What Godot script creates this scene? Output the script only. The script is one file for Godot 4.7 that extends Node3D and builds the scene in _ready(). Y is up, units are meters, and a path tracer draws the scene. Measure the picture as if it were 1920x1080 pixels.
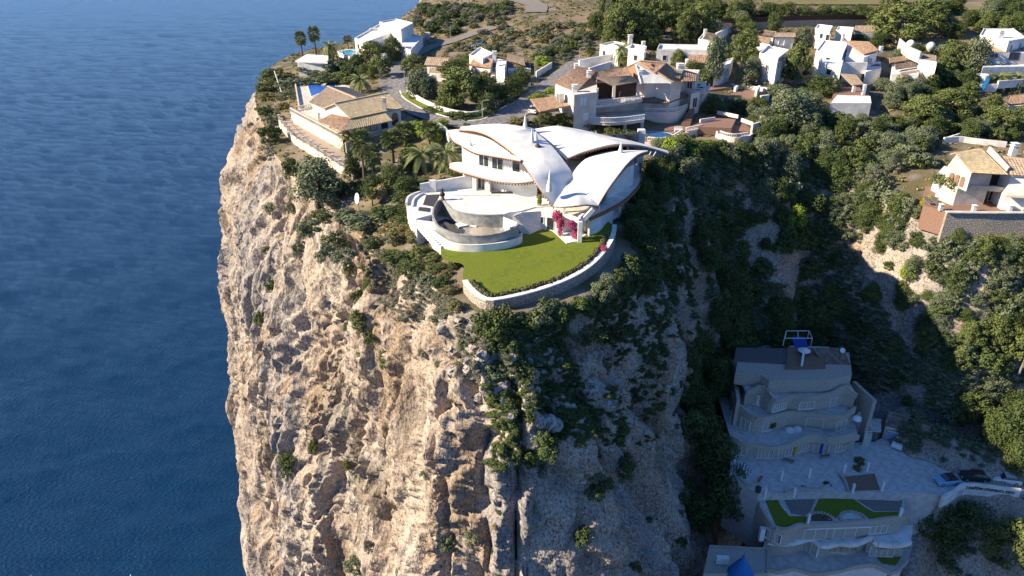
extends Node3D

# ---------------------------------------------------------------- mesh builder
class MB:
	var v := PackedVector3Array()
	var n := PackedVector3Array()
	var c := PackedColorArray()
	var ix := PackedInt32Array()
	var xf := Transform3D.IDENTITY
	var col := Color(1, 1, 1)
	func tri(a: Vector3, b: Vector3, d: Vector3) -> void:
		a = xf * a; b = xf * b; d = xf * d
		var m := (d - a).cross(b - a).normalized()
		var k := v.size()
		v.push_back(a); v.push_back(b); v.push_back(d)
		n.push_back(m); n.push_back(m); n.push_back(m)
		c.push_back(col); c.push_back(col); c.push_back(col)
		ix.push_back(k); ix.push_back(k + 1); ix.push_back(k + 2)
	func quad(a: Vector3, b: Vector3, d: Vector3, e: Vector3) -> void:
		a = xf * a; b = xf * b; d = xf * d; e = xf * e
		var m := (d - a).cross(b - a)
		if m.length_squared() < 1e-12:
			m = (e - a).cross(d - a)
		m = m.normalized()
		var k := v.size()
		v.push_back(a); v.push_back(b); v.push_back(d); v.push_back(e)
		for i in 4:
			n.push_back(m); c.push_back(col)
		for i in [0, 1, 2, 0, 2, 3]:
			ix.push_back(k + i)
	func box(o: Vector3, s: Vector3) -> void:
		# centred in x and z, standing on o.y
		box2(Vector3(o.x - s.x / 2, o.y, o.z - s.z / 2), Vector3(o.x + s.x / 2, o.y + s.y, o.z + s.z / 2))
	func box2(a: Vector3, b: Vector3) -> void:
		var p := []
		for i in 8:
			p.append(Vector3(b.x if i & 1 else a.x, b.y if i & 2 else a.y, b.z if i & 4 else a.z))
		quad(p[4], p[6], p[7], p[5]); quad(p[1], p[3], p[2], p[0])
		quad(p[0], p[2], p[6], p[4]); quad(p[5], p[7], p[3], p[1])
		quad(p[2], p[3], p[7], p[6]); quad(p[0], p[4], p[5], p[1])
	func bar(a: Vector3, b: Vector3, w: float, h: float) -> void:
		# a box beam from a to b (any direction), w wide and h high, centred on the line
		var d := b - a
		var l := d.length()
		if l < 0.001: return
		d /= l
		var up := Vector3.UP if absf(d.y) < 0.95 else Vector3.RIGHT
		var r := d.cross(up).normalized() * w / 2
		var u := r.cross(d).normalized() * h / 2
		var p := [a - r - u, a + r - u, a + r + u, a - r + u, b - r - u, b + r - u, b + r + u, b - r + u]
		quad(p[0], p[1], p[2], p[3]); quad(p[5], p[4], p[7], p[6])
		quad(p[3], p[2], p[6], p[7]); quad(p[1], p[0], p[4], p[5])
		quad(p[0], p[3], p[7], p[4]); quad(p[2], p[1], p[5], p[6])
	func prism(poly: PackedVector2Array, y0: float, y1: float, bottom := true) -> void:
		var t := Geometry2D.triangulate_polygon(poly)
		for i in range(0, t.size(), 3):
			var a := poly[t[i]]; var b := poly[t[i + 1]]; var d := poly[t[i + 2]]
			tri(Vector3(a.x, y1, a.y), Vector3(b.x, y1, b.y), Vector3(d.x, y1, d.y))
			if bottom: tri(Vector3(a.x, y0, a.y), Vector3(d.x, y0, d.y), Vector3(b.x, y0, b.y))
		for i in poly.size():
			var a := poly[i]; var b := poly[(i + 1) % poly.size()]
			quad(Vector3(a.x, y0, a.y), Vector3(a.x, y1, a.y), Vector3(b.x, y1, b.y), Vector3(b.x, y0, b.y))
	func wall(pts: PackedVector3Array, t: float, h: float, closed := false) -> void:
		# a wall of thickness t and height h following a line of base points
		var m := pts.size()
		var off := PackedVector3Array()
		for i in m:
			var p0 := pts[(i - 1 + m) % m] if (closed or i > 0) else pts[i]
			var p1 := pts[(i + 1) % m] if (closed or i < m - 1) else pts[i]
			var d := p1 - p0; d.y = 0
			off.push_back(Vector3(-d.z, 0, d.x).normalized() * t / 2)
		var up := Vector3(0, h, 0)
		for i in (m if closed else m - 1):
			var a := pts[i]; var b := pts[(i + 1) % m]; var oa := off[i]; var ob := off[(i + 1) % m]
			quad(a + oa, a + oa + up, b + ob + up, b + ob)
			quad(b - ob, b - ob + up, a - oa + up, a - oa)
			quad(a + oa + up, a - oa + up, b - ob + up, b + ob + up)
		if not closed:
			quad(pts[0] - off[0], pts[0] - off[0] + up, pts[0] + off[0] + up, pts[0] + off[0])
			var e := m - 1
			quad(pts[e] + off[e], pts[e] + off[e] + up, pts[e] - off[e] + up, pts[e] - off[e])
	func grid(p: Array, smooth := true) -> void:
		# p: rows of PackedVector3Array
		var k := v.size(); var w: int = p[0].size(); var h := p.size()
		for r in h:
			for q in w:
				v.push_back(xf * p[r][q]); c.push_back(col)
				var a: Vector3 = p[r][mini(q + 1, w - 1)] - p[r][maxi(q - 1, 0)]
				var b: Vector3 = p[mini(r + 1, h - 1)][q] - p[maxi(r - 1, 0)][q]
				n.push_back((xf.basis * b.cross(a)).normalized())
		for r in h - 1:
			for q in w - 1:
				var i := k + r * w + q
				for j in [i, i + 1, i + w + 1, i, i + w + 1, i + w]:
					ix.push_back(j)
	func tube(pts: PackedVector3Array, rad: PackedFloat32Array, sides := 7) -> void:
		var rows := []
		for i in pts.size():
			var d := (pts[mini(i + 1, pts.size() - 1)] - pts[maxi(i - 1, 0)]).normalized()
			var x := d.cross(Vector3(0.13, 0.2, 0.97)).normalized(); var y := d.cross(x)
			var r := PackedVector3Array()
			for s in sides + 1:
				var t := TAU * s / sides
				r.push_back(pts[i] + (x * cos(t) + y * sin(t)) * rad[i])
			rows.append(r)
		grid(rows)
		cap(rows[rows.size() - 1], pts[pts.size() - 1])
	func cap(r: PackedVector3Array, m: Vector3) -> void:
		for i in r.size() - 1: tri(m, r[i], r[i + 1])
	func lathe(o: Vector3, prof: PackedVector2Array, sides := 16) -> void:
		var rows := []
		for p in prof:
			var r := PackedVector3Array()
			for s in sides + 1:
				var t := TAU * s / sides
				r.push_back(o + Vector3(cos(t) * p.x, p.y, sin(t) * p.x))
			rows.append(r)
		grid(rows)
	func mesh() -> ArrayMesh:
		var a := []
		a.resize(Mesh.ARRAY_MAX)
		a[Mesh.ARRAY_VERTEX] = v; a[Mesh.ARRAY_NORMAL] = n; a[Mesh.ARRAY_COLOR] = c; a[Mesh.ARRAY_INDEX] = ix
		var m := ArrayMesh.new()
		m.add_surface_from_arrays(Mesh.PRIMITIVE_TRIANGLES, a)
		return m

# ---------------------------------------------------------------- naming helpers
var used := {}
func numbered(called: String) -> String:
	var k: int = used.get(called, 0)
	used[called] = k + 1
	return called if k == 0 else "%s_%03d" % [called, k]

func thing(called: String, at: Vector3, label: String, category: String, group := "", turn := 0.0) -> Node3D:
	var o := Node3D.new()
	o.name = numbered(called)
	add_child(o)
	o.position = at
	o.rotation.y = turn
	tag(o, label, category, group)
	return o

func tag(o: Node, label: String, category: String, group := "") -> void:
	o.set_meta("label", label)
	o.set_meta("category", category)
	if group != "": o.set_meta("group", group)

func part(parent: Node3D, called: String, b: MB, m: Material, label := "") -> MeshInstance3D:
	# geometry given in world coordinates is moved into the frame of its thing
	var o := MeshInstance3D.new()
	o.name = called
	o.mesh = b.mesh()
	o.material_override = m
	parent.add_child(o, true)
	if label != "": o.set_meta("label", label)
	return o

func wpart(parent: Node3D, called: String, b: MB, m: Material, label := "") -> MeshInstance3D:
	# the same for geometry built in world coordinates
	var inv := parent.global_transform.affine_inverse()
	for i in b.v.size():
		b.v[i] = inv * b.v[i]
		b.n[i] = (inv.basis * b.n[i]).normalized()
	return part(parent, called, b, m, label)

func single(called: String, at: Vector3, b: MB, m: Material, label: String, category: String, group := "") -> MeshInstance3D:
	# a thing that is one mesh, built in world coordinates
	for i in b.v.size(): b.v[i] -= at
	var o := part(self, numbered(called), b, m)
	o.position = at
	tag(o, label, category, group)
	return o

func structure(called: String, b: MB, m: Material) -> MeshInstance3D:
	var o := part(self, numbered(called), b, m)
	o.set_meta("kind", "structure")
	return o

func copy(src: Node3D, at: Vector3, turn: float, size: Vector3, label := "", group := "") -> Node3D:
	var base: String = src.get_meta("kind_name")
	var o: Node3D = src.duplicate()
	o.remove_meta("kind_name")
	o.name = numbered(base)
	add_child(o)
	o.position = at
	o.rotation = Vector3(0, turn, 0)
	o.scale = size
	if label != "": o.set_meta("label", label)
	if group != "": o.set_meta("group", group)
	return o

# ---------------------------------------------------------------- materials
var M := {}
func noise(kind: int, freq: float, oct := 4, sd := 1, frac := FastNoiseLite.FRACTAL_FBM) -> FastNoiseLite:
	var f := FastNoiseLite.new()
	f.noise_type = kind
	f.frequency = freq
	f.fractal_type = frac
	f.fractal_octaves = oct
	f.seed = sd
	return f

func noise_tex(f: FastNoiseLite, size: int, a: Color, b: Color, gain := 1.0) -> ImageTexture:
	var im := f.get_seamless_image(size, size)
	im.convert(Image.FORMAT_L8)
	var d := im.get_data()
	var o := PackedByteArray()
	o.resize(size * size * 3)
	var lut := PackedByteArray()
	for i in 256:
		var t := clampf((i / 255.0 - 0.5) * gain + 0.5, 0, 1)
		var k := a.lerp(b, t)
		lut.append(int(k.r * 255)); lut.append(int(k.g * 255)); lut.append(int(k.b * 255))
	for i in d.size():
		var j := d[i] * 3
		o[i * 3] = lut[j]; o[i * 3 + 1] = lut[j + 1]; o[i * 3 + 2] = lut[j + 2]
	var out := Image.create_from_data(size, size, false, Image.FORMAT_RGB8, o)
	return ImageTexture.create_from_image(out)

func normal_tex(f: FastNoiseLite, size: int, strength: float) -> ImageTexture:
	var im := f.get_seamless_image(size, size)
	im.convert(Image.FORMAT_RGBA8)
	im.bump_map_to_normal_map(strength)
	return ImageTexture.create_from_image(im)

func mat(called: String, c: Color, rough := 0.85, tex: Texture2D = null, size := 1.0, nrm: Texture2D = null, ns := 1.0, vc := true) -> StandardMaterial3D:
	# c is a linear real-world base colour
	var m := StandardMaterial3D.new()
	m.resource_name = called
	m.albedo_color = c.linear_to_srgb()
	m.roughness = rough
	m.vertex_color_use_as_albedo = vc
	m.metallic_specular = 0.4
	if tex or nrm:
		m.uv1_triplanar = true
		m.uv1_world_triplanar = true
		m.uv1_scale = Vector3.ONE / size
	if tex: m.albedo_texture = tex
	if nrm:
		m.normal_enabled = true
		m.normal_texture = nrm
		m.normal_scale = ns
	M[called] = m
	return m

func glassy(called: String, c: Color, rough: float) -> StandardMaterial3D:
	var m := mat(called, c, rough)
	m.metallic_specular = 0.7
	return m


func _ready() -> void:
	# ---- camera
	var cam := Camera3D.new()
	cam.name = "camera"
	cam.position = Vector3(0, 38, 0)
	cam.rotation_degrees = Vector3(-27, 0, 0)
	cam.fov = 43.43
	cam.near = 0.5
	cam.far = 12000
	add_child(cam)
	cam.current = true
	# ---- sky, exposure, haze
	var we := WorldEnvironment.new()
	we.name = "world_environment"
	var env := Environment.new()
	env.background_mode = Environment.BG_SKY
	var sm := ProceduralSkyMaterial.new()
	sm.sky_top_color = Color(0.22, 0.37, 0.60)
	sm.sky_horizon_color = Color(0.54, 0.70, 0.88)
	sm.sky_curve = 0.14
	sm.ground_bottom_color = Color(0.10, 0.16, 0.24)
	sm.ground_horizon_color = Color(0.45, 0.58, 0.72)
	sm.sun_angle_max = 20.0
	var sky := Sky.new()
	sky.sky_material = sm
	env.sky = sky
	env.background_energy_multiplier = 0.86
	env.tonemap_mode = Environment.TONE_MAPPER_LINEAR
	env.tonemap_exposure = 2.15
	env.ambient_light_source = Environment.AMBIENT_SOURCE_SKY
	env.sdfgi_enabled = true
	env.ssao_enabled = true
	env.ssil_enabled = true
	env.fog_enabled = false
	env.fog_density = 0.00035
	env.fog_light_color = Color(0.62, 0.74, 0.9)
	we.environment = env
	add_child(we)
	# ---- sun, low from the left
	var sun := DirectionalLight3D.new()
	sun.name = "sun"
	sun.light_energy = 1.6
	sun.light_color = Color(1.0, 0.93, 0.82)
	sun.light_angular_distance = 0.5
	sun.shadow_enabled = true
	add_child(sun)
	sun.look_at_from_position(Vector3(-0.86, 0.485, 0.13), Vector3.ZERO, Vector3.UP)
	# ---- the place
	make_materials()
	make_terrain()
	make_sea()
	print("terrain ", Time.get_ticks_msec())
	make_protos()
	print("protos ", Time.get_ticks_msec())
	make_white_villa()
	make_pool_terrace()
	make_lawn()
	print("villa ", Time.get_ticks_msec())
	make_roads()
	make_left_villa()
	make_modern_house()
	make_island_house()
	make_right_villa()
	make_village()
	make_right_house()
	make_museum()
	make_cars()
	print("houses ", Time.get_ticks_msec())
	make_garden()
	print("garden ", Time.get_ticks_msec())


func rock_tex() -> ImageTexture:
	# limestone: fine grain, thin dark fissures and small solution holes, their dark put into the colour
	var n := 1024
	var a := noise(FastNoiseLite.TYPE_SIMPLEX, 0.02, 5, 61).get_seamless_image(n, n)
	var b := noise(FastNoiseLite.TYPE_SIMPLEX, 0.007, 3, 62, FastNoiseLite.FRACTAL_RIDGED).get_seamless_image(n, n)
	var c := noise(FastNoiseLite.TYPE_SIMPLEX, 0.035, 2, 63).get_seamless_image(n, n)
	for im in [a, b, c]: im.convert(Image.FORMAT_L8)
	var da := a.get_data(); var db := b.get_data(); var dc := c.get_data()
	var o := PackedByteArray(); o.resize(n * n * 3)
	for i in n * n:
		var k := 0.74 + da[i] / 255.0 * 0.36
		k *= 1.0 - 0.62 * smoothstep(0.72, 0.92, db[i] / 255.0)
		k *= 1.0 - 0.6 * smoothstep(0.66, 0.82, dc[i] / 255.0)
		var e := int(clampf(k, 0, 1) * 255)
		o[i * 3] = e; o[i * 3 + 1] = int(e * 0.985); o[i * 3 + 2] = int(e * 0.97)
	return ImageTexture.create_from_image(Image.create_from_data(n, n, false, Image.FORMAT_RGB8, o))

func make_materials() -> void:
	var fine := noise(FastNoiseLite.TYPE_SIMPLEX, 0.03, 5, 3)
	var rough := noise(FastNoiseLite.TYPE_SIMPLEX, 0.012, 6, 8, FastNoiseLite.FRACTAL_RIDGED)
	var t_grain := noise_tex(fine, 512, Color(0.72, 0.72, 0.72), Color(1, 1, 1), 1.6)
	var t_plaster := noise_tex(noise(FastNoiseLite.TYPE_SIMPLEX, 0.01, 5, 6), 256, Color(0.88, 0.87, 0.86), Color(1, 1, 1), 1.4)
	var t_rock := rock_tex()
	var n_rock := normal_tex(noise(FastNoiseLite.TYPE_SIMPLEX, 0.02, 6, 9), 512, 12.0)
	var n_fine := normal_tex(fine, 512, 6.0)
	mat("rock", Color(1, 1, 1), 0.95, t_rock, 13.0, n_rock, 0.7)
	M.rock.uv1_scale = Vector3(1.0 / 13, 1.0 / 22, 1.0 / 13)
	mat("soil", Color(1, 1, 1), 0.95, t_grain, 4.0, n_fine, 1.0)
	mat("asphalt", Color(0.27, 0.255, 0.245), 0.9, t_grain, 19.0)
	mat("stone_road", Color(0.28, 0.25, 0.22), 0.92, t_grain, 5.0, n_fine, 0.6)
	mat("lawn", Color(0.168, 0.196, 0.014), 0.95, noise_tex(noise(FastNoiseLite.TYPE_SIMPLEX, 0.02, 5, 21), 512, Color(0.78, 0.84, 0.78), Color(1, 1, 1), 1.5), 3.0, n_fine, 0.3)
	mat("white", Color(0.80, 0.785, 0.755), 0.92, noise_tex(noise(FastNoiseLite.TYPE_SIMPLEX, 0.012, 5, 5), 256, Color(0.86, 0.86, 0.85), Color(1, 1, 1), 1.3), 8.0)
	mat("cream", Color(0.68, 0.61, 0.51), 0.85, t_plaster, 7.0)
	mat("beige", Color(0.72, 0.65, 0.58), 0.85, t_plaster, 7.0)
	mat("tile", Color(1, 1, 1), 0.85, t_grain, 1.7)
	mat("brown_trim", Color(0.22, 0.11, 0.07), 0.8)
	mat("rust_trim", Color(0.42, 0.27, 0.20), 0.8)
	mat("dark", Color(0.02, 0.02, 0.022), 0.6)
	mat("charcoal", Color(0.05, 0.05, 0.055), 0.7)
	glassy("glass", Color(0.03, 0.04, 0.05), 0.06)
	mat("shutter", Color(0.75, 0.74, 0.72), 0.7)
	mat("blue_shutter", Color(0.16, 0.32, 0.55), 0.6)
	mat("wood", Color(0.10, 0.05, 0.03), 0.7, t_grain, 2.0)
	mat("pale_wood", Color(0.30, 0.20, 0.13), 0.8, t_grain, 2.0)
	mat("paving", Color(0.50, 0.42, 0.34), 0.9, t_grain, 3.0)
	mat("terracotta", Color(0.33, 0.20, 0.145), 0.85, t_grain, 3.0)
	mat("grey_pool", Color(0.36, 0.36, 0.345), 0.8, noise_tex(noise(FastNoiseLite.TYPE_SIMPLEX, 0.01, 5, 15), 512, Color(0.78, 0.79, 0.78), Color(1, 1, 1), 1.6), 6.0)
	mat("stone_wall", Color(0.62, 0.57, 0.50), 0.95, noise_tex(noise(FastNoiseLite.TYPE_CELLULAR, 0.05, 2, 4), 512, Color(0.55, 0.53, 0.5), Color(1, 1, 1), 1.6), 5.0, normal_tex(noise(FastNoiseLite.TYPE_CELLULAR, 0.05, 2, 4), 512, 8.0), 1.0)
	mat("museum_stone", Color(0.78, 0.73, 0.64), 0.95, noise_tex(noise(FastNoiseLite.TYPE_CELLULAR, 0.06, 2, 14), 512, Color(0.6, 0.57, 0.54), Color(1, 1, 1), 1.5), 4.0, n_fine, 1.0)
	mat("concrete", Color(0.60, 0.57, 0.54), 0.92, t_plaster, 4.0)
	mat("slate", Color(0.17, 0.165, 0.165), 0.9, t_grain, 3.0)
	glassy("pool_water", Color(0.02, 0.13, 0.30), 0.05)
	glassy("turquoise_water", Color(0.06, 0.33, 0.42), 0.05)
	mat("cobalt_tile", Color(0.03, 0.12, 0.42), 0.3)
	mat("leaf", Color(1, 1, 1), 0.8)
	M.leaf.backlight_enabled = true
	M.leaf.backlight = Color(0.35, 0.35, 0.35)
	M.leaf.cull_mode = BaseMaterial3D.CULL_DISABLED
	mat("bark", Color(0.13, 0.10, 0.08), 0.95, t_grain, 1.0)
	mat("pale_bark", Color(0.30, 0.27, 0.24), 0.95, t_grain, 1.0)
	mat("meadow", Color(0.24, 0.22, 0.09), 0.95, t_grain, 5.0)
	mat("curtain", Color(0.78, 0.79, 0.80), 0.5)
	mat("metal", Color(0.35, 0.35, 0.36), 0.4)
	mat("plain", Color(1, 1, 1), 0.8)
	mat("paint", Color(1, 1, 1), 0.25)
	M.paint.clearcoat_enabled = true
	M.paint.clearcoat = 0.6

# ---------------------------------------------------------------- terrain
# columns of the rim, from the far coast round the headland into the ravine and on to the right:
# rim x, y, z, outward x, z, and the profile that falls from it as pairs of (out, down)
const COAST := [0.0, 0, 2, 3, 5, 8, 8, 16, 12, 34, 15, 58, 18, 92, 22, 148]
const LEFT := [0.0, 0, 2, 3, 5.5, 10, 9.5, 22, 12.8, 40, 15.4, 62, 18, 96, 19, 148]
const LEFT2 := [0.0, 0, 1.5, 3, 4, 10, 8, 22, 12, 40, 15, 62, 18, 96, 21, 148]
const FACE := [0.0, 0, 2, 2.5, 4.5, 8, 6.5, 19, 9, 36, 11, 58, 13, 94, 20, 148]
const NOSE := [0.0, 0, 3, 2.5, 7, 8, 9.5, 15, 11, 28, 12, 48, 14, 84, 24, 148]
const RIGHT := [0.0, 0, 2, 5, 5, 14, 8, 26, 10.5, 38, 13, 49, 22, 76, 50, 148]
const BACK := [0.0, 0, 3, 7, 6, 15, 9, 24, 12, 32, 17, 40, 40, 50, 115, 148]
const WOOD := [0.0, 0, 4, 5, 9, 13, 13, 22, 16, 29, 20, 37, 46, 50, 118, 148]
const SEG := [10, 22, 38, 54, 64, 60, 20]
const BANK := [0.0, 0, 1.5, 4, 4, 12, 6, 20, 7.5, 27, 9, 32.8, 26, 38, 106, 140]
const COLS := [
	[-34.0, 11.0, -420.0, -1.0, 0.0, "COAST"], [-34.0, 11.0, -300.0, -1.0, 0.1, "COAST"], [-38.0, 8.0, -262.0, -0.9, 0.4, "COAST"],
	[-42.0, 5.0, -243.0, -0.7, 0.7, "COAST"], [-54.0, 4.0, -230.0, -0.7, 0.2, "COAST"], [-62.0, 4.0, -212.0, -1.0, 0.0, "COAST"],
	[-64.0, 3.0, -195.0, -1.0, 0.0, "LEFT"], [-62.0, 1.0, -178.0, -1.0, 0.12, "LEFT"], [-57.0, 0.0, -162.0, -0.95, 0.3, "LEFT"],
	[-50.5, 0.0, -147.0, -0.9, 0.4, "LEFT"], [-44.5, 0.0, -131.0, -0.88, 0.45, "LEFT"], [-36.0, -1.0, -117.0, -0.85, 0.5, "LEFT2"],
	[-29.0, -2.0, -107.0, -0.8, 0.6, "LEFT2"], [-22.0, -3.0, -97.0, -0.75, 0.65, "FACE"], [-15.5, -3.0, -88.0, -0.7, 0.7, "FACE"],
	[-10.0, -2.2, -79.5, -0.7, 0.7, "FACE"], [-5.5, -1.2, -72.5, -0.5, 0.85, "NOSE"], [0.0, -1.3, -69.0, 0.05, 1.0, "NOSE"],
	[6.0, -1.3, -72.5, 0.5, 0.85, "NOSE"], [12.0, -1.5, -79.0, 0.8, 0.6, "RIGHT"], [16.0, -3.0, -87.0, 0.95, 0.3, "RIGHT"],
	[20.0, -2.5, -96.0, 0.97, 0.2, "RIGHT"], [24.5, -2.0, -104.0, 0.97, 0.25, "RIGHT"], [28.0, -1.0, -114.0, 0.8, 0.6, "RIGHT"],
	[33.0, 0.0, -123.0, 0.6, 0.8, "BACK"], [41.0, 0.0, -127.0, 0.25, 0.97, "BACK"], [49.0, -2.0, -130.0, 0.1, 1.0, "WOOD"],
	[57.0, -2.0, -134.0, 0.0, 1.0, "WOOD"], [64.0, -4.0, -128.0, -0.05, 1.0, "WOOD"], [68.5, -7.5, -113.0, 0.0, 1.0, "BANK"],
	[76.0, -8.2, -107.2, 0.05, 1.0, "BANK"], [92.0, -8.2, -107.2, 0.1, 1.0, "BANK"], [125.0, -8.2, -107.0, 0.2, 1.0, "BANK"], [190.0, -9.0, -112.0, 0.3, 1.0, "BANK"],
	[260.0, -9.0, -120.0, 0.5, 1.0, "BANK"]]
# heights inside the rim: x, z, y
const HEIGHTS := [
	[-5, -78, -1.2], [0, -75, -1.2], [5, -80, -1.2], [9, -84, -1.2], [0, -85, -1.2], [12, -89, -1.2], [-7, -82, -1.0], [-4, -90, -0.5], [6, -92, -0.8], [3, -81, -1.2],
	[-5, -100, 1.5], [5, -100, 1.2], [15, -100, -0.4], [-12, -93, 0.6], [-16, -98, 0.4], [-12, -105, 2.4], [0, -116, 3.2], [12, -116, 2.6], [20, -112, 0.4], [22, -106, -0.6],
	[-18, -105, 0.8], [-20, -112, 1.5], [-25, -108, -0.6], [-14, -115, 2.6], [-10, -125, 3.4],
	[-10, -136, 4], [4, -143, 4], [-23, -148, 4], [-31, -177, 5], [16, -183, 7], [10, -165, 5.4], [-26, -200, 6], [10, -155, 4.6],
	[-35, -140, 1.4], [-30, -130, 1.2], [-22, -125, 1.6], [-45, -165, 2.2], [-38, -175, 3], [-42, -150, 1.6], [-30, -122, 0.6],
	[-10, -155, 4.6], [-8, -165, 5.4], [-12, -175, 5.8], [-18, -160, 4.6], [-15, -190, 6.4],
	[15, -130, 1.4], [30, -131, 1.0], [20, -138, 1.2], [36, -133, 1.0], [30, -149, 2.4], [20, -150, 4.6], [45, -134, 0], [25, -160, 6], [27, -137, 0.2], [44, -142, 0.2], [36, -142, 0.2], [41, -145, 1.0], [33, -136, 0.2], [42, -185, 5.5], [50, -175, 4], [113, -178, 0.8], [126, -190, 3], [112, -162, -1], [52, -162, 2.6], [78, -184, 4.6], [95, -178, 3], [130, -205, 6], [103, -195, 5.8], [70, -122, -4], [77, -125, -3],
	[40, -160, 4], [60, -165, 2.6], [75, -160, 1.6], [73, -172, 3.4], [60, -190, 6.2], [80, -213, 9], [100, -180, 4], [100, -150, 0.2], [90, -135, -2], [82, -119, -4.5], [100, -119, -4.5], [74, -140, -1],
	[110, -215, 8], [40, -200, 7.5], [40, -230, 11], [10, -215, 9.5], [0, -240, 12], [-15, -215, 7.4], [-20, -240, 9.4], [20, -260, 14.5], [60, -260, 14], [110, -260, 12.5],
	[0, -300, 15], [60, -330, 16], [130, -330, 16], [150, -200, 5], [170, -150, -1], [-15, -330, 14], [-30, -225, 6], [-35, -208, 6], [-48, -190, 4.6], [-55, -180, 2], [0, -420, 16], [100, -420, 17], [230, -260, 12], [230, -420, 15]]

var rb_x := PackedFloat64Array()
var rb_z := PackedFloat64Array()
var rb_w := PackedFloat64Array()
func fit_heights() -> void:
	var ys := PackedFloat64Array()
	for h in HEIGHTS: rb_x.append(h[0]); rb_z.append(h[1]); ys.append(h[2])
	for h in COLS: rb_x.append(h[0]); rb_z.append(h[2]); ys.append(h[1])
	var k := rb_x.size()
	var a := []
	for i in k:
		var r := PackedFloat64Array()
		for j in k:
			r.append(sqrt((rb_x[i] - rb_x[j]) ** 2 + (rb_z[i] - rb_z[j]) ** 2 + 9.0) + (0.0 if i != j else -0.6))
		r.append(ys[i])
		a.append(r)
	for i in k:
		var p := i
		for j in range(i + 1, k):
			if absf(a[j][i]) > absf(a[p][i]): p = j
		var t: PackedFloat64Array = a[i]; a[i] = a[p]; a[p] = t
		for j in range(i + 1, k):
			var f: float = a[j][i] / a[i][i]
			if f == 0.0: continue
			var rj: PackedFloat64Array = a[j]; var ri: PackedFloat64Array = a[i]
			for q in range(i, k + 1): rj[q] -= f * ri[q]
			a[j] = rj
	rb_w.resize(k)
	for i in range(k - 1, -1, -1):
		var t: float = a[i][k]
		for j in range(i + 1, k): t -= a[i][j] * rb_w[j]
		rb_w[i] = t / a[i][i]

func ground(x: float, z: float) -> float:
	var s := 0.0
	for i in rb_x.size():
		var dx := x - rb_x[i]; var dz := z - rb_z[i]
		s += rb_w[i] * sqrt(dx * dx + dz * dz + 9.0)
	return s

func cr(a: float, b: float, c: float, d: float, t: float) -> float:
	return 0.5 * (2 * b + (c - a) * t + (2 * a - 5 * b + 4 * c - d) * t * t + (3 * b - a - 3 * c + d) * t * t * t)

var rim := PackedVector3Array()
var rim2 := PackedVector2Array()
var cliff_p := []       # rows of points, one row per column of the rim
var cliff_n := []
var cliff_t := PackedFloat32Array()

func profile(p: String) -> Array:
	return {"COAST": COAST, "LEFT": LEFT, "LEFT2": LEFT2, "FACE": FACE, "NOSE": NOSE, "RIGHT": RIGHT, "BACK": BACK, "WOOD": WOOD, "BANK": BANK}[p]

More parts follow.
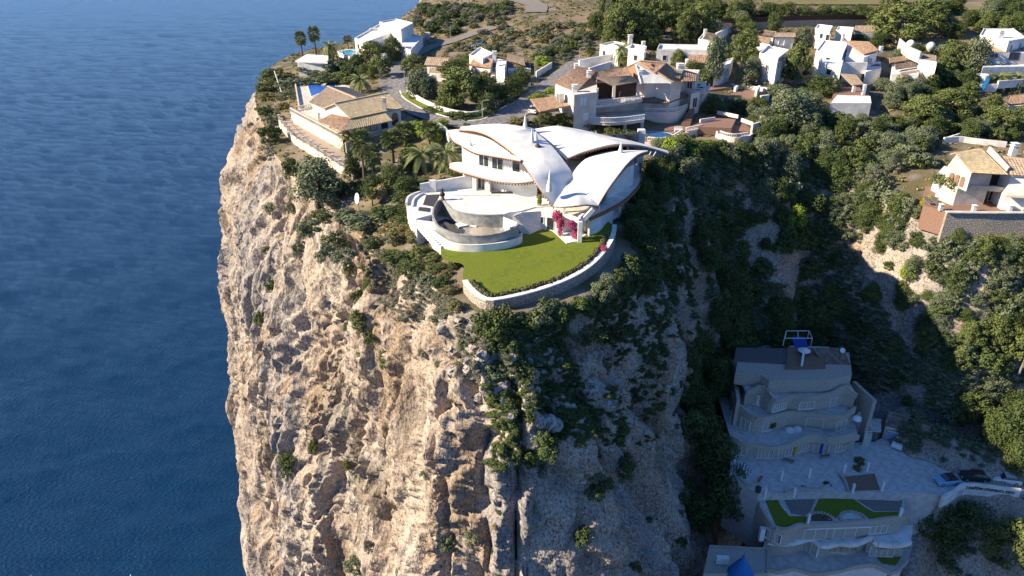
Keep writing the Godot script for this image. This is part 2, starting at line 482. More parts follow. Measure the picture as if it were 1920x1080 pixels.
func make_terrain() -> void:
	fit_heights()
	# --- the cliff and the slopes of the ravine, one sheet hung from the rim
	var big := noise(FastNoiseLite.TYPE_SIMPLEX, 0.045, 3, 11)
	var ridge := noise(FastNoiseLite.TYPE_SIMPLEX, 0.07, 4, 12, FastNoiseLite.FRACTAL_RIDGED)
	var block := noise(FastNoiseLite.TYPE_CELLULAR, 0.11, 1, 13, FastNoiseLite.FRACTAL_NONE)
	block.cellular_return_type = FastNoiseLite.RETURN_CELL_VALUE
	block.domain_warp_enabled = true
	block.domain_warp_amplitude = 5.0
	block.domain_warp_frequency = 0.08
	var block2 := noise(FastNoiseLite.TYPE_CELLULAR, 0.3, 1, 17, FastNoiseLite.FRACTAL_NONE)
	block2.cellular_return_type = FastNoiseLite.RETURN_CELL_VALUE
	block2.domain_warp_enabled = true
	block2.domain_warp_amplitude = 2.0
	block2.domain_warp_frequency = 0.2
	var block3 := noise(FastNoiseLite.TYPE_CELLULAR, 0.8, 1, 23, FastNoiseLite.FRACTAL_NONE)
	block3.cellular_return_type = FastNoiseLite.RETURN_CELL_VALUE
	var crack := noise(FastNoiseLite.TYPE_SIMPLEX, 0.11, 2, 19)
	var flute := noise(FastNoiseLite.TYPE_SIMPLEX, 0.055, 2, 25)
	var frac := noise(FastNoiseLite.TYPE_CELLULAR, 0.085, 1, 33, FastNoiseLite.FRACTAL_NONE)
	frac.cellular_return_type = FastNoiseLite.RETURN_DISTANCE2_SUB
	frac.domain_warp_enabled = true
	frac.domain_warp_amplitude = 4.0
	frac.domain_warp_frequency = 0.1
	var frac2 := noise(FastNoiseLite.TYPE_CELLULAR, 0.24, 1, 34, FastNoiseLite.FRACTAL_NONE)
	frac2.cellular_return_type = FastNoiseLite.RETURN_DISTANCE2_SUB
	frac2.domain_warp_enabled = true
	frac2.domain_warp_amplitude = 1.6
	frac2.domain_warp_frequency = 0.25
	var huge := noise(FastNoiseLite.TYPE_SIMPLEX, 0.022, 2, 28)
	var mask := noise(FastNoiseLite.TYPE_SIMPLEX, 0.03, 2, 29)
	var pits := noise(FastNoiseLite.TYPE_SIMPLEX, 0.16, 2, 27)
	var fine := noise(FastNoiseLite.TYPE_SIMPLEX, 0.55, 3, 14)
	var stain := noise(FastNoiseLite.TYPE_SIMPLEX, 0.035, 4, 15)
	var stain2 := noise(FastNoiseLite.TYPE_SIMPLEX, 0.09, 4, 16)
	var cols := COLS.size()
	var ts := PackedFloat32Array()
	for i in cols - 1:
		var l := Vector2(COLS[i][0] - COLS[i + 1][0], COLS[i][2] - COLS[i + 1][2]).length()
		var step := 5.0
		if i >= 5 and i < 8: step = 0.75
		if i >= 8 and i < 22: step = 0.36
		if i >= 24 and i < 32: step = 0.9
		var k := int(ceil(l / step))
		for j in k: ts.append(i + float(j) / k)
	ts.append(cols - 1.001)
	var down := PackedFloat32Array()      # along the profile, 0..7
	for i in 7:
		for j in SEG[i]: down.append(i + float(j) / SEG[i])
	down.append(7.0)
	for t in ts:
		var i := int(t); var f: float = t - i
		var q := []
		for k in [i - 1, i, i + 1, i + 2]: q.append(COLS[clampi(k, 0, cols - 1)])
		var v := []
		for k in 5: v.append(cr(q[0][k], q[1][k], q[2][k], q[3][k], f))
		var o := Vector2(v[3], v[4]).normalized()
		var pa := profile(q[1][5]); var pb := profile(q[2][5])
		var fs := f * f * (3 - 2 * f)
		var y0 := ground(v[0], v[2])
		var row := PackedVector3Array()
		for d in down:
			var r := mini(int(d), 6); var g: float = d - r
			var od := Vector2.ZERO
			var w := []
			for k in [r - 1, r, r + 1, r + 2]:
				var kk := clampi(k, 0, 7)
				w.append(Vector2(lerpf(pa[kk * 2], pb[kk * 2], fs), lerpf(pa[kk * 2 + 1], pb[kk * 2 + 1], fs)))
			od = Vector2(cr(w[0].x, w[1].x, w[2].x, w[3].x, g), cr(w[0].y, w[1].y, w[2].y, w[3].y, g))
			row.push_back(Vector3(v[0] + o.x * od.x, y0 - od.y, v[2] + o.y * od.x))
		cliff_p.append(row)
		cliff_t.append(t)
		rim.push_back(row[0]); rim2.push_back(Vector2(row[0].x, row[0].z))
	# how far each point is pushed out: sharp steps and fractures are worn a little, grain is not
	var steps := []; var grain := []; var nrm := []
	for a in cliff_p.size():
		var rs := PackedFloat32Array(); var rg := PackedFloat32Array(); var rn := PackedVector3Array()
		for b in down.size():
			var p: Vector3 = cliff_p[a][b]
			var sx: Vector3 = cliff_p[mini(a + 1, cliff_p.size() - 1)][b] - cliff_p[maxi(a - 1, 0)][b]
			var sy: Vector3 = cliff_p[a][mini(b + 1, down.size() - 1)] - cliff_p[a][maxi(b - 1, 0)]
			var m := sy.cross(sx).normalized()
			if m.y < -0.3: m = -m
			rn.push_back(m)
			var calm := clampf(0.5 + mask.get_noise_3d(p.x, p.y * 0.5, p.z) * 1.3, 0.22, 1.1)
			var q := block.get_noise_3d(p.x, p.y * 0.38, p.z) * 1.3 + block2.get_noise_3d(p.x, p.y * 0.32, p.z) * 0.45 * calm
			# fractures between angular blocks
			q -= (1.0 - smoothstep(0.0, 0.16, frac.get_noise_3d(p.x, p.y * 0.26, p.z) + 1.0)) * 1.5
			q -= (1.0 - smoothstep(0.0, 0.14, frac2.get_noise_3d(p.x, p.y * 0.3, p.z) + 1.0)) * 0.5 * calm
			rs.push_back(q)
			var d := huge.get_noise_3d(p.x, p.y * 0.5, p.z) * 3.2 + big.get_noise_3d(p.x, p.y * 0.4, p.z) * 3.8
			# flutes: rounded ribs with sharp crevices between them
			d -= pow(1.0 - minf(1.0, absf(flute.get_noise_3d(p.x, p.y * 0.16, p.z)) * 4.5), 2.0) * 2.3
			d -= pow(1.0 - minf(1.0, absf(crack.get_noise_3d(p.x, p.y * 0.25, p.z)) * 6.0), 2.0) * 0.9
			d += (ridge.get_noise_3d(p.x, p.y * 0.3, p.z) - 0.2) * 0.5 * calm
			d += (fine.get_noise_3d(p.x, p.y * 0.6, p.z) * 0.42 + block3.get_noise_3d(p.x, p.y * 0.5, p.z) * 0.24) * (0.35 + calm)
			d -= maxf(0.0, pits.get_noise_3dv(p) - 0.32) * 3.0
			rg.push_back(d)
		steps.append(rs); grain.append(rg); nrm.append(rn)
	for turn in 1:
		var worn := []
		for a in steps.size():
			var l: PackedFloat32Array = steps[maxi(a - 1, 0)]; var r: PackedFloat32Array = steps[mini(a + 1, steps.size() - 1)]; var c: PackedFloat32Array = steps[a]
			var o := PackedFloat32Array()
			for b in c.size():
				o.push_back(c[b] * 0.44 + (l[b] + r[b] + c[maxi(b - 1, 0)] + c[mini(b + 1, c.size() - 1)]) * 0.14)
			worn.append(o)
		steps = worn
	var disp := []
	for a in cliff_p.size():
		var r := PackedVector3Array()
		var t := cliff_t[a]
		var rocky := 1.0 if t < 23.0 else clampf(1.0 - (t - 23.0) / 2.0, 0.45 if t < 28.0 else 0.2, 1.0)
		for b in down.size():
			r.push_back(cliff_p[a][b] + nrm[a][b] * (steps[a][b] + grain[a][b]) * smoothstep(0.0, 1.6, down[b]) * rocky)
		disp.append(r)
	cliff_p = disp
	var mb := MB.new()
	mb.grid(cliff_p)
	cliff_n = []
	var w := down.size()
	# crisp shading: the normal of the facet that starts at each point
	for a in cliff_p.size() - 1:
		if cliff_t[a] > 18.2: break
		for b in w - 1:
			var o: Vector3 = cliff_p[a][b]
			var f: Vector3 = (cliff_p[a + 1][b] - o).cross(cliff_p[a][b + 1] - o).normalized()
			if f.dot(mb.n[a * w + b]) < 0: f = -f
			mb.n[a * w + b] = (f * 3.0 + mb.n[a * w + b]).normalized()
	for a in cliff_p.size():
		var t := cliff_t[a]
		cliff_n.append(mb.n.slice(a * w, a * w + w))
		for b in w:
			var p: Vector3 = cliff_p[a][b]
			var g := stain.get_noise_3d(p.x, p.y * 0.35, p.z)
			var h := stain2.get_noise_3d(p.x, p.y * 0.3, p.z)
			var k := Color(0.565, 0.475, 0.385)
			k = k.lerp(Color(0.42, 0.395, 0.375), smoothstep(-0.05, 0.3, g))
			k = k.lerp(Color(0.55, 0.37, 0.24), smoothstep(0.16, 0.46, h) * 0.65)
			k = k.lerp(Color(0.62, 0.555, 0.48), smoothstep(0.1, 0.5, -h))
			k = k.lerp(Color(0.27, 0.255, 0.22), smoothstep(0.28, 0.5, -g) * 0.7)
			k = k.lerp(Color(0.34, 0.28, 0.205), smoothstep(0.22, 0.45, h - g * 0.6) * 0.7)
			var i := a * w + b
			mb.c[i] = k * 0.84
	structure("cliff", mb, M.rock)
	# --- the plateau
	make_plateau()

func nearest_on_rim(p: Vector2) -> Vector2:
	var best := p; var bd := 1e9
	for i in rim2.size() - 1:
		var q := Geometry2D.get_closest_point_to_segment(p, rim2[i], rim2[i + 1])
		var d := q.distance_squared_to(p)
		if d < bd: bd = d; best = q
	return best

var land := PackedVector2Array()
func make_plateau() -> void:
	land = rim2.duplicate()
	land.push_back(Vector2(260, -420))
	var xs := PackedFloat32Array(); var zs := PackedFloat32Array()
	var x := -70.0
	while x < 258: xs.append(x); x += 1.6 if x < 110 else 8.0
	var z := -66.0
	while z > -420: zs.append(z); z -= 1.6 if z > -270 else 6.0
	var tone := noise(FastNoiseLite.TYPE_SIMPLEX, 0.06, 4, 31)
	var tone2 := noise(FastNoiseLite.TYPE_SIMPLEX, 0.4, 3, 32)
	var nx := xs.size(); var nz := zs.size()
	var inside := PackedByteArray(); inside.resize(nx * nz)
	for j in nz:
		for i in nx:
			inside[j * nx + i] = 1 if Geometry2D.is_point_in_polygon(Vector2(xs[i], zs[j]), land) else 0
	var idx := PackedInt32Array(); idx.resize(nx * nz); idx.fill(-1)
	var mb := MB.new()
	for j in nz - 1:
		for i in nx - 1:
			var q := [j * nx + i, j * nx + i + 1, (j + 1) * nx + i + 1, (j + 1) * nx + i]
			if inside[q[0]] + inside[q[1]] + inside[q[2]] + inside[q[3]] == 0: continue
			for e in q:
				if idx[e] >= 0: continue
				var p := Vector2(xs[e % nx], zs[e / nx])
				if not inside[e]: p = nearest_on_rim(p)
				var y := ground(p.x, p.y) + tone2.get_noise_2d(p.x, p.y) * 0.12
				idx[e] = mb.v.size()
				mb.v.push_back(Vector3(p.x, y - (0.0 if inside[e] else 0.05), p.y))
				mb.n.push_back(Vector3.ZERO)
				var g := tone.get_noise_2d(p.x, p.y); var h := tone2.get_noise_2d(p.x * 0.5, p.y * 0.5)
				var k := Color(0.16, 0.14, 0.07).lerp(Color(0.33, 0.25, 0.15), smoothstep(-0.35, 0.35, g + h * 0.4))
				k = k.lerp(Color(0.32, 0.28, 0.24), smoothstep(0.25, 0.5, h))
				mb.c.push_back(k)
			for e in [0, 3, 2, 0, 2, 1]: mb.ix.push_back(idx[q[e]])
	for i in range(0, mb.ix.size(), 3):
		var a := mb.v[mb.ix[i]]; var b := mb.v[mb.ix[i + 1]]; var c := mb.v[mb.ix[i + 2]]
		var m := (b - a).cross(c - a)
		if m.y < 0: m = -m
		for e in 3: mb.n[mb.ix[i + e]] += m
	for i in mb.n.size(): mb.n[i] = mb.n[i].normalized()
	structure("ground", mb, M.soil)

# ---------------------------------------------------------------- sea
const SEA := -146.0
func make_sea() -> void:
	var f := noise(FastNoiseLite.TYPE_SIMPLEX, 0.022, 5, 41)
	f.fractal_gain = 0.62
	var n := normal_tex(f, 1024, 9.0)
	var m := mat("water", Color(0.002, 0.022, 0.060), 0.09, null, 1.0, n, 0.72)
	m.uv1_scale = Vector3(1.0 / 52, 1.0 / 52, 1.0 / 26)
	m.metallic_specular = 0.5
	var swell := noise(FastNoiseLite.TYPE_SIMPLEX, 0.02, 3, 42)
	var chop := noise(FastNoiseLite.TYPE_SIMPLEX, 0.085, 3, 43)
	var rows := []
	var z := 60.0
	while z > -9000:
		var r := PackedVector3Array()
		var x := -40.0
		var st := maxf(3.0, -z * 0.012)
		var xx := PackedFloat32Array()
		for i in 330: xx.append(60.0 - 2.6 * i * (1.0 + i * 0.0045))
		for q in xx:
			var fade := clampf(1.5 - absf(z) / 1500.0, 0.0, 1.0)
			var h := swell.get_noise_2d(q * 0.6 + z * 0.25, z) * 0.6 + chop.get_noise_2d(q * 0.55 + z * 0.2, z) * 0.5
			r.push_back(Vector3(q * (1.0 + maxf(0, -z - 400) * 0.0012), SEA + h * fade, z))
		rows.append(r)
		z -= st
	var mb := MB.new()
	mb.grid(rows)
	structure("sea", mb, m)
	var b2 := MB.new()
	b2.quad(Vector3(-12000, SEA - 4, 9000), Vector3(12000, SEA - 4, 9000), Vector3(12000, SEA - 4, -12000), Vector3(-12000, SEA - 4, -12000))
	structure("sea_floor", b2, m)


# ---------------------------------------------------------------- building helpers
func curve(pts: Array, k: int) -> PackedVector3Array:
	# k points spread evenly by length on a smooth line through pts
	var dense := PackedVector3Array()
	for i in pts.size() - 1:
		var a: Vector3 = pts[maxi(i - 1, 0)]; var b: Vector3 = pts[i]; var c: Vector3 = pts[i + 1]; var d: Vector3 = pts[mini(i + 2, pts.size() - 1)]
		for j in 12:
			dense.push_back(b.cubic_interpolate(c, a, d, j / 12.0))
	dense.push_back(pts[pts.size() - 1])
	return spread(dense, k)

func spread(dense: PackedVector3Array, k: int) -> PackedVector3Array:
	var l := 0.0
	for i in dense.size() - 1: l += dense[i].distance_to(dense[i + 1])
	var out := PackedVector3Array()
	var acc := 0.0; var i := 0; var g := dense[0].distance_to(dense[1])
	for j in k:
		var want := l * j / (k - 1)
		while i < dense.size() - 2 and acc + g < want:
			acc += g; i += 1; g = dense[i].distance_to(dense[i + 1])
		out.push_back(dense[i].lerp(dense[i + 1], clampf((want - acc) / maxf(g, 1e-6), 0, 1)))
	return out

func sheet(a: PackedVector3Array, b: PackedVector3Array, bulge: float, thick: float, steps := 10) -> MB:
	# a shell stretched between two edges
	var m := MB.new()
	var top := []; var low := []
	for j in steps + 1:
		var t := float(j) / steps
		var r := PackedVector3Array(); var q := PackedVector3Array()
		for i in a.size():
			var p := a[i].lerp(b[i], t)
			p.y += sin(PI * t) * bulge * minf(1.0, a[i].distance_to(b[i]) / 6.0)
			r.push_back(p); q.push_back(p - Vector3(0, thick, 0))
		top.append(r); low.append(q)
	m.grid(top); m.grid(low)
	var s := steps
	m.grid([top[0], low[0]]); m.grid([top[s], low[s]])
	var l0 := PackedVector3Array(); var l1 := PackedVector3Array(); var r0 := PackedVector3Array(); var r1 := PackedVector3Array()
	var e := a.size() - 1
	for j in steps + 1:
		l0.push_back(top[j][0]); l1.push_back(low[j][0]); r0.push_back(top[j][e]); r1.push_back(low[j][e])
	m.grid([l0, l1]); m.grid([r0, r1])
	return m

func trim(line: PackedVector3Array, w: float, h: float, lift: float) -> MB:
	var m := MB.new()
	for i in line.size() - 1:
		m.bar(line[i] + Vector3(0, lift, 0), line[i + 1] + Vector3(0, lift, 0), w, h)
	return m

func tile_ends(line: PackedVector3Array, pitch: float, size: float, drop: float) -> MB:
	# the row of tile ends under an edge
	var l := 0.0
	for i in line.size() - 1: l += line[i].distance_to(line[i + 1])
	var k := maxi(2, int(l / pitch))
	var p := spread(line, k)
	var m := MB.new()
	for i in k:
		m.box(p[i] - Vector3(0, drop, 0), Vector3(size, size * 1.1, size))
	return m

func flat(poly: PackedVector2Array, y: float) -> PackedVector3Array:
	var o := PackedVector3Array()
	for p in poly: o.push_back(Vector3(p.x, y, p.y))
	return o

func xz(a: Array) -> PackedVector2Array:
	var o := PackedVector2Array()
	for p in a: o.push_back(Vector2(p.x, p.z))
	return o

func block(pts: Array, y0: float, y1: float) -> MB:
	var m := MB.new()
	m.prism(xz(pts), y0, y1)
	return m

var dice := RandomNumberGenerator.new()

func tile_roof(e0: Vector3, e1: Vector3, r1: Vector3, r0: Vector3, pal: Array, b: MB = null) -> MB:
	# a plane of curved clay tiles between the eave e0-e1 and the ridge r0-r1
	var m := b if b else MB.new()
	var nrm := (r0 - e0).cross(e1 - e0).normalized()
	if nrm.y < 0: nrm = -nrm
	var wide := maxf(e0.distance_to(e1), r0.distance_to(r1)); var tall := maxf(e0.distance_to(r0), e1.distance_to(r1))
	var ribs := maxi(3, int(wide / 0.42)); var rows := maxi(2, int(tall / 0.55))
	for i in ribs:
		for j in rows:
			var c: Color = pal[dice.randi() % pal.size()]
			m.col = c.lerp(pal[0], 0.35) * dice.randf_range(0.85, 1.12)
			m.col.a = 1
			var q := []
			for u in [0.0, 0.5, 1.0]:
				for w in [0, 1]:
					var s: float = (i + u) / ribs; var t := float(j + w) / rows
					var p := e0.lerp(e1, s).lerp(r0.lerp(r1, s), t)
					q.append(p + nrm * ((0.06 if u == 0.5 else 0.0) + (0.03 if w == 0 else 0.0)))
			m.quad(q[0], q[1], q[3], q[2]); m.quad(q[2], q[3], q[5], q[4])
	m.col = pal[0] * 0.8
	m.col.a = 1
	var d := nrm * -0.16
	m.quad(e0 + d, e1 + d, r1 + d, r0 + d)
	m.quad(e0 + d, e0, e1, e1 + d); m.quad(r0 + d, r0, r1, r1 + d)
	m.quad(e0 + d, e0, r0, r0 + d); m.quad(e1 + d, e1, r1, r1 + d)
	m.col = Color(1, 1, 1)
	return m

func opening(parent: Node3D, called: String, a: Vector3, b: Vector3, t: float, y: float, w: float, h: float, frame: Material, pane: Material, bars := 1, proud := 0.06) -> MeshInstance3D:
	# a window or door on the wall a-b (left to right seen from outside): frame as part, panes as sub-parts
	var d := b - a; d.y = 0; d = d.normalized()
	var m := Vector3(-d.z, 0, d.x)
	var f := MB.new()
	f.xf = Transform3D(Basis(d, Vector3.UP, m), Vector3(a.x, y, a.z) + d * Vector2(b.x - a.x, b.z - a.z).length() * t)
	var k := 0.09
	f.box2(Vector3(-w / 2 - k, -k, -0.1), Vector3(w / 2 + k, 0, proud + 0.03)); f.box2(Vector3(-w / 2 - k, h, -0.1), Vector3(w / 2 + k, h + k, proud))
	f.box2(Vector3(-w / 2 - k, 0, -0.1), Vector3(-w / 2, h, proud)); f.box2(Vector3(w / 2, 0, -0.1), Vector3(w / 2 + k, h, proud))
	for i in bars:
		var x := -w / 2 + w * (i + 1) / (bars + 1)
		f.box2(Vector3(x - 0.04, 0, -0.1), Vector3(x + 0.04, h, proud - 0.01))
	var o := wpart(parent, called, f, frame)
	for i in bars + 1:
		var g := MB.new()
		g.xf = Transform3D(Basis(d, Vector3.UP, m), Vector3(a.x, y, a.z) + d * Vector2(b.x - a.x, b.z - a.z).length() * t)
		var x0 := -w / 2 + w * i / (bars + 1) + 0.005; var x1 := -w / 2 + w * (i + 1) / (bars + 1) - 0.005
		g.box2(Vector3(x0, 0.005, -0.1), Vector3(x1, h - 0.005, 0.012))
		wpart(o, "pane", g, pane)
	return o

func arch(parent: Node3D, called: String, a: Vector3, b: Vector3, t: float, y: float, w: float, h: float, m: Material) -> MeshInstance3D:
	# a flat round-headed panel on a wall; dark ones stand in for shaded openings
	var d := b - a; d.y = 0; d = d.normalized()
	var n := Vector3(-d.z, 0, d.x)
	var f := MB.new()
	f.xf = Transform3D(Basis(d, Vector3.UP, n), Vector3(a.x, y, a.z) + d * Vector2(b.x - a.x, b.z - a.z).length() * t)
	var p := [Vector2(-w / 2, 0), Vector2(w / 2, 0)]
	for i in 9:
		var g := PI * i / 8
		p.append(Vector2(cos(g) * w / 2, h - w / 2 + sin(g) * w / 2))
	var c := Vector3(0, h / 2, 0.03)
	for i in p.size():
		var q: Vector2 = p[i]; var r: Vector2 = p[(i + 1) % p.size()]
		f.tri(c, Vector3(q.x, q.y, 0.03), Vector3(r.x, r.y, 0.03))
		f.quad(Vector3(q.x, q.y, -0.1), Vector3(q.x, q.y, 0.03), Vector3(r.x, r.y, 0.03), Vector3(r.x, r.y, -0.1))
	return wpart(parent, called, f, m)

func balustrade(parent: Node3D, line: PackedVector3Array, h: float, m: Material, pitch := 0.3) -> void:
	var r := MB.new()
	r.wall(line, 0.26, 0.12)
	var up := PackedVector3Array()
	for p in line: up.push_back(p + Vector3(0, h - 0.14, 0))
	r.wall(up, 0.28, 0.14)
	wpart(parent, "rail", r, m)
	var l := 0.0
	for i in line.size() - 1: l += line[i].distance_to(line[i + 1])
	var k := maxi(2, int(l / pitch))
	var s := spread(line, k)
	var b := MB.new()
	for p in s:
		b.box(p + Vector3(0, 0.12, 0), Vector3(0.09, h * 0.3, 0.09))
		b.box(p + Vector3(0, 0.12 + h * 0.3, 0), Vector3(0.15, h * 0.25, 0.15))
		b.box(p + Vector3(0, 0.12 + h * 0.55, 0), Vector3(0.09, h * 0.45 - 0.26, 0.09))
	var o := wpart(parent, "balusters", b, m)
	o.set_meta("kind", "stuff")

func cone(o: Vector3, r: float, h: float) -> MB:
	var m := MB.new()
	m.lathe(o, PackedVector2Array([Vector2(r, -0.4), Vector2(r, 0), Vector2(r * 0.45, h * 0.5), Vector2(r * 0.06, h)]), 10)
	return m


# ---------------------------------------------------------------- the white villa with sail roofs
func make_white_villa() -> void:
	var base := Vector3(5, 0, -100)
	var t := thing("white_villa", base, "white villa with overlapping sail shaped roofs and small spires above the lawn", "villa")
	var W: Material = M.white
	# --- roofs
	var r1a := curve([Vector3(-10.00, 8.60, -111.86), Vector3(-8.82, 8.50, -107.00), Vector3(-7.40, 8.40, -104.75), Vector3(-5.33, 8.50, -100.82), Vector3(-2.98, 8.70, -98.57), Vector3(-0.73, 9.00, -96.31), Vector3(1.15, 9.10, -94.75)], 30)
	var r1b := curve([Vector3(-9.99, 8.70, -111.80), Vector3(-8.07, 9.10, -110.59), Vector3(-5.62, 9.30, -107.65), Vector3(-3.11, 9.40, -103.73), Vector3(-0.74, 9.30, -98.61), Vector3(1.23, 9.10, -94.99)], 30)
	wpart(t, "sail_roof", sheet(r1a, r1b, 0.25, 0.22), W, "left white sail roof over the upper windows")
	wpart(t, "roof_edge", trim(r1a, 0.18, 0.12, -0.14), M.rust_trim)
	wpart(t, "tile_ends", tile_ends(r1a, 0.42, 0.2, 0.42), M.brown_trim).set_meta("kind", "stuff")
	var le := curve([Vector3(-7.95, 9.60, -108.99), Vector3(-5.51, 10.30, -105.69), Vector3(-3.43, 10.60, -102.19), Vector3(-1.86, 10.50, -98.92), Vector3(-0.37, 9.80, -97.41), Vector3(1.09, 9.10, -95.48), Vector3(2.48, 7.90, -92.69), Vector3(3.87, 6.30, -90.87), Vector3(5.49, 4.40, -89.97)], 48)
	var re := curve([Vector3(-7.97, 9.60, -109.30), Vector3(-4.74, 10.70, -106.29), Vector3(-1.55, 11.30, -104.26), Vector3(1.91, 11.20, -102.85), Vector3(3.15, 10.80, -103.19), Vector3(4.56, 10.20, -101.39), Vector3(5.96, 9.40, -98.79), Vector3(7.31, 8.30, -96.13), Vector3(8.22, 7.10, -94.92), Vector3(7.55, 6.10, -94.29), Vector3(6.79, 5.60, -92.23), Vector3(6.08, 5.10, -90.91), Vector3(5.49, 4.45, -90.03)], 48)
	wpart(t, "sail_roof", sheet(le, re, 0.3, 0.25, 14), W, "central white sail roof sweeping down to the entrance")
	wpart(t, "roof_edge", trim(le, 0.18, 0.12, -0.13), M.rust_trim)
	wpart(t, "tile_ends", tile_ends(le, 0.4, 0.22, 0.44), M.brown_trim).set_meta("kind", "stuff")
	var rr := curve([Vector3(3.15, 10.80, -103.19), Vector3(4.56, 10.20, -101.39), Vector3(5.96, 9.40, -98.79), Vector3(7.31, 8.30, -96.13), Vector3(8.22, 7.10, -94.92)], 22)
	wpart(t, "roof_edge", trim(rr, 0.18, 0.12, -0.13), M.rust_trim)
	wpart(t, "tile_ends", tile_ends(rr, 0.4, 0.22, 0.44), M.brown_trim).set_meta("kind", "stuff")
	# the back of the central sail falls away behind
	var bk := curve([Vector3(-7.97, 9.60, -109.30), Vector3(-4.74, 10.70, -106.29), Vector3(-1.55, 11.30, -104.26), Vector3(1.91, 11.20, -102.85), Vector3(3.15, 10.80, -103.19)], 20)
	var bk2 := PackedVector3Array()
	for p in bk: bk2.push_back(p + Vector3(0.5, -2.8, -6.5))
	wpart(t, "sail_roof", sheet(bk2, bk, 0.8, 0.25), W)
	# right sail
	var r3a := curve([Vector3(11.35, 4.40, -90.17), Vector3(12.57, 6.40, -90.80), Vector3(14.21, 7.80, -92.77), Vector3(16.14, 8.60, -96.14), Vector3(17.78, 8.90, -98.42), Vector3(19.33, 8.70, -100.41)], 34)
	var r3b := curve([Vector3(11.28, 4.45, -90.23), Vector3(10.44, 5.20, -90.63), Vector3(9.85, 5.60, -91.39), Vector3(8.99, 6.10, -94.06), Vector3(8.22, 7.10, -94.92), Vector3(9.00, 7.50, -96.75), Vector3(10.05, 7.80, -98.75), Vector3(11.33, 8.20, -99.74), Vector3(14.45, 8.60, -100.75), Vector3(19.29, 8.70, -100.67)], 34)
	wpart(t, "sail_roof", sheet(r3a, r3b, 0.35, 0.25, 12), W, "right white sail roof with one spire")
	wpart(t, "roof_edge", trim(r3a, 0.18, 0.12, -0.13), M.rust_trim)
	wpart(t, "tile_ends", tile_ends(r3a, 0.4, 0.2, 0.44), M.brown_trim).set_meta("kind", "stuff")
	# rear right sail
	var r4f := curve([Vector3(7.62, 8.20, -98.45), Vector3(9.74, 8.90, -99.19), Vector3(12.06, 9.50, -99.50), Vector3(14.49, 9.70, -100.42), Vector3(16.84, 9.30, -101.84), Vector3(19.01, 8.70, -103.13), Vector3(21.65, 7.70, -104.38), Vector3(23.33, 7.00, -104.98)], 40)
	var r4b := curve([Vector3(3.19, 10.50, -104.33), Vector3(6.19, 10.70, -105.37), Vector3(7.86, 10.50, -105.53), Vector3(11.04, 9.90, -105.70), Vector3(14.19, 9.20, -105.33), Vector3(17.45, 8.60, -105.18), Vector3(20.53, 7.90, -104.81), Vector3(23.35, 7.05, -105.08)], 40)
	wpart(t, "sail_roof", sheet(r4f, r4b, 0.25, 0.25, 12), W, "rear white sail roof ending in a long point")
	wpart(t, "roof_edge", trim(r4f, 0.18, 0.12, -0.13), M.rust_trim)
	wpart(t, "tile_ends", tile_ends(r4f, 0.4, 0.2, 0.44), M.brown_trim).set_meta("kind", "stuff")
	var b4 := PackedVector3Array()
	for p in r4b: b4.push_back(p + Vector3(0.3, -2.4, -6.0))
	wpart(t, "sail_roof", sheet(b4, r4b, 0.7, 0.25), W)
	# visor over the entrance
	var va := curve([Vector3(5.49, 4.40, -89.97), Vector3(6.08, 5.10, -90.91), Vector3(6.79, 5.60, -92.23), Vector3(8.39, 5.95, -91.87), Vector3(9.85, 5.60, -91.39), Vector3(10.44, 5.20, -90.63), Vector3(11.35, 4.40, -90.17)], 26)
	var vb := curve([Vector3(5.49, 4.35, -89.90), Vector3(6.64, 4.50, -89.30), Vector3(8.38, 4.65, -89.30), Vector3(9.83, 4.60, -89.83), Vector3(11.35, 4.35, -90.10)], 26)
	wpart(t, "visor", sheet(va, vb, 0.35, 0.2), W)
	wpart(t, "roof_edge", trim(vb, 0.2, 0.2, -0.12), M.stone_wall)
	var cr1 := curve([Vector3(8.22, 7.10, -94.92), Vector3(7.55, 6.12, -94.23), Vector3(6.79, 5.60, -92.23)], 8)
	var cr2 := curve([Vector3(8.22, 7.10, -94.92), Vector3(8.98, 6.12, -94.00), Vector3(9.85, 5.60, -91.39)], 8)
	wpart(t, "visor", sheet(cr1, cr2, 0.3, 0.2), W)
	var cr3 := curve([Vector3(6.79, 5.60, -92.23), Vector3(8.39, 5.95, -91.87), Vector3(9.85, 5.60, -91.39)], 10)
	var cr4 := curve([Vector3(6.79, 5.58, -92.29), Vector3(8.30, 5.70, -91.52), Vector3(9.86, 5.58, -91.44)], 10)
	wpart(t, "visor", sheet(cr3, cr4, 0.05, 0.2), W)
	# spires
	for s in [[Vector3(1.89, 10.90, -103.70), 0.46, 2.35], [Vector3(2.77, 10.15, -99.63), 0.5, 2.1], [Vector3(3.39, 10.10, -100.36), 0.42, 1.7], [Vector3(-6.04, 9.10, -103.11), 0.22, 0.95], [Vector3(4.89, 6.75, -90.42), 0.42, 2.5], [Vector3(15.18, 8.55, -98.82), 0.55, 2.1]]:
		wpart(t, "spire", cone(s[0] - Vector3(0, 0.15, 0), s[1], s[2]), W)
	var dome := MB.new()
	dome.lathe(Vector3(3.56, 9.75, -98.63), PackedVector2Array([Vector2(0.62, -0.1), Vector2(0.5, 0.1), Vector2(0.2, 0.45), Vector2(0.02, 0.6)]), 12)
	wpart(t, "skylight", dome, M.charcoal)
	# lower canopy on the left
	var l1a := curve([Vector3(-9.26, 5.30, -103.73), Vector3(-7.79, 5.30, -101.94), Vector3(-5.36, 5.30, -99.96), Vector3(-3.01, 5.30, -98.05), Vector3(-0.75, 5.30, -96.88), Vector3(1.49, 5.30, -96.65), Vector3(3.30, 5.30, -97.58)], 30)
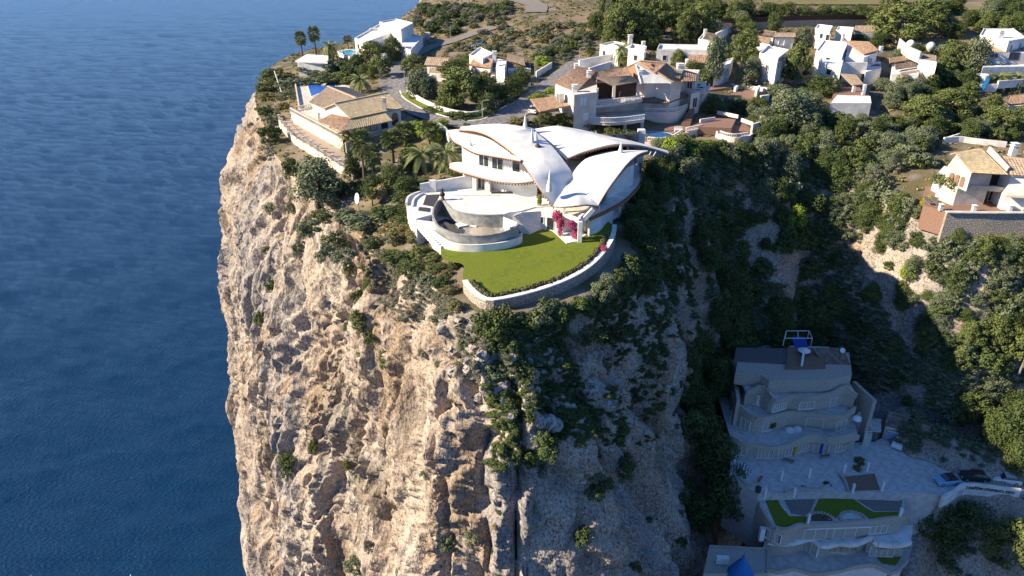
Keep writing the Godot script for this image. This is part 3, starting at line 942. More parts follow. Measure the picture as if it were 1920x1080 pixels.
	var l1b := curve([Vector3(-9.34, 5.50, -104.93), Vector3(-7.55, 5.80, -104.49), Vector3(-4.90, 5.85, -101.99), Vector3(-0.76, 5.80, -99.89), Vector3(3.38, 5.60, -97.85)], 30)
	wpart(t, "canopy", sheet(l1a, l1b, 0.1, 0.25), W, "leaf shaped white canopy over the ground floor")
	wpart(t, "roof_edge", trim(l1a, 0.2, 0.16, -0.1), M.rust_trim)
	wpart(t, "tile_ends", tile_ends(l1a, 0.42, 0.2, 0.42), M.brown_trim).set_meta("kind", "stuff")
	# --- walls of the upper floor
	var A := Vector3(-7.39, 5.80, -104.49); var B := Vector3(-4.90, 5.80, -102.02); var C := Vector3(3.43, 5.80, -97.01)
	wpart(t, "wall", block([A, B, C, Vector3(5, 0, -106), Vector3(-6.5, 0, -112)], 2.6, 8.45), W)
	var w1 := opening(t, "window", B, C, 0.10, 6.15, 1.6, 1.6, W, M.glass, 1)
	opening(t, "window", B, C, 0.34, 6.05, 1.8, 1.9, W, M.glass, 1)
	opening(t, "window", B, C, 0.66, 6.2, 1.2, 1.6, W, M.glass, 0)
	# ground floor, set back under the canopy
	var D := Vector3(-5.64, 2.80, -101.38); var E := Vector3(3.84, 2.80, -98.83)
	for q in [[0.0, 0.06], [0.19, 0.27], [0.64, 0.80]]:
		var a := D.lerp(E, q[0]) + Vector3(0, 0, 0.5); var b := D.lerp(E, q[1]) + Vector3(0, 0, 0.5)
		var g := MB.new()
		g.wall(PackedVector3Array([a, b]), 0.9, 2.45)
		wpart(t, "pier", g, W)
	opening(t, "door", D + Vector3(0, 0, -0.2), E + Vector3(0, 0, -0.2), 0.125, 2.82, 1.1, 2.1, W, M.glass, 1)
	opening(t, "window", D + Vector3(0, 0, -0.2), E + Vector3(0, 0, -0.2), 0.5, 3.3, 2.6, 1.5, W, M.glass, 1)
	opening(t, "door", D + Vector3(0, 0, -0.2), E + Vector3(0, 0, -0.2), 0.88, 2.82, 1.8, 2.1, W, M.glass, 1)
	var gw := MB.new()
	gw.wall(PackedVector3Array([D + Vector3(0, 0, -0.35), E + Vector3(0, 0, -0.35)]), 0.3, 2.6)
	wpart(t, "wall", gw, W)
	var sk := MB.new()
	sk.bar(Vector3(-3.00, 2.90, -99.11), Vector3(4.00, 2.90, -99.11), 0.2, 0.34)
	wpart(t, "skirting", sk, M.charcoal)
	var colm := MB.new()
	colm.lathe(Vector3(2.44, 2.80, -98.15), PackedVector2Array([Vector2(0.2, 0), Vector2(0.17, 0.2), Vector2(0.17, 2.5)]), 10)
	wpart(t, "column", colm, W)
	# --- middle and right body
	wpart(t, "wall", block([Vector3(4.2, 0, -97.5), Vector3(7.5, 0, -94.5), Vector3(10.5, 0, -94), Vector3(14.5, 0, -98), Vector3(18, 0, -103), Vector3(17.5, 0, -109), Vector3(5, 0, -109)], 2.6, 6.0), W)
	var cl := MB.new()
	cl.wall(PackedVector3Array([Vector3(9.08, 6.00, -104.91), Vector3(11.25, 6.00, -105.99), Vector3(13.47, 6.00, -107.94), Vector3(15.89, 6.00, -109.66), Vector3(19.54, 6.00, -110.24)]), 0.15, 2.6)
	wpart(t, "clerestory", cl, M.glass, "glazed strip under the rear sail")
	var ga := Vector3(7.82, 5.80, -105.03); var gb := Vector3(10.80, 5.80, -104.49)
	var gm := MB.new()
	gm.wall(PackedVector3Array([ga, gb]), 0.2, 2.0)
	wpart(t, "wall", gm, M.brown_trim)
	opening(t, "window", ga, gb, 0.55, 6.4, 1.2, 1.3, W, M.glass, 1, 0.14)
	# glazed side facing the right terrace
	var s0 := Vector3(11.64, 2.80, -92.81); var s1 := Vector3(14.59, 2.80, -100.20); var s2 := Vector3(17.11, 2.80, -106.05); var s3 := Vector3(20.54, 2.80, -114.52)
	var sp := [s0, s1, s2, s3]
	var hs := [2.2, 3.9, 4.9, 5.2]
	for i in 3:
		var a: Vector3 = sp[i]; var b: Vector3 = sp[i + 1]
		var p := MB.new()
		p.wall(PackedVector3Array([a, b]), 0.12, minf(hs[i], hs[i + 1]) + 0.4)
		wpart(t, "glass_wall", p, M.glass)
		for k in 2:
			var c := a.lerp(b, 0.5 * k + 0.02)
			var q := MB.new()
			q.box(c + Vector3(0.15, 0, 0.12), Vector3(0.32, lerpf(hs[i], hs[i + 1], 0.5 * k) + 0.2, 0.32))
			wpart(t, "column", q, W)
	# brackets under the pointed end of the rear sail
	for i in 4:
		var q := MB.new()
		var o := Vector3(18.13, 8.30, -101.78) + Vector3(i * 0.75, -0.1 - i * 0.1, -0.3 * i)
		q.bar(o + Vector3(0, -1.0, 0), o + Vector3(0.5, 0.1, 0.2), 0.08, 0.12)
		wpart(t, "bracket", q, W)
	var tw := MB.new()
	tw.box(Vector3(20.66, 2.80, -113.65) + Vector3(0, -2.6, -0.5), Vector3(1.1, 8.0, 1.1))
	wpart(t, "pier", tw, W)
	# --- terrace slab of the right side, with its brown rim, and the balcony below it
	var ta := [Vector3(10.32, 2.60, -89.57), Vector3(13.40, 2.70, -92.86), Vector3(15.55, 2.70, -95.79), Vector3(17.76, 2.70, -100.02), Vector3(19.29, 2.70, -103.84), Vector3(19.89, 2.70, -106.61), Vector3(20.81, 2.70, -113.97)]
	var tl := curve(ta, 30)
	var tp := PackedVector2Array()
	for p in tl: tp.push_back(Vector2(p.x, p.z))
	for p in [Vector2(17, -109), Vector2(12, -97), Vector2(9.3, -92.5)]: tp.push_back(p)
	var tm := MB.new()
	tm.prism(tp, 2.35, 2.78)
	wpart(t, "terrace", tm, W, "curved white terrace on the shaded side of the villa")
	wpart(t, "terrace_edge", trim(tl, 0.3, 0.42, -0.02), M.brown_trim)
	var bl := curve([Vector3(11.26, 0.20, -93.43), Vector3(13.17, 0.20, -95.23), Vector3(15.40, 0.20, -97.93), Vector3(17.45, 0.20, -101.44), Vector3(18.42, 0.20, -104.21), Vector3(18.78, 0.20, -106.62)], 24)
	var bp := PackedVector2Array()
	for p in bl: bp.push_back(Vector2(p.x, p.z))
	for p in [Vector2(15.5, -103), Vector2(12, -97), Vector2(9.8, -92)]: bp.push_back(p)
	var bm := MB.new()
	bm.prism(bp, -0.35, 0.2)
	wpart(t, "balcony", bm, W)
	for q in [Vector3(15.77, 0.20, -98.36), Vector3(18.56, 0.20, -105.16)]:
		var c := MB.new()
		c.box(q + Vector3(-0.2, -1.2, -0.1), Vector3(0.28, 3.7, 0.28))
		wpart(t, "column", c, W)
	var cyl := curve([Vector3(10.30, -0.10, -90.16), Vector3(11.66, -0.10, -91.47), Vector3(12.72, -0.10, -93.78), Vector3(13.34, -0.10, -96.60)], 14)
	var cw := MB.new()
	cw.wall(cyl, 0.3, 2.6)
	wpart(t, "wall", cw, W)
	wpart(t, "wall", block([Vector3(9.8, 0, -91.5), Vector3(12.2, 0, -92.5), Vector3(14.5, 0, -97), Vector3(15.5, 0, -103), Vector3(9, 0, -100)], -1.2, 2.34), W)
	# --- lower floor beside the lawn
	var F := Vector3(3.97, 0.10, -92.51); var G := Vector3(6.54, 0.10, -91.36)
	wpart(t, "wall", block([F, G, Vector3(6.2, 0, -93.5), Vector3(3.4, 0, -95.5), Vector3(1.23, 2.80, -92.00)], -0.6, 2.62), W)
	opening(t, "window", F, G, -0.03, 0.95, 0.95, 0.85, W, M.glass, 0)
	opening(t, "door", F, G, 0.50, 0.12, 1.0, 1.75, W, M.glass, 0)
	# front porch: pier, strut, floors and parapets
	var pf := MB.new()
	pf.prism(xz([Vector3(5.82, 2.80, -92.81), Vector3(7.13, 2.80, -90.61), Vector3(8.80, 2.80, -88.30), Vector3(10.63, 2.80, -91.40), Vector3(10.5, 0, -94.2), Vector3(6.5, 0, -95.5)]), 2.45, 2.8)
	wpart(t, "porch_floor", pf, M.beige)
	var pp := MB.new()
	pp.wall(PackedVector3Array([Vector3(6.92, 2.75, -90.54), Vector3(8.79, 2.75, -88.24)]), 0.3, 0.45)
	pp.wall(PackedVector3Array([Vector3(8.80, 2.75, -88.34), Vector3(10.56, 2.75, -91.33)]), 0.32, 0.75)
	wpart(t, "parapet", pp, W)
	var pr := MB.new()
	pr.box(Vector3(8.91, 0.00, -88.29) + Vector3(0, -0.3, 0.3), Vector3(0.55, 3.2, 0.55))
	wpart(t, "pier", pr, W)
	var st := MB.new()
	st.bar(Vector3(8.96, 2.50, -88.49), Vector3(10.63, 4.40, -88.59), 0.35, 0.55)
	wpart(t, "strut", st, W)
	for c in [Vector3(6.98, 2.80, -91.60), Vector3(10.53, 2.80, -91.79)]:
		var k := MB.new()
		k.bar(c, c + Vector3(0.25, 1.75, -0.2), 0.4, 0.4)
		wpart(t, "pier", k, W)
	var lp := MB.new()
	lp.wall(PackedVector3Array([Vector3(6.81, 0.10, -90.99), Vector3(8.20, 0.10, -92.12), Vector3(10.04, 0.10, -91.36)]), 0.25, 2.4)
	wpart(t, "wall", lp, W)
	var fl := MB.new()
	fl.prism(xz([Vector3(3.97, 0.10, -92.51), Vector3(5.55, 0.10, -91.74), Vector3(7.15, 0.10, -87.35), Vector3(8.47, 0.10, -88.06), Vector3(10.08, 0.10, -90.24), Vector3(8.57, 0.10, -94.08)]), -0.4, 0.1)
	wpart(t, "porch_floor", fl, W)
	# planter wall by the drive at the back left
	var dw := MB.new()
	dw.wall(PackedVector3Array([Vector3(-13.41, 3.60, -128.30), Vector3(-11.66, 3.40, -125.49), Vector3(-9.62, 3.00, -117.75)]), 0.35, 2.2)
	wpart(t, "wall", dw, W)

func make_pool_terrace() -> void:
	var W: Material = M.white
	# --- deck
	var t := thing("pool_terrace", Vector3(-6.43, 0.00, -102.89), "white terrace with steps around the drained pool of the sail roof villa", "terrace")
	var rim_back := [Vector3(-1.21, 2.80, -90.80), Vector3(-2.57, 2.80, -90.61), Vector3(-4.07, 2.80, -90.61), Vector3(-5.58, 2.80, -91.00), Vector3(-7.14, 2.80, -91.79), Vector3(-8.24, 2.80, -93.01), Vector3(-8.95, 2.80, -94.67), Vector3(-9.50, 2.80, -95.95), Vector3(-10.09, 2.80, -96.60), Vector3(-10.57, 2.80, -95.31), Vector3(-10.74, 2.80, -93.21), Vector3(-10.65, 2.80, -90.80)]
	var deck := [Vector3(-14.65, 2.80, -94.67), Vector3(-14.63, 2.80, -96.82), Vector3(-14.06, 2.80, -98.38), Vector3(-13.12, 2.80, -99.51), Vector3(-5.69, 2.80, -102.33), Vector3(4.29, 2.80, -100.67), Vector3(5.89, 2.80, -94.04), Vector3(3.08, 2.80, -93.63), Vector3(1.30, 2.80, -92.20), Vector3(-0.36, 2.80, -91.60)]
	for p in curve(rim_back, 40): deck.append(p)
	deck.append_array([Vector3(-12.68, 2.80, -89.25), Vector3(-13.87, 2.80, -92.00)])
	wpart(t, "deck", block(deck, -1.0, 2.8), W)
	# low step towards the house
	var sp := MB.new()
	sp.bar(Vector3(-9.14, 2.85, -98.01), Vector3(-1.91, 2.85, -98.24), 0.35, 0.2)
	wpart(t, "step", sp, W)
	# curved rims at the left
	for k in 2:
		var c: PackedVector3Array = [curve([Vector3(-14.57, 2.80, -94.04), Vector3(-14.65, 2.80, -96.39), Vector3(-14.08, 2.80, -97.93), Vector3(-13.20, 2.80, -98.83)], 14), curve([Vector3(-13.71, 2.80, -93.63), Vector3(-13.80, 2.80, -96.17), Vector3(-13.32, 2.80, -97.93), Vector3(-12.74, 2.80, -98.83)], 14)][k]
		var m := MB.new()
		m.wall(c, 0.3, 0.45 - 0.2 * k)
		wpart(t, "rim_wall", m, W)
	# left flight of steps
	var k := 13
	for i in k:
		var a := float(i) / k; var b := float(i + 1) / k
		var y := 2.62 - 2.5 * i / k
		var L0 := Vector3(-12.77, 2.80, -89.44).lerp(Vector3(-9.26, 0.00, -85.85), a); var R0 := Vector3(-9.93, 2.80, -88.49).lerp(Vector3(-8.21, 0.00, -86.53), a)
		var L1 := Vector3(-12.77, 2.80, -89.44).lerp(Vector3(-9.26, 0.00, -85.85), b); var R1 := Vector3(-9.93, 2.80, -88.49).lerp(Vector3(-8.21, 0.00, -86.53), b)
		wpart(t, "step", block([L0, R0, R1, L1], y - 1.2, y), W)
	# right flight of steps
	for i in 12:
		var a := i / 12.0; var b := (i + 1) / 12.0
		var y := 2.62 - 2.5 * i / 12
		var L0 := Vector3(0.07, 2.80, -90.80).lerp(Vector3(2.38, 0.10, -90.61), a); var R0 := Vector3(1.23, 2.80, -92.10).lerp(Vector3(4.19, 0.10, -92.51), a)
		var L1 := Vector3(0.07, 2.80, -90.80).lerp(Vector3(2.38, 0.10, -90.61), b); var R1 := Vector3(1.23, 2.80, -92.10).lerp(Vector3(4.19, 0.10, -92.51), b)
		wpart(t, "step", block([L0, R0, R1, L1], y - 1.2, y), W)
	# garden wall behind the deck
	var gw := MB.new()
	var p0 := Vector3(-13.25, 2.80, -99.28); var p1 := Vector3(-5.59, 2.80, -101.85)
	gw.quad(p0, p0 + Vector3(0, 1.35, 0), p1 + Vector3(0, 1.9, 0), p1)
	var off := Vector3(0, 0, -0.35)
	gw.quad(p1 + off, p1 + off + Vector3(0, 1.9, 0), p0 + off + Vector3(0, 1.35, 0), p0 + off)
	gw.quad(p0 + Vector3(0, 1.35, 0), p0 + off + Vector3(0, 1.35, 0), p1 + off + Vector3(0, 1.9, 0), p1 + Vector3(0, 1.9, 0))
	gw.quad(p0 + off, p0 + off + Vector3(0, 1.35, 0), p0 + Vector3(0, 1.35, 0), p0)
	wpart(t, "garden_wall", gw, W)
	var gp := MB.new()
	gp.box(Vector3(-11.47, 2.80, -99.97) + Vector3(0, 0, 0.1), Vector3(0.95, 1.75, 0.5))
	wpart(t, "gate_pier", gp, W)
	# --- the drained pool
	var pb := Vector3(-5.05, 0.00, -90.48)
	var pool := thing("drained_pool", pb, "drained grey horseshoe pool in a white curved base above the lawn", "pool")
	var near := [Vector3(-10.65, 2.80, -90.80), Vector3(-10.29, 2.72, -89.26), Vector3(-9.77, 2.55, -87.81), Vector3(-9.13, 2.38, -87.13), Vector3(-7.75, 2.18, -86.08), Vector3(-6.28, 2.06, -85.57), Vector3(-3.89, 2.00, -85.54), Vector3(-1.58, 2.10, -86.18), Vector3(-0.14, 2.30, -87.05), Vector3(0.70, 2.60, -87.87), Vector3(0.77, 2.80, -88.68)]
	var nl := curve(near, 40)
	var bl := curve(rim_back, 40)
	var shell := MB.new()
	shell.grid(strip(nl, 0.0, -2.2, 0.12))
	shell.grid(strip(nl, 0.0, -2.2, -0.12))
	shell.wall(lowered(nl, 0.12), 0.28, 0.12)
	wpart(pool, "outer_wall", shell, M.grey_pool)
	var sh2 := MB.new()
	sh2.grid(strip(bl, 0.01, -2.0, -0.07))
	sh2.wall(lowered(bl, 0.1), 0.2, 0.14)
	wpart(pool, "inner_wall", sh2, M.grey_pool)
	var ring := PackedVector2Array()
	for p in nl: ring.push_back(Vector2(p.x, p.z))
	for p in bl: ring.push_back(Vector2(p.x, p.z))
	var fl := MB.new()
	fl.prism(ring, 0.2, 0.98)
	wpart(pool, "floor", fl, M.grey_pool)
	var wd := MB.new()
	wd.prism(xz([Vector3(-1.21, 2.80, -90.80), Vector3(0.77, 2.80, -88.68), Vector3(0.56, 2.55, -87.62), Vector3(-0.35, 2.32, -86.91)]), 0.9, 2.5)
	wpart(pool, "end_wall", wd, W)
	# white base ring
	var outr := PackedVector3Array()
	for i in nl.size():
		var d := nl[mini(i + 1, nl.size() - 1)] - nl[maxi(i - 1, 0)]; d.y = 0
		var m := Vector3(-d.z, 0, d.x).normalized()
		if m.dot(nl[i] - Vector3(-4.89, 2.80, -88.30)) < 0: m = -m
		outr.push_back(Vector3(nl[i].x, 0, nl[i].z) + m * lerpf(0.6, 0.75, sin(PI * i / 39.0)))
	var rg := MB.new()
	var a0 := PackedVector3Array(); var a1 := PackedVector3Array(); var a2 := PackedVector3Array(); var a3 := PackedVector3Array()
	for i in range(6, nl.size()):
		var y := lerpf(1.9, 1.0, smoothstep(6, 18, i))
		a0.push_back(outr[i] + Vector3(0, -0.8, 0)); a1.push_back(outr[i] + Vector3(0, y, 0))
		var inn := outr[i].lerp(Vector3(nl[i].x, 0, nl[i].z), 0.3)
		a2.push_back(inn + Vector3(0, y, 0)); a3.push_back(Vector3(nl[i].x, y - 0.3, nl[i].z))
	rg.grid([a0, a1]); rg.grid([a1, a2]); rg.grid([a2, a3])
	wpart(pool, "base_ring", rg, W)
	# debris on the floor of the pool
	var sand := MB.new()
	sand.lathe(Vector3(-3.90, 1.00, -89.19), PackedVector2Array([Vector2(1.9, -0.05), Vector2(1.2, 0.18), Vector2(0.5, 0.3), Vector2(0.01, 0.34)]), 14)
	single("sand_heap", Vector3(-3.90, 1.00, -89.19), sand, M.paving, "low heap of sand on the drained pool floor", "heap")
	for q in [[Vector3(-6.66, 1.00, -91.26), 1.7, 1.1, 0.5], [Vector3(-5.20, 1.00, -91.07), 1.3, 0.7, -0.6]]:
		var s := MB.new()
		s.xf = Transform3D(Basis(Vector3.UP, q[3]) * Basis(Vector3.RIGHT, 0.12), q[0] + Vector3(0, 0.1, 0))
		s.box(Vector3.ZERO, Vector3(q[1], 0.15, q[2]))
		single("pool_slab", q[0], s, W, "loose pale slab lying on the drained pool floor", "slab", "slabs in the drained pool")
	var pud := MB.new()
	pud.prism(xz([Vector3(-10.40, 1.00, -92.62), Vector3(-9.25, 1.00, -93.82), Vector3(-8.09, 1.00, -93.02), Vector3(-6.27, 1.00, -89.56), Vector3(-6.49, 1.00, -88.46), Vector3(-8.16, 1.00, -89.19), Vector3(-9.81, 1.00, -90.88)]), 0.99, 1.012)
	var puddle := wpart(pool, "puddle", pud, glassy("puddle_water", Color(0.012, 0.018, 0.03), 0.08))
	# dark mat on the terrace, and the statue
	var mt := MB.new()
	mt.prism(xz([Vector3(-12.30, 2.80, -98.38), Vector3(-10.41, 2.80, -98.60), Vector3(-10.78, 2.80, -93.63), Vector3(-12.33, 2.80, -94.46)]), 2.8, 2.86)
	single("dark_mat", Vector3(-11.47, 2.80, -96.17), mt, M.charcoal, "dark flat mat spread on the white terrace beside the pool", "mat")
	var mt2 := MB.new()
	mt2.prism(xz([Vector3(-12.73, 2.80, -93.42), Vector3(-11.23, 2.80, -93.01), Vector3(-11.16, 2.80, -91.60), Vector3(-12.74, 2.80, -92.20)]), 2.8, 2.9)
	single("folded_mat", Vector3(-11.96, 2.80, -92.40), mt2, M.charcoal, "small crumpled dark mat by the curved steps", "mat")
	var o := Vector3(-9.77, 2.80, -96.39)
	var s := thing("hatted_statue", o, "black statue of a round figure in a hat on a terracotta pedestal", "statue")
	var p1b := MB.new(); p1b.lathe(o, PackedVector2Array([Vector2(0.3, 0), Vector2(0.27, 0.42), Vector2(0.2, 0.52)]), 10)
	wpart(s, "pedestal", p1b, M.terracotta)
	var p2 := MB.new(); p2.lathe(o, PackedVector2Array([Vector2(0.16, 0.5), Vector2(0.36, 0.65), Vector2(0.38, 0.9), Vector2(0.26, 1.1), Vector2(0.13, 1.2), Vector2(0.16, 1.34), Vector2(0.13, 1.45)]), 12)
	wpart(s, "body", p2, M.dark)
	var p3 := MB.new(); p3.lathe(o, PackedVector2Array([Vector2(0.02, 1.42), Vector2(0.3, 1.44), Vector2(0.3, 1.47), Vector2(0.16, 1.48), Vector2(0.15, 1.66), Vector2(0.02, 1.69)]), 12)
	wpart(s, "hat", p3, M.dark)
	# terracotta pots with clipped plants under the canopy
	for q in [Vector3(-5.13, 2.80, -102.09), Vector3(-2.43, 2.80, -101.38), Vector3(-1.80, 2.80, -101.49)]:
		var pt := thing("potted_plant", q, "leafy plant in a terracotta pot under the white canopy", "plant", "pots under the villa canopy")
		var a := MB.new(); a.lathe(q, PackedVector2Array([Vector2(0.26, 0), Vector2(0.36, 0.5), Vector2(0.38, 0.55), Vector2(0.02, 0.52)]), 10)
		wpart(pt, "pot", a, M.terracotta)
		wpart(pt, "foliage", leaf_blob(q + Vector3(0, 0.95, 0), Vector3(0.5, 0.5, 0.5), 160, 0.2, GREEN_DARK, 77), M.leaf)

func strip(line: PackedVector3Array, y0: float, y1: float, off: float) -> Array:
	var a := PackedVector3Array(); var b := PackedVector3Array()
	for i in line.size():
		var d := line[mini(i + 1, line.size() - 1)] - line[maxi(i - 1, 0)]; d.y = 0
		var m := Vector3(-d.z, 0, d.x).normalized() * off
		a.push_back(line[i] + m + Vector3(0, y0, 0)); b.push_back(line[i] + m + Vector3(0, y1, 0))
	return [a, b]

func lowered(line: PackedVector3Array, by: float) -> PackedVector3Array:
	var o := PackedVector3Array()
	for p in line: o.push_back(p - Vector3(0, by, 0))
	return o

# ---------------------------------------------------------------- lawn with its wall and hedge
func make_lawn() -> void:
	var edge := [Vector3(-9.23, 0.00, -85.51), Vector3(-8.56, 0.00, -82.38), Vector3(-6.07, 0.00, -80.97), Vector3(-5.85, 0.00, -77.38), Vector3(-4.60, 0.00, -73.90), Vector3(-2.87, 0.00, -71.55), Vector3(-0.90, 0.00, -71.81), Vector3(2.44, 0.00, -73.50), Vector3(5.63, 0.00, -75.82), Vector3(8.38, 0.00, -78.69), Vector3(10.53, 0.00, -82.07), Vector3(12.52, 0.00, -86.53), Vector3(13.71, 0.00, -90.48), Vector3(14.24, 0.00, -93.53)]
	var c := curve(edge, 60)
	var poly := PackedVector2Array()
	for p in c: poly.push_back(Vector2(p.x, p.z))
	for p in [Vector3(12.97, 0.00, -96.77), Vector3(8.69, 0.00, -90.85), Vector3(7.10, 0.00, -88.65), Vector3(5.16, 0.00, -92.75), Vector3(2.20, 0.00, -92.37), Vector3(0.00, 0.00, -90.48), Vector3(-4.33, 0.00, -90.48), Vector3(-7.94, 0.00, -90.48)]: poly.push_back(Vector2(p.x, p.z))
	# cut into cells so that its tone can vary from place to place
	var m := MB.new()
	var tone := noise(FastNoiseLite.TYPE_SIMPLEX, 0.12, 4, 51)
	var tone2 := noise(FastNoiseLite.TYPE_SIMPLEX, 1.3, 2, 52)
	var x := -12.0
	while x < 17:
		var z := -96.0
		while z < -68:
			var cell := PackedVector2Array([Vector2(x, z), Vector2(x + 0.5, z), Vector2(x + 0.5, z + 0.5), Vector2(x, z + 0.5)])
			for q in Geometry2D.intersect_polygons(cell, poly):
				var k: float = tone.get_noise_2d(x, z); var j: float = tone2.get_noise_2d(x, z)
				m.col = Color(0.92, 0.98, 1.0).lerp(Color(1.6, 1.22, 1.0), clampf(0.5 + k * 1.9, 0, 1)) * (1.0 + j * 0.22)
				m.col.a = 1
				for i in range(1, q.size() - 1):
					m.tri(Vector3(q[0].x, 0.0, q[0].y), Vector3(q[i].x, 0.0, q[i].y), Vector3(q[i + 1].x, 0.0, q[i + 1].y))
			z += 0.5
		x += 0.5
	for i in m.n.size(): m.n[i] = Vector3.UP
	structure("lawn", m, M.lawn)
	# retaining wall
	var wl := c.slice(14, 60)
	var t := thing("garden_wall", Vector3(-2.86, 0.00, -71.17), "curved stone retaining wall with white coping around the lawn", "wall")
	var base := PackedVector3Array(); var top := PackedVector3Array()
	for p in wl:
		base.push_back(p + Vector3(0, -4.5, 0)); top.push_back(p + Vector3(0, 0.12, 0))
	var wm := MB.new(); wm.wall(base, 0.5, 4.6)
	wpart(t, "wall", wm, M.stone_wall)
	var cp := MB.new(); cp.wall(top, 0.62, 0.14)
	wpart(t, "coping", cp, M.white)
	# clipped hedge inside the coping
	var hl := PackedVector3Array()
	for i in range(1, wl.size() - 6):
		var d := wl[i + 1] - wl[i - 1]; var nn := Vector3(-d.z, 0, d.x).normalized()
		if nn.dot(Vector3(1.33, 0.00, -81.91) - wl[i]) < 0: nn = -nn
		hl.push_back(wl[i] + nn * 0.75)
	single("lawn_hedge", Vector3(-2.88, 0.00, -71.94), hedge(hl, 0.75, 0.55, GREEN_HEDGE, 5), M.leaf, "low clipped hedge along the curved edge of the lawn", "hedge")


# ---------------------------------------------------------------- foliage
const GREEN_DARK := [Color(0.047, 0.074, 0.022), Color(0.068, 0.101, 0.027), Color(0.095, 0.121, 0.038)]
const GREEN_HEDGE := [Color(0.075, 0.090, 0.027), Color(0.112, 0.128, 0.045), Color(0.150, 0.128, 0.068)]
const GREEN_PINE := [Color(0.07, 0.095, 0.026), Color(0.108, 0.14, 0.038), Color(0.15, 0.175, 0.055)]
const GREEN_OLIVE := [Color(0.083, 0.108, 0.054), Color(0.128, 0.158, 0.083), Color(0.180, 0.210, 0.128)]
const GREEN_BRIGHT := [Color(0.120, 0.188, 0.018), Color(0.188, 0.262, 0.030), Color(0.255, 0.315, 0.045)]
const GREEN_YELLOW := [Color(0.195, 0.225, 0.018), Color(0.330, 0.345, 0.027), Color(0.480, 0.435, 0.030)]
const GREY_SCRUB := [Color(0.105, 0.117, 0.078), Color(0.158, 0.165, 0.112), Color(0.210, 0.195, 0.150)]
const BROWN_SCRUB := [Color(0.128, 0.105, 0.045), Color(0.195, 0.158, 0.068), Color(0.150, 0.165, 0.053)]
const PALM := [Color(0.11, 0.14, 0.045), Color(0.16, 0.19, 0.07), Color(0.22, 0.24, 0.10)]
const STRAW := [Color(0.375, 0.275, 0.150), Color(0.475, 0.362, 0.213), Color(0.300, 0.237, 0.100)]
const PINK := [Color(0.504, 0.036, 0.204), Color(0.660, 0.072, 0.312), Color(0.120, 0.108, 0.036)]

func leaves(m: MB, o: Vector3, r: Vector3, n: int, size: float, pal: Array, rg: RandomNumberGenerator, shell := 0.62) -> void:
	for i in n:
		var u := Vector3(rg.randfn(), rg.randfn(), rg.randfn()).normalized()
		var k := lerpf(shell, 1.0, rg.randf()) * (1.0 + rg.randf_range(-0.12, 0.14))
		var p := o + u * r * k
		var nn := (u + Vector3(rg.randf_range(-1, 1), rg.randf_range(-0.6, 1), rg.randf_range(-1, 1)) * 0.8).normalized()
		var x := nn.cross(Vector3(rg.randf() - 0.5, rg.randf() - 0.5, rg.randf() - 0.5)).normalized()
		var y := nn.cross(x)
		var s := size * rg.randf_range(0.6, 1.3)
		var c: Color = pal[rg.randi() % pal.size()]
		c = c.lerp(pal[rg.randi() % pal.size()], rg.randf())
		var j := m.v.size()
		x *= s; y *= s * 0.6
		m.v.push_back(p - x); m.v.push_back(p + y); m.v.push_back(p + x); m.v.push_back(p - y)
		for e in 4: m.n.push_back(nn); m.c.push_back(c)
		m.ix.push_back(j); m.ix.push_back(j + 1); m.ix.push_back(j + 2); m.ix.push_back(j); m.ix.push_back(j + 2); m.ix.push_back(j + 3)

func leaf_blob(o: Vector3, r: Vector3, n: int, size: float, pal: Array, sd: int) -> MB:
	var rg := RandomNumberGenerator.new(); rg.seed = sd
	var m := MB.new()
	leaves(m, o, r, n, size, pal, rg)
	return m

func hedge(line: PackedVector3Array, w: float, h: float, pal: Array, sd: int) -> MB:
	var rg := RandomNumberGenerator.new(); rg.seed = sd
	var m := MB.new()
	var l := 0.0
	for i in line.size() - 1: l += line[i].distance_to(line[i + 1])
	var p := spread(line, maxi(2, int(l / (w * 0.55))))
	for q in p:
		leaves(m, q + Vector3(rg.randf_range(-0.1, 0.1), h * 0.5, rg.randf_range(-0.1, 0.1)), Vector3(w * 0.55, h * 0.55, w * 0.55), int(130 * clampf(w, 0.7, 1.6)), 0.13, pal, rg, 0.5)
	return m

var proto := {}
func new_proto(kind: String, called: String, category: String) -> Node3D:
	var o := Node3D.new()
	o.name = called
	o.set_meta("kind_name", called)
	o.set_meta("category", category)
	if not proto.has(kind): proto[kind] = []
	proto[kind].append(o)
	return o

func crown_tree(kind: String, called: String, category: String, sd: int, clumps: Array, n: int, size: float, pal: Array, trunk_h: float, trunk_r: float, bark: Material) -> void:
	# unit tree: about 1 m high and 1 m wide, scaled when planted
	var rg := RandomNumberGenerator.new(); rg.seed = sd
	var o := new_proto(kind, called, category)
	if trunk_h > 0:
		var b := MB.new()
		var top := Vector3(rg.randf_range(-0.06, 0.06), trunk_h, rg.randf_range(-0.06, 0.06))
		b.tube(PackedVector3Array([Vector3(0, -0.12, 0), Vector3(0.01, trunk_h * 0.4, 0.012), top]), PackedFloat32Array([trunk_r * 1.3, trunk_r, trunk_r * 0.7]), 7)
		for c in clumps:
			if rg.randf() < 0.75:
				var e: Vector3 = c[0]
				b.tube(PackedVector3Array([top * rg.randf_range(0.7, 1.0), top.lerp(e, 0.5) + Vector3(0, -0.02, 0), e]), PackedFloat32Array([trunk_r * 0.55, trunk_r * 0.38, trunk_r * 0.15]), 5)
		part(o, "trunk", b, bark)
	var m := MB.new()
	var tot := 0.0
	for c in clumps: tot += c[1].x * c[1].z
	for c in clumps:
		leaves(m, c[0], c[1], int(n * c[1].x * c[1].z / tot), size, pal, rg)
	part(o, "crown" if trunk_h > 0.1 else "foliage", m, M.leaf)

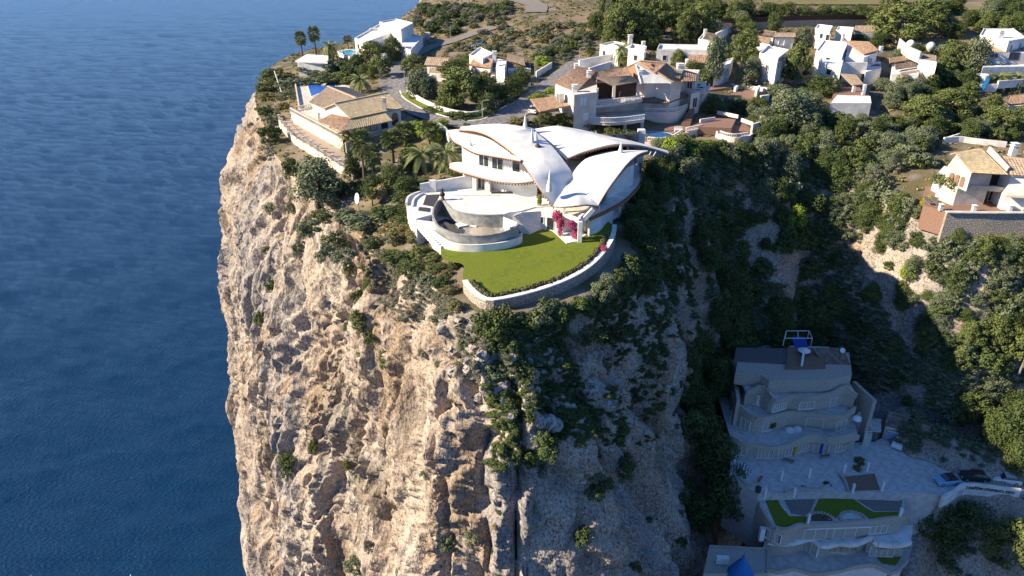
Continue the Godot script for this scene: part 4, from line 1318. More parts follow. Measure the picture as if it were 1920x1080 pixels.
func clump_set(sd: int, n: int, low: float, high: float, flat_: float, spread_: float, rad: float) -> Array:
	var rg := RandomNumberGenerator.new(); rg.seed = sd
	var out := []
	for i in n:
		var a := TAU * (i * 0.382 + rg.randf() * 0.12); var t := (i + 0.5) / n
		var y := lerpf(low, high, t)
		var d := spread_ * sqrt(clampf(1.0 - pow(absf(t - 0.35) / 0.68, 2.0), 0.05, 1.0)) * rg.randf_range(0.55, 1.0)
		var r := rad * rg.randf_range(0.6, 1.35)
		out.append([Vector3(cos(a) * d, y, sin(a) * d), Vector3(r, r * flat_, r)])
	return out

func make_protos() -> void:
	for i in 3:
		crown_tree("pine", "pine_tree", "tree", 100 + i, clump_set(110 + i, 22, 0.2, 0.9, 0.66, 0.37, 0.16), 4600, 0.026, GREEN_PINE, 0.6, 0.024, M.pale_bark)
	for i in 3:
		crown_tree("olive", "olive_tree", "tree", 120 + i, clump_set(130 + i, 20, 0.16, 0.85, 0.8, 0.33, 0.19), 4600, 0.026, GREEN_OLIVE, 0.42, 0.03, M.bark)
	for i in 2:
		crown_tree("darktree", ["evergreen_tree", "evergreen_tree_b"][i], "tree", 140 + i, clump_set(150 + i, 20, 0.15, 0.86, 0.85, 0.33, 0.19), 4600, 0.026, GREEN_DARK, 0.42, 0.03, M.bark)  # two look-alike forms of one dark evergreen, differing only by seed
	for i in 2:
		crown_tree("bright", "leafy_tree", "tree", 160 + i, clump_set(170 + i, 18, 0.18, 0.85, 0.8, 0.33, 0.19), 3600, 0.034, GREEN_BRIGHT, 0.42, 0.025, M.bark)
	crown_tree("yellow", "mimosa_tree", "tree", 180, clump_set(181, 14, 0.3, 0.85, 0.85, 0.3, 0.18), 3000, 0.03, GREEN_YELLOW, 0.42, 0.025, M.bark)
	var pals := {"shrub": GREEN_DARK, "grey": GREY_SCRUB, "brown": BROWN_SCRUB, "green": GREEN_PINE, "sage": GREEN_OLIVE}
	var sd := 200
	for k in pals:
		for i in 3:
			crown_tree(k, {"shrub": ["dark_shrub", "dark_shrub_b", "dark_shrub_c"][i], "grey": "grey_shrub", "brown": "brown_shrub", "green": "green_shrub", "sage": "sage_shrub"}[k], "shrub", sd, clump_set(sd + 5, 13, 0.08, 0.72, 0.8, 0.42, 0.18), 1700, 0.042, pals[k], 0.0, 0, null)  # the three dark shrubs are look-alike forms of one bush
			sd += 11
	# cypress
	var cy := []
	for i in 9: cy.append([Vector3(0, 0.1 + i * 0.095, 0), Vector3(0.42 - absf(i - 2.5) * 0.055, 0.09, 0.42 - absf(i - 2.5) * 0.055)])
	crown_tree("cypress", "cypress_tree", "tree", 300, cy, 1800, 0.03, GREEN_DARK, 0.12, 0.05, M.bark)
	fan_palm("fanpalm", 310, 34, 0.62)
	date_palm("datepalm", 320, 34)
	cactus("cactus", 330)
	crown_tree("flower", "flowering_shrub", "shrub", 340, clump_set(341, 9, 0.2, 0.75, 0.9, 0.28, 0.24), 1500, 0.045, PINK, 0.0, 0, null)
	crown_tree("straw", "dry_grass_tuft", "grass", 350, clump_set(351, 8, 0.15, 0.6, 1.2, 0.26, 0.22), 1100, 0.05, STRAW, 0.0, 0, null)

func frond(l: float, droop: float, rise: float, w: float, rg: RandomNumberGenerator) -> MB:
	# a feathered leaf lying along +x
	var m := MB.new()
	var k := 11
	for i in k:
		var t := float(i) / k; var t2 := float(i + 1) / k
		var p := Vector3(l * t, rise * t - droop * t * t, 0); var q := Vector3(l * t2, rise * t2 - droop * t2 * t2, 0)
		m.col = PALM[rg.randi() % 3].lerp(PALM[rg.randi() % 3], rg.randf())
		m.bar(p, q, w * 0.07, w * 0.05)
		for s in [-1, 1]:
			var e := sin(PI * clampf(t * 0.92 + 0.08, 0, 1)) * w
			m.tri(p, p.lerp(q, 0.75), p.lerp(q, 1.3) + Vector3(0.05 * l, -e * 0.35, s * e))
			m.tri(p.lerp(q, 0.5), q, p.lerp(q, 1.9) + Vector3(0.05 * l, -e * 0.35, s * e * 0.95))
	return m

func date_palm(kind: String, sd: int, n: int) -> void:
	var rg := RandomNumberGenerator.new(); rg.seed = sd
	var o := new_proto(kind, "date_palm", "palm")
	var b := MB.new()
	b.tube(PackedVector3Array([Vector3(0, -0.1, 0), Vector3(0.01, 0.25, 0), Vector3(0, 0.55, 0.01), Vector3(0, 0.68, 0.01)]), PackedFloat32Array([0.06, 0.045, 0.048, 0.03]), 8)
	part(o, "trunk", b, M.bark)
	var kinds := []
	for i in 4:
		kinds.append(frond(0.5, 0.35 + 0.12 * i, 0.52 - 0.17 * i, 0.1, rg).mesh())
	for i in n:
		var f := MeshInstance3D.new()
		f.name = "frond"
		f.mesh = kinds[mini(3, int(4.0 * i / n))]
		f.material_override = M.leaf
		f.position = Vector3(0, 0.66, 0)
		f.rotation = Vector3(rg.randf_range(-0.1, 0.1), i * 2.4 + rg.randf() * 0.3, rg.randf_range(-0.1, 0.1))
		o.add_child(f, true)

func fan_palm(kind: String, sd: int, n: int, th: float) -> void:
	var rg := RandomNumberGenerator.new(); rg.seed = sd
	var o := new_proto(kind, "fan_palm", "palm")
	var b := MB.new()
	b.tube(PackedVector3Array([Vector3(0, -0.08, 0), Vector3(0.006, 0.3, 0), Vector3(-0.004, 0.6, 0.004), Vector3(0, 0.8, 0)]), PackedFloat32Array([0.06, 0.045, 0.04, 0.05]), 7)
	part(o, "trunk", b, M.bark)
	var sk := MB.new()
	for i in 40:
		var a := rg.randf() * TAU
		sk.col = STRAW[rg.randi() % 3] * 0.7
		sk.tri(Vector3(cos(a) * 0.05, 0.8, sin(a) * 0.05), Vector3(cos(a + 0.4) * 0.14, 0.72, sin(a + 0.4) * 0.14), Vector3(cos(a) * 0.12, rg.randf_range(0.58, 0.68), sin(a) * 0.12))
	part(o, "dead_leaves", sk, M.plain)
	var g := MB.new()
	g.col = PALM[1]
	g.bar(Vector3.ZERO, Vector3(0.2, 0.02, 0), 0.012, 0.006)
	for i in 12:
		var a := lerpf(-1.35, 1.35, i / 11.0)
		g.col = PALM[i % 3]
		var d := Vector3(cos(a), -0.22, sin(a)) * 0.24
		var sd2 := Vector3(-sin(a), 0.05, cos(a)) * 0.024
		g.tri(Vector3(0.2, 0.02, 0), Vector3(0.2, 0.02, 0) + d * 0.6 + sd2, Vector3(0.2, 0.02, 0) + d + Vector3(0, -0.03, 0))
		g.tri(Vector3(0.2, 0.02, 0), Vector3(0.2, 0.02, 0) + d + Vector3(0, -0.03, 0), Vector3(0.2, 0.02, 0) + d * 0.6 - sd2)
	var gm := g.mesh()
	for i in n:
		var f := MeshInstance3D.new()
		f.name = "frond"
		f.mesh = gm
		f.material_override = M.leaf
		f.position = Vector3(0, 0.82, 0)
		f.rotation = Vector3(0, i * 2.4, lerpf(1.2, -0.75, float(i) / n))
		o.add_child(f, true)

func cactus(kind: String, sd: int) -> void:
	var rg := RandomNumberGenerator.new(); rg.seed = sd
	var o := new_proto(kind, "prickly_pear", "cactus")
	for i in 34:
		var p := Vector3(rg.randf_range(-0.4, 0.4), rg.randf_range(0.0, 0.62), rg.randf_range(-0.4, 0.4))
		p.y *= 1.2 - p.length()
		var m := MB.new()
		m.col = [Color(0.10, 0.13, 0.06), Color(0.15, 0.17, 0.09), Color(0.19, 0.20, 0.12)][i % 3]
		var a := rg.randf() * TAU
		m.xf = Transform3D(Basis(Vector3.UP, a) * Basis(Vector3.RIGHT, rg.randf_range(-0.6, 0.6)) * Basis.from_scale(Vector3(0.085, 0.12, 0.02)), p + Vector3(0, 0.1, 0))
		m.lathe(Vector3.ZERO, PackedVector2Array([Vector2(0.01, -1), Vector2(0.7, -0.7), Vector2(1, 0), Vector2(0.7, 0.7), Vector2(0.01, 1)]), 6)
		part(o, "pad", m, M.leaf)

var plant_no := 0
func plant(kind: String, at: Vector3, w: float, h: float, label: String, group: String) -> Node3D:
	var list: Array = proto[kind]
	plant_no += 1
	var src: Node3D = list[plant_no % list.size()]
	var a := fmod(plant_no * 2.399, TAU)
	var v := fmod(plant_no * 0.618, 1.0)
	var k := Vector3(w * (0.85 + 0.4 * v), h * (0.85 + 0.3 * fmod(plant_no * 0.37, 1.0)), w * (1.2 - 0.4 * v))
	return copy(src, at - Vector3(0, 0.1, 0), a, k, label, group)

func cliff_at(t: float, d: float) -> Array:
	# nearest point of the cliff sheet: position, normal
	var a := clampi(cliff_t.bsearch(t), 0, cliff_p.size() - 1)
	var b := 0
	for i in mini(int(d), 6): b += SEG[i]
	b += int((d - int(d)) * SEG[mini(int(d), 6)])
	return [cliff_p[a][b], cliff_n[a][b]]


# ---------------------------------------------------------------- houses of the plateau
const OCHRE := [Color(0.68, 0.55, 0.33), Color(0.74, 0.61, 0.40), Color(0.58, 0.45, 0.26)]
const CLAY := [Color(0.56, 0.35, 0.22), Color(0.64, 0.45, 0.30), Color(0.42, 0.24, 0.15), Color(0.66, 0.52, 0.37)]
const TAN := [Color(0.54, 0.42, 0.29), Color(0.62, 0.49, 0.35), Color(0.46, 0.34, 0.23)]
const UMBER := [Color(0.27, 0.20, 0.15), Color(0.40, 0.30, 0.23), Color(0.19, 0.135, 0.11)]

func gable(t: Node3D, e0: Vector3, e1: Vector3, r1: Vector3, r0: Vector3, y0: float, wm: Material, pal: Array, inset := 0.45) -> Array:
	# a gabled house: front eave e0-e1, ridge r0-r1, the rear mirrored; returns the wall footprint
	var b0 := Vector3(2 * r0.x - e0.x, e0.y, 2 * r0.z - e0.z); var b1 := Vector3(2 * r1.x - e1.x, e1.y, 2 * r1.z - e1.z)
	wpart(t, "roof", tile_roof(e0, e1, r1, r0, pal), M.tile)
	wpart(t, "roof", tile_roof(b1, b0, r0, r1, pal), M.tile)
	var mid := (e0 + e1 + b0 + b1) / 4
	var f := []
	for p in [e0, e1, b1, b0]:
		var d: Vector3 = mid - p; d.y = 0
		f.append(p + d.normalized() * inset * 1.4)
	var w := block(f, y0, e0.y - 0.12)
	for k in 2:
		var a: Vector3 = f[0 if k == 0 else 1]; var b: Vector3 = f[3 if k == 0 else 2]
		var r: Vector3 = (a + b) / 2
		a.y = e0.y - 0.12; b.y = a.y; r.y = r0.y - 0.2
		w.tri(a, r, b)
		var inn: Vector3 = ((f[1] if k == 0 else f[0]) - f[0 if k == 0 else 1]).normalized() * 0.25
		inn.y = 0
		w.tri(a + inn, r + inn, b + inn)
	wpart(t, "wall", w, wm)
	var rg := MB.new()
	rg.col = pal[1]
	rg.bar(r0 + Vector3(0, 0.08, 0), r1 + Vector3(0, 0.08, 0), 0.3, 0.16)
	wpart(t, "ridge", rg, M.tile)
	return f

func chimney(t: Node3D, at: Vector3, w: float, h: float, m: Material) -> void:
	var c := MB.new()
	c.box(at, Vector3(w, h, w)); c.box(at + Vector3(0, h, 0), Vector3(w * 1.25, 0.12, w * 1.25)); c.box(at + Vector3(0, h + 0.12, 0), Vector3(w * 0.8, 0.25, w * 0.8)); c.box(at + Vector3(0, h + 0.37, 0), Vector3(w * 1.2, 0.1, w * 1.2))
	wpart(t, "chimney", c, m)

var built := []
func slab(t: Node3D, called: String, pts: Array, y0: float, y1: float, m: Material, label := "") -> MeshInstance3D:
	var mid := Vector2.ZERO; var rad := 0.0
	for p in pts: mid += Vector2(p.x, p.z) / pts.size()
	for p in pts: rad += Vector2(p.x, p.z).distance_to(mid) / pts.size()
	built.append([mid, rad])
	return wpart(t, called, block(pts, y0, y1), m, label)

func make_left_villa() -> void:
	var pole := MB.new()
	pole.bar(Vector3(-53.08, 1.60, -169.33), Vector3(-58.18, 5.00, -181.71), 0.14, 0.14)
	single("white_pole", Vector3(-53.08, 1.60, -169.33), pole, M.shutter, "slanting white pole on the rocks left of the blue pool", "pole")
	var t := thing("ochre_villa", Vector3(-28.91, 1.00, -127.81), "cream villa with ochre tiled roofs and pool on the cliff edge", "villa")
	var f := gable(t, Vector3(-28.63, 6.60, -127.82), Vector3(-20.27, 6.60, -135.97), Vector3(-23.77, 8.40, -140.52), Vector3(-32.07, 8.40, -131.50), 0.5, M.white, OCHRE)
	wpart(t, "roof", tile_roof(Vector3(-29.23, 5.60, -122.92), Vector3(-21.51, 5.60, -130.32), Vector3(-23.32, 6.40, -133.03), Vector3(-28.74, 6.40, -128.25), OCHRE), M.tile, "ochre porch roof")
	wpart(t, "roof", tile_roof(Vector3(-35.24, 5.40, -131.12), Vector3(-29.36, 5.55, -123.11), Vector3(-28.73, 6.50, -128.23), Vector3(-32.61, 6.30, -134.70), CLAY), M.tile, "reddish porch roof")
	gable(t, Vector3(-40.52, 5.60, -145.35), Vector3(-33.56, 5.60, -136.40), Vector3(-30.14, 7.20, -141.38), Vector3(-38.22, 7.20, -152.43), 1.5, M.white, TAN)
	chimney(t, Vector3(-23.53, 6.60, -133.85), 0.75, 1.9, M.cream)
	# terrace with balustrade
	var T0 := Vector3(-44.65, 3.40, -146.12); var T1 := Vector3(-29.91, 3.40, -125.49)
	slab(t, "terrace", [T0, T1, Vector3(-29.18, 3.40, -127.96), Vector3(-22.07, 3.40, -131.64), Vector3(-27.59, 3.40, -143.88), Vector3(-41.47, 3.40, -149.35)], 0.0, 3.4, M.cream)
	balustrade(t, PackedVector3Array([Vector3(-41.47, 3.40, -149.35), T0, T0.lerp(T1, 0.5), T1]), 0.9, M.cream, 0.4)
	for k in 5:
		var c := MB.new()
		c.box([Vector3(-36.60, 3.40, -137.11), Vector3(-33.60, 3.40, -132.78), Vector3(-30.84, 3.40, -129.05), Vector3(-26.62, 3.40, -132.40), Vector3(-23.06, 3.40, -136.31)][k], Vector3(0.4, 2.05, 0.4))
		wpart(t, "porch_pier", c, M.cream)
	opening(t, "window", Vector3(-40.25, 3.40, -147.03), Vector3(-34.62, 3.40, -139.16), 0.25, 3.45, 0.9, 1.7, M.shutter, M.glass, 0)
	opening(t, "window", Vector3(-40.25, 3.40, -147.03), Vector3(-34.62, 3.40, -139.16), 0.62, 3.45, 0.9, 1.7, M.shutter, M.glass, 0)
	# front under the porch: doors, balcony, garage below
	var a := f[0] as Vector3; var b := f[1] as Vector3
	for k in 3:
		opening(t, "door", a, b, 0.2 + 0.22 * k, 3.45, 1.3, 1.9, M.wood, M.glass if k != 1 else M.shutter, 1)
	arch(t, "arched_window", a, b, 0.87, 3.6, 1.5, 2.3, M.glass)
	balustrade(t, PackedVector3Array([Vector3(-27.24, 3.20, -126.22), Vector3(-22.23, 3.20, -131.27)]), 0.9, M.cream)
	var gd := MB.new()
	gd.wall(PackedVector3Array([Vector3(-29.22, 0.80, -124.50), Vector3(-22.32, 0.80, -132.00)]), 0.3, 2.4)
	wpart(t, "wall", gd, M.stone_wall)
	opening(t, "door", Vector3(-29.22, 0.80, -124.50), Vector3(-22.32, 0.80, -132.00), 0.5, 0.9, 1.5, 1.8, M.wood, M.wood, 0, 0.2)
	# walkway with its parapet posts
	var wk := [Vector3(-47.01, 1.60, -145.53), Vector3(-42.03, 1.55, -135.56), Vector3(-39.40, 1.50, -131.30), Vector3(-35.38, 1.40, -126.09), Vector3(-29.72, 1.10, -118.24), Vector3(-25.77, 0.90, -113.14)]
	var line := curve(wk, 26)
	var poly := []
	for p in line: poly.append(p)
	for p in [Vector3(-24.33, 1.00, -118.26), Vector3(-28.68, 1.00, -121.93), T1, T0, Vector3(-46.00, 1.60, -151.36)]: poly.append(p)
	var wm := MB.new()
	var pl := xz(poly)
	wm.prism(pl, -1.5, 1.35)
	wpart(t, "walkway", wm, M.paving)
	var ow := MB.new()
	ow.wall(lowered(line, 2.5), 0.35, 2.85)
	wpart(t, "parapet", ow, M.cream)
	var hr := MB.new()
	var raised := lowered(line, -1.05)
	for i in line.size() - 1:
		hr.bar(raised[i], raised[i + 1], 0.05, 0.05)
	wpart(t, "handrail", hr, M.metal)
	for i in 13:
		var c := MB.new()
		c.box(line[i * 2] + Vector3(0, 0.2, 0), Vector3(0.34, 1.15, 0.34))
		c.box(line[i * 2] + Vector3(0, 1.35, 0), Vector3(0.44, 0.1, 0.44))
		wpart(t, "post", c, M.cream)
	# pool terrace
	slab(t, "pool_deck", [Vector3(-52.43, 3.00, -178.22), Vector3(-38.50, 3.00, -182.83), Vector3(-34.76, 3.00, -168.45), Vector3(-39.18, 3.00, -157.52), Vector3(-43.93, 3.00, -150.13)], 0.0, 3.0, M.cream)
	var wt := MB.new()
	wt.wall(PackedVector3Array([Vector3(-52.43, 3.00, -178.22), Vector3(-43.56, 3.00, -148.73), Vector3(-40.58, 3.00, -145.54)]), 0.3, 0.5)
	wpart(t, "parapet", wt, M.cream)
	slab(t, "pool_edge", [Vector3(-49.69, 3.00, -177.58), Vector3(-43.31, 3.00, -179.52), Vector3(-41.17, 3.00, -172.60), Vector3(-44.35, 3.00, -161.20)], 3.0, 3.06, M.white)
	slab(t, "pool_water", [Vector3(-48.99, 3.00, -176.31), Vector3(-43.29, 3.00, -178.22), Vector3(-41.55, 3.00, -173.21), Vector3(-44.50, 3.00, -162.28)], 3.02, 3.075, M.cobalt_tile)
	var br := MB.new()
	br.box(Vector3(-44.49, 3.00, -175.06), Vector3(1.0, 0.35, 3.0))
	wpart(t, "pool_steps", br, M.white)
	# satellite dish in the garden in front
	var o := Vector3(-22.91, 1.20, -101.45)
	var ds := thing("satellite_dish", o + Vector3(0, -1.6, 0), "large white satellite dish standing among the garden shrubs", "dish")
	var dm := MB.new()
	dm.xf = Transform3D(Basis(Vector3.UP, -1.0) * Basis(Vector3.RIGHT, 1.35), o)
	dm.lathe(Vector3.ZERO, PackedVector2Array([Vector2(0.01, -0.14), Vector2(0.4, -0.1), Vector2(0.8, 0.04), Vector2(0.82, 0.08), Vector2(0.4, -0.05), Vector2(0.01, -0.09)]), 18)
	wpart(ds, "reflector", dm, M.white)
	var dp := MB.new(); dp.box(o + Vector3(0.1, -2.2, 0), Vector3(0.12, 2.2, 0.12))
	wpart(ds, "mast", dp, M.metal)

func flat_block(t: Node3D, pts: Array, y0: float, y1: float, m: Material = null, parapet := 0.35) -> void:
	var w: Material = m if m else M.white
	slab(t, "wall", pts, y0, y1, w)
	if parapet > 0:
		var l := PackedVector3Array()
		var mid := Vector3.ZERO
		for p in pts: mid += p / pts.size()
		for p in pts: l.push_back(Vector3(p.x, y1, p.z).lerp(Vector3(mid.x, y1, mid.z), 0.02))
		var b := MB.new()
		b.wall(l, 0.25, parapet, true)
		wpart(t, "parapet", b, w)
	if y1 - y0 > 3.0:
		for i in pts.size():
			var p: Vector3 = pts[i]; var q: Vector3 = pts[(i + 1) % pts.size()]
			var d := q - p; d.y = 0
			var l := d.length()
			var out := Vector3(-d.z, 0, d.x) / l
			if out.z < 0.35 or l < 3.0: continue
			for k in int(clampf(l / 3.4, 1, 3)):
				opening(t, "window", p, q, (k + 0.5) / int(clampf(l / 3.4, 1, 3)), y1 - 2.1, 0.95, 1.15, w, M.glass, 1 if k % 2 else 0)

func make_modern_house() -> void:
	var t := thing("modern_house", Vector3(-32.92, 6.00, -201.53), "modern white flat roofed house stepped along the cliff above a turquoise pool", "house")
	var W: Material = M.white
	flat_block(t, [Vector3(-41.22, 10.00, -198.37), Vector3(-36.74, 10.00, -192.84), Vector3(-32.48, 10.00, -212.48), Vector3(-39.09, 10.00, -233.64)], 4.5, 10.0, W)
	flat_block(t, [Vector3(-37.65, 11.50, -217.53), Vector3(-34.14, 11.50, -224.83), Vector3(-27.80, 11.50, -215.20), Vector3(-29.33, 11.50, -201.10)], 5, 11.8, W)
	flat_block(t, [Vector3(-33.58, 8.60, -202.49), Vector3(-30.71, 8.60, -218.68), Vector3(-24.72, 8.60, -210.29), Vector3(-25.19, 8.60, -186.76)], 4, 8.8, W)
	flat_block(t, [Vector3(-37.17, 8.20, -194.35), Vector3(-35.26, 8.20, -213.15), Vector3(-31.14, 8.20, -205.24), Vector3(-31.49, 8.20, -184.49)], 4, 8.2, W)
	opening(t, "door", Vector3(-31.27, 6.00, -205.05), Vector3(-28.92, 6.00, -215.38), 0.35, 6.0, 1.4, 2.2, M.wood, M.wood, 0)
	opening(t, "window", Vector3(-33.08, 8.80, -212.95), Vector3(-30.48, 8.80, -219.37), 0.5, 8.9, 2.6, 1.7, M.charcoal, M.glass, 1)
	for k in 3:
		var v := MB.new()
		v.box(Vector3(-39.40, 10.20, -216.43) + Vector3(k * 3.0, 0, -k * 1.5), Vector3(2.2, 0.25, 1.6))
		wpart(t, "skylight", v, M.concrete)
	var st := MB.new()
	st.wall(PackedVector3Array([Vector3(-27.54, 5.60, -204.04), Vector3(-24.53, 6.00, -224.56)]), 0.3, 1.4)
	st.wall(PackedVector3Array([Vector3(-30.62, 5.40, -195.18), Vector3(-27.54, 5.60, -204.04)]), 0.3, 1.2)
	wpart(t, "garden_wall", st, M.stone_wall)
	var gp := MB.new()
	gp.box(Vector3(-24.79, 6.00, -222.46), Vector3(1.6, 2.6, 1.4))
	wpart(t, "gate_pier", gp, M.concrete)
	slab(t, "pool_edge", [Vector3(-47.55, 6.30, -203.13), Vector3(-44.67, 6.30, -206.74), Vector3(-40.34, 6.30, -203.13), Vector3(-42.24, 6.30, -194.60)], 4.0, 6.3, W)
	slab(t, "pool_water", [Vector3(-46.88, 6.30, -202.69), Vector3(-44.49, 6.30, -205.83), Vector3(-41.41, 6.30, -202.69), Vector3(-42.90, 6.30, -195.83)], 6.28, 6.33, M.turquoise_water)
	var g := thing("guest_house", Vector3(-49.95, 5.00, -194.36), "low white guest house with a flat roof among shrubs at the cliff edge", "house")
	slab(g, "wall", [Vector3(-53.21, 6.60, -184.93), Vector3(-45.78, 6.60, -184.18), Vector3(-47.55, 6.60, -191.95), Vector3(-53.22, 6.60, -194.39)], 3.0, 6.4, W)
	slab(g, "roof", [Vector3(-53.80, 6.80, -185.26), Vector3(-45.22, 6.80, -183.01), Vector3(-47.25, 6.80, -193.15), Vector3(-53.52, 6.80, -195.64)], 6.45, 6.75, W)
	opening(g, "window", Vector3(-54.69, 5.00, -189.72), Vector3(-46.88, 5.00, -188.21), 0.18, 4.7, 1.2, 1.2, W, M.glass, 0, 0.5)

func make_island_house() -> void:
	var t := thing("walled_house", Vector3(-11.72, 5.00, -161.60), "white house with tiled roofs half hidden by pines inside the bend of the road", "house")
	gable(t, Vector3(-20.22, 8.20, -171.32), Vector3(-14.84, 8.20, -169.96), Vector3(-14.42, 9.60, -171.44), Vector3(-19.57, 9.60, -172.88), 4.0, M.white, TAN)
	wpart(t, "roof", tile_roof(Vector3(-18.98, 7.00, -169.40), Vector3(-15.05, 7.00, -167.47), Vector3(-14.93, 7.80, -170.89), Vector3(-18.99, 7.80, -172.24), TAN), M.tile)
	slab(t, "wall", [Vector3(-18.42, 6.80, -168.55), Vector3(-14.93, 6.80, -167.29), Vector3(-14.84, 6.80, -182.27), Vector3(-19.42, 6.80, -183.76)], 3.5, 6.9, M.white)
	flat_block(t, [Vector3(-9.96, 9.60, -175.08), Vector3(-6.67, 9.60, -170.03), Vector3(-4.41, 9.60, -177.33), Vector3(-7.94, 9.60, -186.88)], 4.0, 9.6, M.white, 0.3)
	gable(t, Vector3(-9.80, 8.20, -171.32), Vector3(-4.80, 8.20, -167.31), Vector3(-4.27, 9.40, -171.23), Vector3(-8.93, 9.40, -174.10), 4.0, M.white, CLAY)
	wpart(t, "roof", tile_roof(Vector3(-9.59, 6.80, -171.14), Vector3(-5.06, 6.80, -167.29), Vector3(-4.88, 7.70, -170.11), Vector3(-9.40, 7.70, -172.81), CLAY), M.tile)
	chimney(t, Vector3(-4.08, 8.40, -172.92), 0.9, 2.2, M.white)
	slab(t, "wall", [Vector3(-3.55, 8.60, -165.06), Vector3(-1.63, 8.60, -162.52), Vector3(-1.24, 8.60, -173.16), Vector3(-3.51, 8.60, -176.02)], 3.5, 8.9, M.white)
	opening(t, "window", Vector3(-3.11, 7.00, -166.21), Vector3(-1.69, 7.00, -167.47), 0.5, 6.6, 1.7, 2.4, M.white, M.blue_shutter, 0, 0.2)
	slab(t, "wall", [Vector3(-5.01, 6.00, -165.33), Vector3(-2.47, 6.00, -171.57), Vector3(-1.79, 6.00, -178.26), Vector3(-5.08, 6.00, -176.89)], 3.5, 6.6, M.white)
	wpart(t, "roof", tile_roof(Vector3(-1.28, 8.00, -179.61), Vector3(3.13, 7.60, -174.77), Vector3(2.97, 8.20, -181.40), Vector3(-1.04, 8.80, -183.10), TAN), M.tile)
	wpart(t, "roof", tile_roof(Vector3(-1.26, 7.00, -176.11), Vector3(4.80, 6.60, -176.29), Vector3(3.85, 7.40, -179.49), Vector3(-1.30, 7.60, -182.00), UMBER), M.tile)
	slab(t, "wall", [Vector3(-0.99, 6.00, -172.88), Vector3(4.32, 6.00, -171.57), Vector3(4.54, 6.00, -181.07), Vector3(-0.66, 6.00, -183.97)], 3.8, 6.7, M.white)
	# blue roof chairs
	for q in [Vector3(-9.54, 9.80, -187.24), Vector3(-8.18, 9.80, -189.80)]:
		var c := thing("sun_chair", q, "turquoise sun chair on the white roof terrace of the walled house", "chair", "chairs on the roof terrace")
		var s := MB.new(); s.col = Color(0.05, 0.30, 0.42)
		s.box(q + Vector3(0, 0.35, 0), Vector3(1.2, 0.1, 0.7)); wpart(c, "seat", s, M.plain)
		var b := MB.new(); b.col = Color(0.05, 0.30, 0.42)
		b.bar(q + Vector3(0.55, 0.4, 0), q + Vector3(0.95, 1.2, 0), 0.7, 0.1); wpart(c, "backrest", b, M.plain)
		for e in [Vector3(-0.5, 0, -0.3), Vector3(-0.5, 0, 0.3), Vector3(0.5, 0, -0.3), Vector3(0.5, 0, 0.3)]:
			var l := MB.new(); l.box(q + e, Vector3(0.07, 0.36, 0.07)); wpart(c, "leg", l, M.white)
	# white wall along the road
	var w := thing("road_wall", Vector3(-8.60, 4.00, -138.40), "long white wall curving around the inside of the road bend", "wall")
	var wl := curve([Vector3(-23.02, 4.37, -160.74), Vector3(-21.71, 4.30, -156.76), Vector3(-18.65, 4.28, -149.79), Vector3(-15.43, 4.15, -144.75), Vector3(-11.93, 4.10, -140.55), Vector3(-8.38, 4.12, -138.33), Vector3(-5.68, 4.17, -139.82), Vector3(-2.81, 4.40, -147.34), Vector3(-1.32, 4.52, -150.70)], 40)
	var m := MB.new()
	m.wall(lowered(wl, 0.8), 0.32, 2.0)
	wpart(w, "wall", m, M.white)
	var w2 := thing("brown_road_wall", Vector3(1.17, 4.00, -160.86), "low tan wall climbing beside the upper road", "wall")
	m = MB.new()
	m.wall(lowered(curve([Vector3(-1.11, 4.53, -151.13), Vector3(1.14, 4.74, -155.79), Vector3(4.00, 5.17, -162.48)], 8), 0.6), 0.3, 1.5)
	wpart(w2, "wall", m, M.cream)
	var w3 := thing("yard_wall", Vector3(7.00, 5.00, -176.94), "short white yard wall at the upper side of the road", "wall")
	m = MB.new()
	m.wall(lowered(PackedVector3Array([Vector3(5.49, 5.73, -169.21), Vector3(9.39, 6.47, -177.02)]), 0.6), 0.3, 2.0)
	wpart(w3, "wall", m, M.white)
	# kerb in front of the wall
	var k := MB.new()
	k.wall(lowered(curve([Vector3(-24.61, 4.28, -161.19), Vector3(-22.76, 4.17, -154.26), Vector3(-18.81, 4.10, -146.33), Vector3(-14.57, 3.98, -141.04), Vector3(-11.20, 4.00, -137.57), Vector3(-8.03, 4.00, -135.53), Vector3(-5.56, 4.04, -136.61), Vector3(-3.14, 4.20, -141.85), Vector3(-1.08, 4.35, -146.62)], 40), 0.3), 0.28, 0.62)
	structure("kerb", k, M.white)

